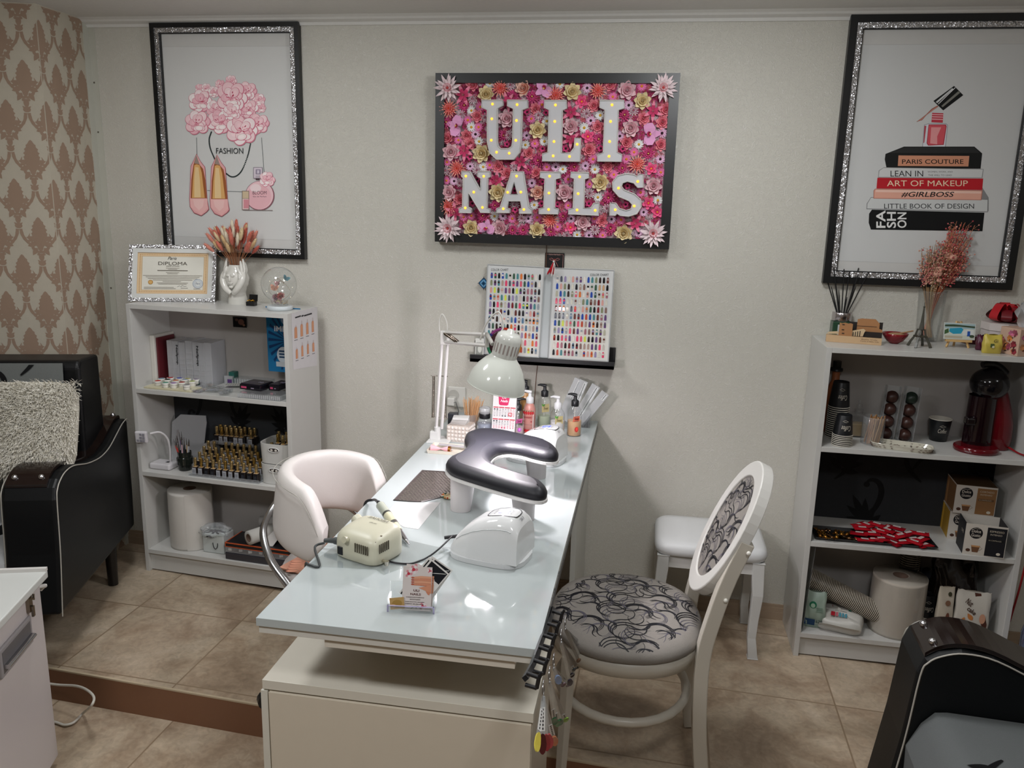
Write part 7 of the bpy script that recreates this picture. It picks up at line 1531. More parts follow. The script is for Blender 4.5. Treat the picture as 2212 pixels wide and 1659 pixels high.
for k in range(4):
    m = MB('plastic_clear'); m.box((0, -.003+.034*k, .014*k), (wr_, .029+.034*k, .014*k+.0025)); m.box((0, -.0045+.034*k, .014*k), (wr_, -.003+.034*k, .014*k+.014)); m.build('tier', t)
    if k < 3: m = MB('plastic_clear'); m.box((0, .0265+.034*k, .0), (wr_, .029+.034*k, .014*(k+1))); m.build('riser', t)
for k in range(4):
    for i in range(n_):
        if k == 3 and i in (2, 9): continue
        p, r = inst(ul+.008+st*(i+.5)-.002*k, .029+.034*k, Z2+.014*k+.0022); p.z = Z2+.014*k+.003; polish(p, r+q.uniform(-.06, .06), 'gold-capped polish bottle, %s row of the lower rack, %s' % (('front', 'second', 'third', 'rear')[k], nth(i)), ['front row of polish bottles', 'second row of polish bottles', 'third row of polish bottles', 'rear row of polish bottles'][k])
u2, _ = uv(466, 1000, Z2); p, r = inst(u2+.012, .165, Z2); w2_ = .19; t = thing('display_rack', 'tall clear rack carrying the raised back rows of polish bottles', 'rack', p, r)
m = MB('plastic_clear'); m.box((0, -.004, .094), (w2_, .056, .0965)); m.build('tier', t); m = MB('plastic_clear'); m.box((0, -.0055, .094), (w2_, -.004, .110)); m.build('lip', t)
for x in (.0, w2_-.003): m = MB('plastic_clear'); m.box((x, -.004, 0), (x+.003, .056, .094)); m.build('leg', t)
for k in range(2):
    for i in range(8):
        if (k, i) == (0, 6): continue
        p, r = inst(u2+.024+.0228*i, .165+.010+.027*k, 0); p.z = Z2+.0968; polish(p, r+q.uniform(-.1, .1), 'gold-capped polish bottle, %s row of the raised rack, %s' % (('front', 'back')[k], nth(i)), ['front row on the raised rack', 'back row on the raised rack'][k])
for i, (du, dv) in enumerate(((-.030, .03), (-.012, -.01), (.004, .03), (.016, -.02), (.03, .02), (.028, -.005), (-.034, -.02))):
    p, r = inst(ub+du, .085+dv, 0); p.z = Z2+.0835+.0045+.034*(i < 6); polish(p, r+q.uniform(-.4, .4), 'gold-capped polish bottle in the upper white basket, '+['back left', 'front left of centre', 'back centre', 'front right of centre', 'far right back', 'right edge', 'front left corner'][i], 'bottles in the upper white basket')
    if i < 6: pass
m = MB('satin', 'a8a49c'); p, r = inst(ub, .085, Z2+.0835+.004); m.box((-wb*.40, -.050, 0), (wb*.40, .050, .0335)); tag(m.build('bottle_insert', loc=p, rz=r), 'grey tray insert under the bottles in the upper basket', 'insert')
# ---------------------------------------------------------------- left bookcase: bottom shelf
Z3 = LS[2]
def towel_roll(label, c, R, H, core, rz=0, col='c6c2bb'):
    t = thing('paper_roll', label, 'paper roll', c, rz); m = MB('paper', col); m.lathe([(core, 0), (R, 0), (R*1.005, .01), (R*1.005, H-.01), (R, H), (core, H)], n=44, cap=False); m.build('roll', t)
    m = MB('matte', '7a6254'); m.lathe([(core, .002), (core, H-.0003), (core*.93, H-.0003), (core*.93, .002)], n=28, cap=False); m.build('core', t); return t
u_, v_ = uv(389, 1190, Z3); p, r = inst(u_, max(.094, v_+.088), Z3); t = towel_roll('large white paper towel roll on the bottom shelf of the left bookcase', p, .088, Lf(385, 1064, .0).z*0+.245, .026, r)
m = MB('paper', 'c9c5be'); m.surf(lambda a, b: ((.0895+.006*a)*cos(-1.2+1.3*a), (.0895+.006*a)*sin(-1.2+1.3*a), .001+.243*b), 14, 2); m.build('loose_end', t)
t, o, w, h = Bx('equipment_box', 'small white box with a cable loop at the bottom shelf centre', 'box', 439, 494, 1192, Z3, .06, .075, 'bfc4c1', push=.0, bev=.004, tz=1156); m = MB('satin', '1c1c20'); m.tube([(.012+.011*cos(a), -.041, .048-.026*abs(sin(a))) for a in [pi*i/12 for i in range(13)]], .0016, n=5); m.build('cable_loop', t)
u0, v0 = uv(492, 1200, Z3); u1 = LWd-.022; p, r = inst((u0+u1)/2+.004, .075, Z3); w = u1-u0-.012; t = thing('tool_case', 'dark translucent case with small parts on the bottom shelf', 'case', p, r)
m = MB('gloss', '34343a'); m.box((-w/2, -.065, 0), (w/2, .065, .030)); o = m.build('tray', t, bev=.003); m = MB('plastic_clear'); m.box((-w/2, -.065, .0305), (w/2, .065, .052)); m.build('lid', t, bev=.003)
for k in range(6): m = MB('satin', ['c4c2bc', 'b8b6b2', 'bcbab6', 'a9a7a4', 'c0605c', 'b0aeaa'][k]); m.cbox((-w/2+.02+k*w/6.6, -.058+.004*(k % 2), .042), (.014, .006, .010), rz=.3*(k % 3)); m.build('small_part', o)
p2_ = p.copy(); p2_.z = Z3+.0535; t = thing('shallow_box', 'black shallow box with an orange rim lying on the dark case', 'box', p2_, r); m = MB('satin', '17161a'); m.box((-w/2+.002, -.062, 0), (w/2-.002, .06, .018)); o = m.build('box', t); m = MB('satin', 'c4562c')
for a_, b_ in (((-w/2+.002, -.0635, .0155), (w/2-.002, -.061, .0195)), ((-w/2+.0005, -.0635, .0005), (-w/2+.003, .06, .0195)), ((-w/2+.002, -.0635, 0), (w/2-.002, -.061, .0025))): m.box(a_, b_)
m.build('orange_rim', t)
# crumpled film bag on the white box
u_, v_ = uv(468, 1155, Z3+.062); p, r = inst(u_+.006, .072, Z3+.0625); m = MB('plastic_clear'); hs = random.Random(4)
def crumple(a, b, rx, ry, rz_, k=1): th = 2*pi*a; ph = pi*b; n1 = 1+k*.13*sin(5*th+3*ph)+k*.1*sin(9*th-4*ph)+k*.06*sin(17*th+8*ph); return (rx*cos(th)*sin(ph)*n1, ry*sin(th)*sin(ph)*n1, rz_*(1-cos(ph))*.5*(1+.2*k*sin(7*th)))
m.surf(lambda a, b: crumple(a, b, .062, .045, .050), 60, 26, cu=True); t = m.build('film_bag', loc=p, rz=r); tag(t, 'crumpled clear film bag lying on the small white box', 'bag'); m = MB('satin', '2a2a30'); m.surf(lambda a, b: crumple(a, b, .045, .030, .022, 1.5), 24, 10, cu=True); m.build('dark_contents', t)
# rolls and papers
def hroll(label, c, d, R, L, core, col): 
    t = thing('film_roll', label, 'roll', c); z = V(d).normalized(); m = MB('paper', col); M = z.to_track_quat('Z', 'Y').to_matrix().to_4x4(); m.T = M; m.lathe([(core, 0), (R, 0), (R, L), (core, L)], n=32, cap=False); m.build('roll', t); m = MB('matte', '6c5548'); m.T = M; m.lathe([(core, L-.001), (core, .0003), (core*.9, .0003), (core*.9, L-.001)], n=24, cap=False); m.build('core', t); return t
c = Lf(589, 1126, .0); c = c+V((0, 0, -.0)); zc_ = Z3+.074+.031
c = V((LB.x, LB.y, 0))+LU*(uv(589, 1126, zc_)[0])+LN*.012+V((0, 0, zc_)); hroll('narrow white film roll with its brown core facing out', c, LN*.75+LU*.35, .029, .15, .017, 'bdbbb5')
c2 = V((LB.x, LB.y, 0))+LU*.475+LN*.115+V((0, 0, Z3+.135)); hroll('second clear film roll lying further back under the middle shelf', c2, LU*.9+LN*.3, .022, .12, .014, 'b0aeac')
P0 = V((LB.x, LB.y, 0))+LU*.455+LN*.03+V((0, 0, Z3+.0745)); t = tag(MB('paper', 'c0bdb9').surf(lambda a, b: P0+LU*(.12*a+.05*b)+LN*(.02+.13*b-.02*a)+V((0, 0, .004+.012*sin(3*a+1)*(1-b)+.10*b*(.4+.6*a)+.003*sin(11*a))), 16, 10).surf(lambda a, b: P0+LU*(.12*a+.05*b)+LN*(.02+.13*b-.02*a)+V((0, 0, .0033+.012*sin(3*a+1)*(1-b)+.10*b*(.4+.6*a)+.003*sin(11*a))), 16, 10).build('paper_sheets'), 'torn white paper sheets draped over the black and orange box', 'paper')
m = MB('metal', 'b0b0ae'); u_, v_ = uv(577, 1090, Z3+.2); p, r = inst(.60, .20, Z3); m.lathe([(.0125, 0), (.0125, LS[1]-Z3-.0195)], n=16); tag(m.build('metal_tube', loc=p), 'short metal tube propping the middle shelf from below', 'tube')
# ---------------------------------------------------------------- right bookcase: on top
def R_(px, py, z, push=0): p = Zp(px, py, z); p.z = z+.0004; p.y = max(RB.y+.004, min(-.012, p.y+push)); p.x = Yp(px, py, p.y).x; return p
q = random.Random(21)
c = R_(1816, 706, RTOP, .035); t = thing('reed_diffuser', 'reed diffuser with black sticks, silver collar and green glass', 'diffuser', c)
m = MB('gloss', '2f4a38'); m.box((-.035, -.035, 0), (.035, .035, .058)); b_ = m.build('bottle', t, bev=.003); m = MB('paper', 'b9bcbb'); m.box((-.018, -.0358, .006), (.012, -.0352, .048)); m.build('label', b_)
m = MB('metal', 'c9c4c6'); m.lathe([(.033, .0585), (.034, .060), (.034, .088), (.033, .090), (.026, .090)], n=28); m.build('collar', t)
for k in range(14):
    a = 2*pi*k/14; d = q.uniform(.35, 1); m = MB('matte', '0e0e10'); m.tube([(.008*cos(a), .008*sin(a), .060), (.008*cos(a)+cos(a)*.075*d-.004, .008*sin(a)+sin(a)*.045*d, q.uniform(.225, .262))], .0019, n=6); m.build('reed', t)
a, b = Zp(1784, 738, RTOP), Zp(1904, 747, RTOP); wF = (b-a).length; t = thing('fortress_model', 'layered plywood souvenir model of a stone fortress', 'souvenir', V((a.x, a.y+.004, RTOP+.0004)), atan2((b-a).y, (b-a).x))
K, W1, W2_ = '1d1512', 'c2a27c', 'a4744a'; fm = lambda u, v, h: V((u*wF, -h, v*wF))
m = MB('matte', W1); m.prism([[(0, 0), (1, 0), (1, .135), (0, .135)]], fm, -.001, .002); m.box((0, .0015, 0), (wF, .035, .004), col=K); m.box((0, .0015, .004), (wF, .035, .022), col=W1); m.build('base', t)
m = MB('matte', K); m.prism([[(.40, .135), (1, .135), (1, .42), (.94, .42), (.93, .40), (.52, .40), (.40, .40)]], fm, -.030, -.026); m.build('dark_layer', t)
m = MB('matte', W2_); m.prism([[(.54, .135), (.54, .46), (.62, .48), (.86, .48), (.94, .40), (.94, .30), (1, .28), (1, .18), (.46, .20), (.46, .135)]], fm, -.024, -.020); [m.cbox(((.56+.06*i)*wF, .0195, .335*wF), (.012, .001, .0012), col=K) for i in range(6)]; m.build('rear_wall', t)
m = MB('matte', K); m.prism([[(.46, .135), (1, .135), (1, .235), (.46, .235)]], fm, -.016, -.013); m.build('inner_dark_layer', t)  # dark sheet between the rear wall and the arcade
m = MB('matte', 'c9b08c'); m.prism([[(.0, .15), (.05, .19), (.2, .21), (.24, .16)]], fm, -.010, -.007); m.prism([[(.46, .135), (.46, .24), (.66, .29), (.70, .26), (.68, .22), (.66, .14)]], fm, -.010, -.008); [m.prism([[(.475+.04*i, .14), (.49+.04*i, .14), (.49+.04*i, .215+.01*i), (.475+.04*i, .215+.01*i)]], fm, -.0078, -.0074, col=K) for i in range(4)]; m.build('arcade', t)
m = MB('matte', W2_); m.prism([[(.22, .125), (.46, .125), (.46, .37), (.42, .385), (.38, .375), (.32, .39), (.27, .375), (.22, .385)]], fm, -.006, -.003); [m.cbox((x*wF, .0025, z*wF), (.008, .001, .003), col=K) for x, z in ((.29, .35), (.29, .25), (.30, .18))]; m.build('tower', t)
B = MB('print').onto(fm, .0022); B.text('Baba Vida', .64, .085, .28, .022, '5c442c', up=1); B.text('Castle of Baba Vida', .62, .05, .33, .022, '5c442c', up=1); B.build('lettering', t)
c = R_(1931, 744, RTOP, .026); t = thing('red_bowl', 'small dark red glazed bowl with a wooden spoon in it', 'bowl', c); m = MB('gloss', '7c1620'); m.lathe([(.014, 0), (.016, .002), (.028, .010), (.040, .026), (.0435, .036), (.0425, .036), (.038, .026), (.026, .012), (.0, .006)], n=32); b_ = m.build('bowl', t)
m = MB('matte', '9c7a58'); m.ball((.004, 0, .030), (.030, .022, .008), nu=14, nv=6); m.tube([(.005, -.006, .034), (.055, -.010, .048)], [.004, .0025], n=6); m.build('spoon', t)
c = R_(1985, 750, RTOP, .008); t = thing('eiffel_tower', 'dark bronze Eiffel Tower figurine in front of the glass vase', 'figurine', c, rad(12)); BZ = '3c3a30'
def leg4(m, z0, z1, r0, r1, w0, w1):
    for sx in (-1, 1):
        for sy in (-1, 1): m.tube([(sx*r0, sy*r0, z0), (sx*(r0*.62+r1*.38), sy*(r0*.62+r1*.38), z0+(z1-z0)*.45), (sx*r1, sy*r1, z1)], [w0, (w0+w1)/2, w1], n=4, sm=False)
m = MB('satin', BZ); leg4(m, 0, .036, .026, .013, .0055, .004); m.build('legs', t); m = MB('satin', BZ); m.box((-.0165, -.0165, .034), (.0165, .0165, .039)); m.build('platform', t); m = MB('satin', BZ); leg4(m, .039, .060, .0115, .0075, .004, .003); m.box((-.010, -.010, .058), (.010, .010, .061)); m.build('middle', t)
m = MB('satin', BZ); m.tube([(0, 0, .061), (0, 0, .085), (0, 0, .12), (0, 0, .135)], [.0100, .0060, .0032, .0026], n=4, sm=False); m.ball((0, 0, .137), (.0038, .0038, .003), nu=8, nv=5); m.tube([(0, 0, .138), (0, 0, .152)], .0010, n=5); m.build('spire', t)
c = R_(2003, 738, RTOP, .045); c.x -= .004; t = thing('glass_vase', 'tall clear glass vase of dried flowers on the right bookcase', 'vase', c); m = MB('clear'); m.lathe([(0, .002), (.034, .002), (.036, .006), (.041, .07), (.046, .175), (.0465, .180), (.0445, .178), (.039, .07), (.034, .012), (0, .012)], n=36); m.build('vase', t)
bq = thing('dried_flowers', 'tall bunch of coral and beige dried flax and statice in the glass vase', 'dried flowers', c)
stems = {}; berries = MB('petal'); 
for k in range(130):
    a = q.uniform(0, 2*pi); s_ = sqrt(q.random()); right = cos(a)*s_ > -.05; L = q.uniform(.27, .44) if right else q.uniform(.24, .36); b_ = V((cos(a+2.5)*.018*s_, sin(a+2.5)*.016*s_, .014)); sx = cos(a)*s_
    e_ = V((.022+sx*.088, sin(a)*s_*.055-.01, L-.02*s_)) ; mid = V((sx*.030, sin(a)*s_*.025, .17)); mid.y = max(-.034, min(.034, mid.y)); col = q.choice(('b96c4c', 'c47a54', 'bf6a50')) if right else q.choice(('a88c64', 'b0946c', 'a07c58'))
    e_.y = min(e_.y, -c.y-.02)
    m = MB('matte', col); pts_ = bez([b_, mid, e_], 4); m.tube(pts_, [.0011]*6+[.0009]*3, n=4); m.build('stem', bq) if k < 100 else stems.setdefault('m', MB('matte', col)).tube(pts_, .0009, n=4, col=col)
    nb = q.randint(6, 13)
    for j in range(nb):
        tt = q.uniform(.62, 1.0); i_ = min(len(pts_)-2, int(tt*(len(pts_)-1))); p_ = pts_[i_].lerp(pts_[i_+1], tt*(len(pts_)-1)-i_); o_ = V((q.uniform(-1, 1), q.uniform(-1, .8), q.uniform(-.2, 1)))*(.020 if right else .017); e2 = p_+o_; e2.y = min(e2.y, -c.y-.034)
        berries.tube([p_, e2], .0004, n=3, col='b98a6c'); cc_ = q.choice(('b84a4c', 'c2605c', 'a83c48', 'c9806c', 'd09080')) if right else q.choice(('c08a74', 'b87868', 'c9a088', 'b05c5c'))
        berries.ball(e2, q.uniform(.0022, .0036), nu=6, nv=4, col=cc_)
o = berries.build('seed_heads', bq); o['kind'] = 'stuff'
if 'm' in stems: o = stems['m'].build('fine_stems', bq); o['kind'] = 'stuff'
for (x, y, z, s_) in ((.022, -.045, .305, .014), (.034, -.05, .300, .014), (-.004, -.045, .258, .013), (-.006, -.045, .243, .014), (.002, -.042, .220, .009)):
    m = MB('petal', 'cf9c88'); m.ball((x, y, z), (s_, s_*.8, s_*.75), nu=12, nv=8, e=.8); [petal(m, 0, s_*1.1, s_*.7, 2*pi*k/6, .9, .6, 'd8a896', 'b9735f', cup=.1, z0=0, nt=3) for k in range(6)]
    for j in range(len(m.v)-6*15, len(m.v)): vx, vy, vz_ = m.v[j]; m.v[j] = (x+vx, y-vz_*1.0, z+vy)
    m.build('pale_bloom', bq)
m = MB('matte', 'bfae98')
for k in range(60): x, z = q.uniform(-.02, .03), q.uniform(.16, .30); m.ball((x*(z/.2), -.035+q.uniform(-.012, .01), z), q.uniform(.0015, .003), nu=5, nv=3)
o = m.build('white_statice', bq); o['kind'] = 'stuff'
# mini easel with seaside painting
c = R_(2066, 752, RTOP, .02); t = thing('mini_easel', 'tiny wooden easel holding a seaside magnet picture', 'easel', c); WD_ = 'c9a46c'
for sg in (-1, 1):
    m = MB('matte', WD_); m.tube([(sg*.036, -.008, 0), (sg*.006, .012, .088)], .0042, n=4, sm=False); m.build('leg', t)
m = MB('matte', WD_); m.tube([(0, .030, 0), (0, .014, .086)], .0038, n=4, sm=False); m.build('leg', t); m = MB('matte', WD_); m.box((-.042, -.014, .020), (.042, -.003, .028)); m.build('ledge', t)
P0 = c+V((-.050, -.012, .0285)); p = thing('seaside_picture', 'small seaside picture with blue bay standing on the mini easel', 'picture', P0); pm = lambda u, v, h: V((u, v*.2-h, v)); m = MB('satin', 'c9cdc8'); m.prism([[(0, 0), (.100, 0), (.100, .055), (0, .055)]], pm, -.004, .0); o = m.build('tile', p)
B = MB('print').onto(pm, .0003); B.rect(.002, .002, .098, .053, 'c3c7ba'); B.rect(.002, .036, .098, .053, '9cb4b8'); B.poly([(.002, .048), (.03, .05), (.098, .046), (.098, .04), (.05, .043), (.002, .042)], '3a4a34'); B.poly([(.018, .036), (.055, .040), (.062, .034), (.055, .020), (.03, .018), (.016, .026)], '2a94b4'); B.poly([(.002, .03), (.014, .036), (.016, .022), (.002, .016)], '3c5a34'); B.rect(.074, .012, .086, .028, '20509c'); B.poly([(.06, .03), (.075, .036), (.095, .034), (.096, .018), (.06, .014)], 'cfd2cf'); B.rect(.075, .013, .084, .029, '2450a0'); B.rect(.004, .004, .06, .012, 'b0a894'); B.ell(.09, .012, .008, .005, '3c4a34'); B.build('print', o)
c = R_(2097, 746, RTOP, .075); m = MB('gloss', '3c1218'); m.lathe([(.034, 0), (.036, .004), (.036, .026), (.032, .028)], n=28); tag(m.build('red_tin', loc=c), 'low dark red round tin behind the mini easel', 'tin')
# hat box with bow
c = V((1.213, -.082, RTOP+.0004)); t = thing('gift_hat_box', 'white octagonal gift box with flower print under a big red bow', 'gift box', c, rad(10)); pts8 = [(.070*cos(rad(22.5+45*k)), .070*sin(rad(22.5+45*k))) for k in range(8)]
m = MB('satin', 'c3bab8'); m.prism([pts8], lambda u, v, h: V((u, v, h)), 0, .062); b_ = m.build('box', t); m = MB('satin', 'c9c0bc'); m.prism([[(x*1.05, y*1.05) for x, y in pts8]], lambda u, v, h: V((u, v, h)), .0625, .088); m.build('lid', t, bev=.002)
B = MB('print').onto(lambda u, v, h: V((u, -.0653-h, v))); [B.ell(-.002+.007*cos(k*1.3), .045+.006*sin(k*1.3), .006, .005, ('b8507c', 'c8688c', 'a03c64')[k % 3]) for k in range(7)]; B.build('print', b_)
m = MB('satin', '6e0f1a'); 
for k in range(9):
    a = 2*pi*k/9; L = .062 if k % 2 else .050; P = bez([(0, 0, .002), (cos(a)*L*.5, sin(a)*L*.5, .045+.01*(k % 3)), (cos(a)*L, sin(a)*L, .020), (cos(a)*L*.6, sin(a)*L*.6, .004), (0, 0, .003)], 5); w_ = V((-sin(a), cos(a), 0))*.016; vs = [p_+s_*w_ for p_ in P for s_ in (-1, 1)]; m.add([V(v)+V((0, 0, .0885)) for v in vs], [(2*i, 2*i+1, 2*i+3, 2*i+2) for i in range(len(P)-1)], sm=True, col=('6e0f1a', '8a1420', 'b01c24')[k % 3])
for k in range(3): a = .5+k*2.2; P = bez([(0, 0, .03), (cos(a)*.02, sin(a)*.02, .062), (cos(a)*.036, sin(a)*.036, .040), (0, 0, .03)], 5); w_ = V((-sin(a), cos(a), 0))*.014; m.add([V(v)+V((0, 0, .0885)) for v in [p_+s_*w_ for p_ in P for s_ in (-1, 1)]], [(2*i, 2*i+1, 2*i+3, 2*i+2) for i in range(len(P)-1)], sm=True, col='b81c26')
m.build('bow', t)
def pouch(name, label, cat, c, w, h, d, col, rz=0, mat='satin', art=None, tilt=0, k=1.0, top=.15, parent_rz=None):
    t = thing(name, label, cat, c, rz); m = MB(mat, col); T_ = Matrix.Rotation(tilt, 4, 'X')
    def f(a, b):
        th = 2*pi*a; e = .55; f_ = d*(sin(pi*min(1, b*.9+.12))**.7)*(1 if b < .98 else .1)*(1-.0*b); x = w/2*sp(cos(th), .5)*(1+.03*k*sin(b*17)+.02*k*sin(9*th)); y = f_/2*sp(sin(th), e)*(1+.15*k*sin(6*th+9*b)); return T_ @ V((x*(1-top*.2*abs(2*b-1)), y, h*b+.004*k*sin(5*th)*b))
    m.surf(f, 32, 16, cu=True); m.add([f(i/32, 0) for i in range(32)][::-1], [tuple(range(32))]); o = m.build('pouch', t)
    if art: B = MB('print').onto(lambda u, v, hh: T_ @ V((u, -(d/2*(sin(pi*min(1, max(0, v/h)*.9+.12))**.7)*(max(0, 1-(abs(u)/(w*.52))**4)**.25))*1.02-.0025-hh, v)), 0, 1e-5); art(B, w, h); B.build('print', o)
    return t
pouch('chocolate_pouch', 'purple foil pouch lying between easel and gift boxes', 'pouch', V((1.128, -.165, RTOP+.0004)), .056, .050, .03, '4c1530', k=1)
def art_y(B, w, h): B.text('Gi', -.002, h*.62, .014, .010, '3c3a2a', up=1, shear=.3); B.rect(-.012, h*.35, .0, h*.55, '4a5a34'); B.ell(-.003, h*.38, .004, .004, 'd8d4b4')
pouch('chocolate_pouch', 'yellow foil pouch in front of the white gift box', 'pouch', V((1.128, -.222, RTOP+.0004)), .058, .062, .034, 'c3b04c', k=.6, art=art_y)
# floral box and tissue
P0 = Zp(2142, 753, RTOP); t = thing('floral_tissue_box', 'box printed with dusky roses at the right edge of the picture', 'box', V((1.190, -.268, RTOP+.0004)), rad(20)); m = MB('print', 'c3a490'); m.box((0, 0, 0), (.115, .085, .088)); b_ = m.build('box', t, bev=.001)
for fc in (0, 1):
    B = MB('print').onto((lambda u, v, h: V((u, -h, v))) if fc == 0 else (lambda u, v, h: V((-h, .085-u, v))), .0006, 1e-5); B.cyc = 60; ww = .115 if fc == 0 else .085; qq = random.Random(3+fc)
    for k in range(13):
        x, y, s_ = qq.uniform(.012, ww-.012), qq.uniform(.012, .076), qq.uniform(.008, .015); cc_ = qq.choice(('9c4a5c', 'b8743c', '7c2a34', 'c9846c', 'b0607c', 'c08458')); mxs = lambda a_, lo, hi: max(lo, min(hi, a_))
        for j in range(7): B.ell(mxs(x+cos(j)*s_*.45, s_*.5, ww-s_*.5), mxs(y+sin(j)*s_*.45, s_*.5, .087-s_*.5), s_*.45, s_*.34, shade(cc_, .8+.07*j), rot=j, n=10)
        leaf(B, mxs(x, .01, ww-.02), mxs(y-s_, .01, .07), qq.uniform(0, 1.4), .014, .004, '3a2a24')
    B.build('print', b_)
m = MB('paper', 'c9cacc'); m.surf(lambda a, b: ((.055+(.02+.045*b)*(a-.5)*1.6+.012*b+.006*sin(9*a+4*b)), .04+.010*sin(8*a+3*b)*(.3+b)+.01*b, .0885+.105*b*(1-.5*(2*a-1)**2)), 22, 12); m.surf(lambda a, b: ((.055+(.02+.030*b)*(a-.5)*1.6-.004*b), .05+.012*cos(7*a+3*b)*(.3+b), .0885+.080*b*(1-.5*(2*a-1)**2)), 18, 10); tt = m.build('tissue', t)
# ---------------------------------------------------------------- upper shelf of the right bookcase
ZR1 = RS[0]
def cup(label, c, inverted, art=True, group=None, rim_only=False, rz=0, H=.085, rt=.038, rb=.028, col='15171a'):
    t = thing('paper_cup', label, 'cup', c, rz, group); m = MB('satin', col)
    if inverted: m.lathe([(rt, 0), (rb, H-.002), (rb-.001, H), (rb-.002, H-.003), (0, H-.003)], n=28, cap=False)
    else: m.lathe([(0, .001), (rb, 0), (rt, H)], n=28, cap=False); m.lathe([(rt-.001, H), (rb-.001, .006), (0, .006)], n=28, cap=False, col='c9c3b8')
    m.build('wall', t); m = MB('paper', 'd3cdc0'); z = 0 if inverted else H; m.tube([(rt*cos(a), rt*sin(a), z+(.0012 if inverted else 0)) for a in [2*pi*i/28 for i in range(28)]], .0014, n=5, closed=True); m.build('rim', t)
    if art:
        w = t; f = lambda u, v, h: V(((rt-(rt-rb)*(v/H if inverted else 1-v/H)+.0009+h)*cos(-pi/2+u/rt), (rt-(rt-rb)*(v/H if inverted else 1-v/H)+.0009+h)*sin(-pi/2+u/rt), v)); B = MB('print').onto(f); sg = -1 if inverted else 1; B.text('Coffee', .018 if inverted else -.016, H*.60 if inverted else H*.42, .032, .016, 'c3bdb0', up=sg, shear=.3, rot=pi if inverted else 0) if not inverted else B.text('Coffee', .020, H*.52, .034, .018, 'c3bdb0', up=1, shear=.3, rot=pi*1.0)
        B.ribbon([(-.012, H*.72), (-.002, H*.78), (.010, H*.72), (.002, H*.68), (-.008, H*.70)], .0012, 'c3bdb0'); B.build('logo', t)
    return t
c = R_(1798, 952, ZR1); c = V((.692, -.125, ZR1+.0004)); N1 = 17
def stack(n, c, step, lab0, grp, H, rt, rb):
    m = MB('satin', '16181b'); m.lathe([(rt, 0), (rt-(rt-rb)*.12, H*.14)], n=28, cap=False); o0 = m.build('nested_cup'); m = MB('paper', 'cfc9bc'); m.tube([(rt*cos(a), rt*sin(a), .0012) for a in [2*pi*i/28 for i in range(28)]], .0016, n=5, closed=True); m.build('rim', o0)
    for k in range(n):
        o = o0 if k == 0 else dup(o0); o.location = V(c)+V((0, 0, .0006+k*step)); tag(o, lab0+', '+nth(k, 'from the bottom'), 'cup', grp)
stack(15, c, .0074, 'inverted black paper cup in the tall stack by the left panel', 'tall stack of inverted cups', .085, .036, .027); cup('inverted black coffee cup with script logo on top of the tall stack', c+V((0, 0, .1116)), True, H=.092, rt=.036, rb=.027)
c = V((.690, -.232, ZR1+.0004)); stack(6, c, .0062, 'inverted black paper cup at the foot of the short stack', 'short stack of inverted cups', .075, .033, .025); cup('inverted small black coffee cup with script logo on the short stack', c+V((0, 0, .0378)), True, H=.072, rt=.033, rb=.025)
c = Zp(2025, 952, ZR1); cup('single upright black paper cup beside the coffee machine', V((c.x+.004, c.y+.01, ZR1+.0004)), False, H=.080, rt=.0375, rb=.0285)
c = V((.688, -.045, ZR1+.0004)); t = thing('syrup_bottle', 'tall amber syrup bottle with black cap behind the cup stack', 'bottle', c); m = MB('satin', '9c5a34'); m.lathe([(.030, 0), (.031, .01), (.031, .15), (.014, .19), (.013, .225)], n=24); m.build('bottle', t); m = MB('satin', '141416'); m.lathe([(.022, .226), (.022, .236), (.015, .238), (.015, .262)], n=18); m.build('cap', t)
c = Zp(1835, 938, ZR1); c = V((.768, -.100, ZR1+.0004)); t = thing('glass_decanter', 'small glass decanter with crystal stopper behind the short cup stack', 'decanter', c); m = MB('clear'); m.box((-.034, -.026, 0), (.034, .026, .085)); m.lathe([(.015, .085), (.013, .098), (.016, .100)], n=16); m.build('bottle', t, bev=.006); m = MB('gloss', '8d7a5c'); m.box((-.029, -.022, .004), (.029, .022, .05)); m.build('contents', t, bev=.004); m = MB('clear'); m.ball((0, 0, .112), (.010, .010, .012), nu=8, nv=6); m.ball((0, 0, .128), (.006, .006, .007), nu=8, nv=6); m.build('stopper', t)
# jar with wooden stirrers
c = Zp(1874, 940, ZR1); c = V((.800, -.185, ZR1+.0004)); t = thing('stirrer_jar', 'round clear jar packed with wooden stirrers', 'jar', c); m = MB('plastic_clear'); m.lathe([(.036, 0), (.037, .004), (.037, .096), (.036, .098)], n=28, cap=False); m.lathe([(0, .001), (.036, .001)], n=28, cap=False); m.build('jar', t)
for k in range(46): a = q.uniform(0, 6.28); r_ = .026*sqrt(q.random()); m = MB('matte', q.choice(('a87c50', 'b08a5c', '9c7048'))); tl = q.uniform(-.012, .012); m.tube([(r_*cos(a), r_*sin(a), .003), (max(-.033, min(.033, r_*cos(a)+tl+.008)), max(-.02, min(.02, r_*sin(a)*.9)), .093+q.uniform(-.01, .01))], [.0024, .0022], n=4, sm=False); m.build('stirrer', t)
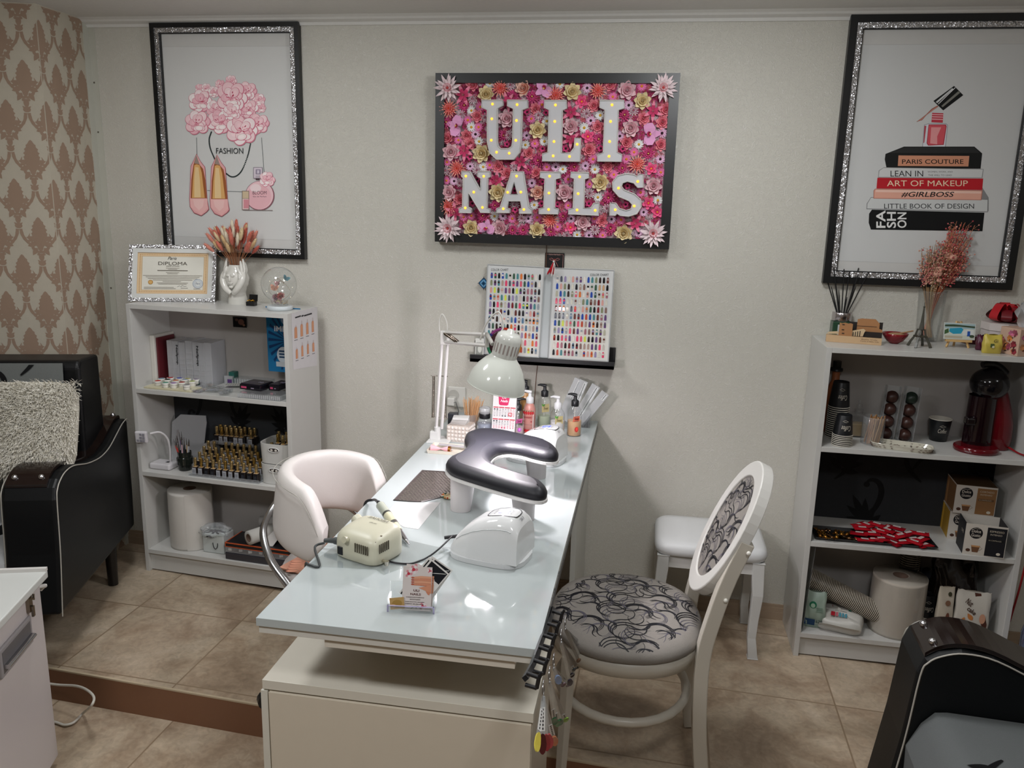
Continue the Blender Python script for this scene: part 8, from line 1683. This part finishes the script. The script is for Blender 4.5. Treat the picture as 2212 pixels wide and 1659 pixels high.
# capsule stand
c = V((.880, -.125, ZR1+.0004)); t = thing('capsule_stand', 'clear acrylic stand for coffee capsules with two slanted columns', 'stand', c); tl_ = rad(17)
m = MB('plastic_clear'); m.box((-.058, -.045, 0), (.070, .03, .004)); m.build('foot', t)
for k, x0 in enumerate((-.052, .012)):
    m = MB('plastic_clear'); T_ = Matrix.Translation((x0, -.035, .004)) @ Matrix.Rotation(rad(-8), 4, 'X') @ Matrix.Rotation(rad(5), 4, 'Y'); m.T = T_
    for a, b in (((0, .026, 0), (.050, .028, .20)), ((0, -.004, 0), (.002, .026, .20)), ((.048, -.004, 0), (.050, .026, .20))): m.box(a, b)
    m.build('column', t)
    for j in range(4):
        p_ = T_ @ V((.025, .010, .026+.044*j)); lab_ = ['brown capsule at the bottom of the %s column', 'brown capsule second from the bottom of the %s column', 'brown capsule second from the top of the %s column', 'brown capsule at the top of the %s column'][j] % ('left', 'right')[k]
        if k == 1 and j == 3: lab_ = 'dark green striped capsule at the top of the right column'
        cc_ = '3a211b' if not (k == 1 and j == 3) else '1c2a22'; tt = thing('coffee_capsule', lab_, 'capsule', c+p_, 0, 'coffee capsules on the clear stand'); m = MB('satin', cc_); T2 = Matrix.Rotation(pi/2, 4, 'X'); m.T = T2; m.lathe([(.021, -.012), (.0225, -.010), (.0225, -.006), (.0195, -.004), (.0185, .006), (.015, .013), (.008, .0165), (0, .017)], n=24); o = m.build('capsule', tt); m = MB('satin', shade(cc_, 1.3)); m.T = T2; m.lathe([(.0226, -.009), (.0235, -.008), (.0226, -.0055)], n=24, cap=False); m.build('rim', o)
# coffee bean tray
a, b, d_ = Zp(1884, 950, ZR1), Zp(2018, 975, ZR1), Zp(1908, 966, ZR1); t = thing('bean_tray', 'small white tray patterned with coffee beans', 'tray', V((.888, -.228, ZR1+.0004)), rad(-14)); hx_, hy_ = .100, .038
op = [(sp(cos(x), .5)*hx_, sp(sin(x), .5)*hy_) for x in [2*pi*i/40 for i in range(40)]]; m = MB('gloss', 'c3bfb0'); nn = 40; rings = [(.90, 0), (.93, .003), (1.0, .017), (.985, .018), (.90, .005), (0, .004)]; m.add([(x*k, y*k, z) for k, z in rings for x, y in op], [(j*nn+i, j*nn+(i+1) % nn, (j+1)*nn+(i+1) % nn, (j+1)*nn+i) for j in range(5) for i in range(nn)]); m.add([(x*.9, y*.9, 0) for x, y in op][::-1], [tuple(range(nn))]); o = m.build('tray', t)
B = MB('print').onto(lambda u, v, h: V((u, v, .0045+h))); [B.ell(q.uniform(-.08, .08), q.uniform(-.028, .028), .004, .0028, q.choice(('3a2820', '5c3a2c')), rot=q.uniform(0, 3), n=8) for _ in range(70)]; [B.ell(hx_*.955*sp(cos(x), .5), hy_*.955*sp(sin(x), .5), .0048, .0035, '4a2a20', rot=q.uniform(0, 3), n=8) for x in [2*pi*i/30 for i in range(30)]]
B.h = 0; B.mp = lambda u, v, h: V((u, v, .0125+h)); [B.ell(hx_*.965*sp(cos(x), .5), hy_*.965*sp(sin(x), .5), .0045, .003, '4a2a20', n=8) for x in [2*pi*i/26 for i in range(26)]]; B.build('bean_print', o)
# coffee machine
c = V((1.178, -.150, ZR1+.0004)); t = thing('coffee_machine', 'dark red capsule coffee machine with round black head', 'coffee machine', c, rad(-12)); RD_ = '5c0a14'
m = MB('gloss', RD_); m.lathe([(.062, 0), (.065, .004), (.065, .016), (.060, .020)], c=(-.030, -.050, 0), n=36, sx=1.08, sy=.95); dt = m.build('drip_tray', t); B = MB('print').onto(lambda u, v, h: V((-.030+(.0705+h)*cos(-pi/2-.3+u/.07), -.050+(.0625+h)*sin(-pi/2-.3+u/.07), v))); B.text('KRUPS', -.02, .006, .020, .005, 'b0a8a8', up=1); B.build('logo', dt)
def cb_(u, v):
    th = 2*pi*u; rr = [(0, .064, .052), (.15, .070, .056), (.4, .070, .056), (.6, .062, .05), (.8, .050, .045), (1, .035, .036)]
    for (a_, x0_, y0_), (b_, x1_, y1_) in zip(rr, rr[1:]):
        if v <= b_+1e-9: k = (v-a_)/(b_-a_); x_, y_ = x0_+(x1_-x0_)*k, y0_+(y1_-y0_)*k; break
    return (x_*sp(cos(th), .8)+.018-.01*v, y_*sp(sin(th), .8)+.035-.012*v, .001+v*.225)
m = MB('gloss', RD_); m.surf(cb_, 36, 20, cu=True); m.build('body', t); m = MB('gloss', '17080c'); m.surf(lambda u, v: (-.026+.046*cos(2*pi*u)*(1-.05*v), -.016+.040*sin(2*pi*u), .02+v*.17), 32, 4, cu=True); m.build('front_column', t)
m = MB('gloss', '0e0c10'); m.ball((-.014, -.020, .232), (.061, .056, .056), nu=30, nv=18); m.build('head', t); m = MB('satin', '0c0b0e'); m.tube(bez([(.035, .01, .268), (.0, -.005, .295), (-.025, -.020, .300), (-.045, -.030, .297)], 5), [.012, .013, .014, .014, .014, .013, .013, .012, .012, .012, .012, .0115, .011, .011, .011, .011], n=10); m.build('lever', t)
m = MB('gloss', '120a0d'); m.cbox((-.062, -.055, .105), (.030, .035, .026), rz=.2); m.build('capsule_holder', t, bev=.006); m = MB('metal', '9c9ca0'); [m.ball((-.022+.012*k, -.0735, .236), .0022, nu=6, nv=4) for k in range(2)]; m.build('light', t)
m = MB('satin', '8a1018'); P = bez([V((1.238, -.12, ZR1+.02)), V((1.268, -.20, ZR1+.006)), V((1.282, -.272, ZR1+.004)), V((1.290, -.300, ZR1-.06)), V((1.3105, -.300, ZR1-.20)), V((1.318, -.27, ZR1-.42)), V((1.316, -.24, .2))], 6); m.tube(P, .0034, n=7); cbl = m.build('power_cord'); cbl.parent = t; cbl.matrix_parent_inverse = (Matrix.Translation(t.location) @ Matrix.Rotation(rad(-12), 4, 'Z')).inverted()
# ---------------------------------------------------------------- second shelf: sweets and capsule boxes
ZR2 = RS[1]
t = thing('serving_tray', 'long black rectangular tray of sweets in the dark bay', 'tray', V((.632, -.262, ZR2+.0004))); m = MB('satin', '131315'); n4 = [(0, 0), (.41, 0), (.41, .118), (0, .118)]
def trayring(o_, z): return [(x+(-o_ if x == 0 else o_), y+(-o_ if y == 0 else o_), z) for x, y in n4]
rg = [trayring(-.010, 0), trayring(.0, .012), trayring(-.003, .012), trayring(-.012, .003)]; m.add([p_ for r_ in rg for p_ in r_], [(j*4+i, j*4+(i+1) % 4, (j+1)*4+(i+1) % 4, (j+1)*4+i) for j in range(3) for i in range(4)]+[(3, 2, 1, 0), (12, 13, 14, 15)]); m.build('tray', t)
tl = V((.632, -.262, ZR2+.0040))
def sachet(k):
    x = .165+.033*(k % 7)+q.uniform(-.008, .008); y = .018+.028*(k//7)+q.uniform(-.006, .006); z = .002+.0075*(k//7)+.004*(k % 3); tt = thing('biscuit_sachet', 'glossy red biscuit sachet on the black tray, %s row, %s' % (('near', 'second', 'third', 'rear')[k//7], nth(k % 7)), 'sachet', tl+V((x, y, z)), q.uniform(-1, .9), 'red biscuit sachets'); m = MB('gloss', q.choice(('9c1420', 'a81824', '8a101c'))); s1 = q.uniform(-.12, .12)
    m.surf(lambda a, b: ((a-.5)*.058, (b-.5)*.034*(1+.12*abs(2*a-1)), .004+.005*sin(pi*a)*sin(pi*b)+s1*(a-.5)*.05+.0012*sin(40*a)*(abs(2*a-1) > .8)), 15, 7); m.surf(lambda a, b: ((a-.5)*.056, (b-.5)*.034, .002+s1*(a-.5)*.05), 2, 2); o = m.build('wrapper', tt)
    B = MB('print').onto(lambda u, v, h: V((u, v, .0095+s1*u+h)), .0004); B.rect(-.012, -.006, .014, .006, 'c9c0bc'); B.text('CAFE', -.009, -.003, .018, .006, '9c1420', up=1); B.build('label', o)
for k in range(26): sachet(k)
for k in range(12):
    x = .02+.020*(k % 6)+q.uniform(-.005, .005); y = .02+.04*(k//6)+q.uniform(-.01, .01); tt = thing('wrapped_candy', 'gold wrapped candy on the black tray, %s row, %s' % (('near', 'rear')[k//6], nth(k % 6)), 'candy', tl+V((x, y, .008)), q.uniform(0, 3), 'gold candies'); m = MB('gold', q.choice(('8a5c24', '6a4a2c', '3c2c20', 'a87830'))); m.ball((0, 0, 0), (.010, .007, .007), nu=10, nv=6); m.surf(lambda a, b: (.009+.014*b, (a-.5)*.018*(.3+b), .003*sin(14*a)+.003*b), 10, 3); m.surf(lambda a, b: (-.009-.014*b, (a-.5)*.018*(.3+b), .003*sin(14*a)+.003*b), 10, 3); m.build('wrapper', tt)
def capbox(label, c, rz, w, d, h, side, stripe, open_=False, name='capsule_box'):
    t = thing(name, label, 'box', c, rz); m = MB('print', 'c3bcb2')
    if open_:
        m.box((0, 0, 0), (w, .002, h)); m.box((0, d-.002, 0), (w, d, h)); m.box((0, .002, 0), (.002, d-.002, h), col=side); m.box((w-.002, .002, 0), (w, d-.002, h), col=side); m.box((.002, .002, 0), (w-.002, d-.002, .002), col='17171a')
        for a_, b_ in (((.002, .0022, .004), (w-.002, .0026, h-.002)),): m.box(a_, b_, col='17171a')
    else: m.box((0, 0, 0), (w, d, h)); m.box((.001, .001, h), (w-.001, d-.001, h+.0006), col=shade(side, .6))
    o = m.build('carton', t); 
    B = MB('print').onto(lambda u, v, hh: V((u, -hh, v)), .0004); B.rect(w*.52, .003, w-.002, h-.006, stripe); B.ell(w*.26, h*.72, w*.16, w*.16, '17161a', n=22); B.text('Dolce', w*.15, h*.73, w*.22, h*.10, 'c9c0b4', up=1, bold=.01); B.text('Gusto', w*.15, h*.60, w*.22, h*.10, 'c9c0b4', up=1, bold=.01); B.text('NESCAFE', w*.18, h*.85, w*.16, h*.035, 'b0a89c', up=1)
    B.poly([(w*.18, h*.32), (w*.40, h*.32), (w*.36, h*.10), (w*.22, h*.10)], '6a4a34'); B.ribbon([(w*.40, h*.28), (w*.46, h*.24), (w*.38, h*.16)], .0016, '8a7a6c'); B.rect(w*.19, h*.27, w*.39, h*.32, 'b98a5c'); B.ell(w*.12, h*.15, w*.055, w*.045, '4a3024')
    B.text('ESPRESSO' if open_ else 'CORTADO', w*.58, h*.80, w*.34, h*.06, 'c3b8a4', up=1); B.text('INTENSO', w*.60, h*.70, w*.28, h*.05, 'c3b8a4', up=1); B.rect(w*.56, h*.5, w*.94, h*.58, shade(stripe, .75)); B.text('16 CAPSULES', w*.58, h*.52, w*.3, h*.04, 'b0a894', up=1); B.ell(w*.85, h*.12, w*.05, w*.04, 'c9c0b0'); B.build('print', o)
    B = MB('print').onto(lambda u, v, hh: V((-hh, d-u, v)), .0004); B.rect(.002, .003, d-.002, h-.003, side); B.text('COFFEE', d*.5, h*.6, d*.3, h*.1, 'b9b0a4', up=1) if open_ else B.rect(d*.1, .004, d*.25, h-.004, shade(side, 1.3)); B.build('side_print', o); return t
bc = Zp(2092, 1192, ZR2); capbox('open white and black coffee capsule carton at the right front', V((1.118, -.266, ZR2+.0004)), rad(-7), .128, .10, .112, '1c1c20', '1d1d21', True)
capbox('yellow sided coffee capsule carton under the brown one, behind the open carton', V((1.110, -.134, ZR2+.0004)), rad(-7), .128, .12, .105, 'a88430', 'b0a890')
capbox('brown striped coffee capsule carton stacked on top', V((1.112, -.150, ZR2+.1065)), rad(-5), .132, .125, .105, '7a5a3a', '8a6440')
# ---------------------------------------------------------------- bottom shelf
ZR3 = RS[2]
d0 = V((.640, -.165, ZR3+.170)); d1_ = V((.895, -.190, ZR3+.066)); dd = (d1_-d0); LN_ = dd.length; nd_ = dd.normalized(); n_c = 46
m = MB('satin', '3c3630'); T_ = nd_.to_track_quat('Z', 'Y').to_matrix().to_4x4(); m.T = T_; m.lathe([(.0345, 0), (.0355, .0048)], n=28, cap=False); o0 = m.build('nested_cup'); m = MB('paper', 'b9b0a0'); m.T = T_; m.tube([(.037*cos(a), .037*sin(a), .0048) for a in [2*pi*i/28 for i in range(28)]], .0017, n=5, closed=True); m.build('rim', o0)
for k in range(n_c):
    o = o0 if k == 0 else dup(o0); o.location = d0+nd_*(LN_*k/n_c); tag(o, 'paper cup in the long slanting stack, '+nth(k, 'from its upper left end'), 'cup', 'long slanting stack of cups')
m = MB('satin', '3c3630'); m.lathe([(.0330, 0), (.0342, .0052)], n=28, cap=False); o0 = m.build('nested_cup'); m = MB('paper', 'a89f90'); m.tube([(.0350*cos(a), .0350*sin(a), .0052) for a in [2*pi*i/28 for i in range(28)]], .0016, n=5, closed=True); m.build('rim', o0)
for k in range(36):
    o = o0 if k == 0 else dup(o0); o.location = V((1.022, -.060, ZR3+.001+.0088*k)); tag(o, 'paper cup in the upright stack behind the paper roll, '+nth(k, 'from the bottom'), 'cup', 'upright stack of cups behind the roll')
for k in range(9):
    m_ = dup(o0); m_.location = V((1.068, -.150, ZR3+.001+.0062*k)); tag(m_, 'paper cup in the dark stack right of the roll, '+nth(k, 'from the bottom'), 'cup', 'dark cup stack right of the roll')
cup('inverted black paper cup on the dark stack right of the roll', V((1.068, -.150, ZR3+.058)), True, H=.085, rt=.035, rb=.027)
towel_roll('large wrapped paper roll at the centre of the bottom shelf, right bookcase', V((.962, -.168, ZR3+.0004)), .092, .212, .026, 0, 'b9b0a4')
t = [o for o in bpy.data.objects if o.name.startswith('paper_roll')][-1]
m = MB('clear'); m.lathe([(.0925, .0005), (.0935, .02), (.0935, .200), (.090, .2135), (.03, .2140)], n=40, cap=False); m.build('film_wrap', t)
def art_w(B, w, h):
    B.rect(-w*.34, h*.42, -w*.12, h*.62, 'b0202c'); B.rect(-w*.10, h*.44, -.004, h*.62, 'b8505c'); [B.rect(.002+.010*k, h*.42, .009+.010*k, h*.62, '3c8a9c') for k in range(3)]; B.rect(w*.22, h*.68, w*.34, h*.92, '2a6a5c'); B.text('baby', -w*.2, h*.76, .03, .012, 'a04c4c', up=1); B.ell(-w*.42, h*.55, .006, .006, '5c6a64')
P_ = Zp(1838, 1352, ZR3); t = thing('wet_wipes', 'white pack of wet wipes lying in front of the slanting cups', 'wipes', V((.762, -.205, ZR3+.0004)), rad(-14)); m = MB('satin', 'bfbdb6')
def ww_(a, b):
    th = 2*pi*a; e = .45; rr = [(.86, 0), (1.0, .010), (1.04, .030), (.97, .050), (.80, .058), (.4, .062), (0, .063)]; f_ = b*6; i = min(5, int(f_)); k = f_-i; s_ = rr[i][0]+(rr[i+1][0]-rr[i][0])*k; z = rr[i][1]+(rr[i+1][1]-rr[i][1])*k; return (.078*s_*sp(cos(th), e)*(1+.03*sin(7*th)), .052*s_*sp(sin(th), e)*(1+.05*sin(5*th+9*b)), z*(1+.05*sin(4*th)+.25*sp(sin(th), 1)*.6)+.0)
m.surf(ww_, 40, 14, cu=True); o = m.build('pack', t); B = MB('print').onto(lambda u, v, h: V((u, v, .066+.012*v/.05+h)), 0, 1e-5); B.rect(-.032, -.032, -.018, -.010, 'a8202c'); B.rect(-.015, -.032, -.008, -.010, 'b8606c'); [B.rect(-.004+.010*k, -.032, .003+.010*k, -.010, '4c8a9c') for k in range(3)]; B.rect(.026, .008, .036, .034, '2a6a5c'); B.text('Baby', -.03, .014, .03, .012, '9c4c4c', up=1); B.text('wet wipes', -.02, -.004, .04, .007, '4a4a4a', up=1); B.build('print', o)
m = MB('satin', 'c3c0b8'); m.prism([[(-.07, .0), (.066, .0), (.072, .030), (.02, .026), (-.04, .031), (-.068, .024)]], lambda u, v, h: V((u, -.051-h-.02*v/.03, .022+v*.6-.0)), 0, .0012); m.build('end_flap', o)
def art_m(B, w, h): B.ell(-w*.1, h*.68, w*.16, w*.16, '1d6a4c'); B.ell(-w*.1, h*.66, w*.10, w*.10, '9cb4a0'); B.rect(-w*.42, .012, w*.05, h*.28, '23456c'); B.rect(w*.05, .02, w*.4, h*.18, 'a9b4ac'); B.text('120', w*.12, .024, w*.26, h*.10, '2c3034', up=1); [B.rect(w*.06, h*(.5+.05*k), w*.34, h*(.52+.05*k), '6a8474') for k in range(3)]
pouch('wet_wipes', 'mint green pack of wet wipes standing against the left panel', 'wipes', V((.668, -.212, ZR3+.0004)), .078, .138, .052, '97a99c', rad(-8), art=art_m, k=.9)
t = tag(MB('plastic_clear').prism([[(0, 0), (.11, 0), (.11, .325), (0, .325)]], lambda u, v, h: V((.6235+.012*v/.3+h, -.262+u, ZR3+.0006+v)), 0, .0016).build('acrylic_sheet'), 'clear acrylic sheet leaning against the left inner panel', 'sheet')
def art_n(B, w, h): B.ell(w*.05, h*.30, w*.22, h*.12, '5c3424'); B.ell(w*.1, h*.45, w*.12, h*.10, '6a4030'); B.ell(w*.05, h*.72, w*.16, h*.05, '7a5a44'); B.ell(w*.15, h*.88, w*.12, h*.04, '3c3a28')
pouch('nut_bag', 'narrow white bag with brown nuts printed on it', 'bag', V((1.108, -.215, ZR3+.0004)), .056, .205, .03, 'b9b0a0', rad(6), art=art_n, k=.5)
def art_o(B, w, h):
    B.poly([(w*.0, h*.98), (w*.18, h*.98), (w*.42, h*.45), (w*.40, h*.30), (w*.25, h*.45)], '4a2a20'); B.ell(w*.27, h*.55, w*.09, h*.09, 'b98a70'); B.text('Nut', -w*.26, h*.80, w*.2, h*.10, '3c2418', up=1, bold=.02, rot=-.6); B.text('cake', -w*.20, h*.68, w*.28, h*.08, '3c2418', up=1, bold=.02, rot=-.6)
    for x, y, a_ in ((-.3, .4, 1.3), (-.15, .2, .6), (-.28, .15, 1.0), (.0, .5, 2.2), (-.05, .12, .1)): leaf(B, w*x, h*y, a_, w*.26, w*.14, 'b0703c')
    B.ell(w*.08, h*.34, w*.2, h*.12, 'c9cac8')
pouch('nut_bag', 'white and brown snack bag printed with nuts behind the armchair', 'bag', V((1.196, -.222, ZR3+.0004)), .112, .200, .045, 'b5b0a6', rad(-8), art=art_o, k=.7)
pouch('dark_bag', 'crumpled black plastic bag behind the snack bags', 'bag', V((1.165, -.105, ZR3+.0004)), .150, .300, .09, '1d1714', 0, k=2.2, mat='gloss')
pouch('film_bag', 'crumpled dark clear bag between cup stack and snack bags', 'bag', V((1.085, -.062, ZR3+.0004)), .055, .20, .04, '2c2d33', 0, mat='gloss', k=2)
# ---------------------------------------------------------------- water bottle beside the right bookcase
t = thing('water_bottle', 'big blue tinted water bottle standing right of the bookcase', 'bottle', V((1.378, -.395, FZ(1.378)+.001))); m = MB('plastic_blue'); pr = [(.075, 0), (.084, .008), (.085, .06), (.083, .066), (.085, .072), (.085, .17), (.083, .176), (.085, .182), (.085, .245), (.078, .275), (.06, .305), (.03, .33), (.020, .34), (.020, .36)]; m.lathe(pr, n=36); m.lathe([(r_*.985, z) for r_, z in pr[:-1]][::-1], n=36, cap=False, mat='plastic_blue'); m.build('bottle', t)
m = MB('print', 'c9cbd4'); m.surf(lambda a, b: (.0862*cos(2*pi*a), .0862*sin(2*pi*a), .10+.085*b), 40, 2, cu=True); lb_ = m.build('label', t); m = MB('print', 'b8304c'); m.surf(lambda a, b: (.0866*cos(2*pi*a), .0866*sin(2*pi*a), .098+.012*b), 40, 2, cu=True); m.build('red_band', lb_); B = MB('print').onto(lambda u, v, h: V(((.0868+h)*cos(-2.3+u/.0868), (.0868+h)*sin(-2.3+u/.0868), v))); B.text('DEVIN', .0, .125, .15, .04, '1c2a6c', up=1, bold=.03); [B.ribbon([(-.075, .165-.007*k), (-.015, .163-.007*k)], .0018, '4a5a9c') for k in range(4)]; B.build('lettering', lb_); m = MB('satin', '2450a0'); m.lathe([(.022, .36), (.022, .378), (.0, .380)], n=20); m.build('cap', t)
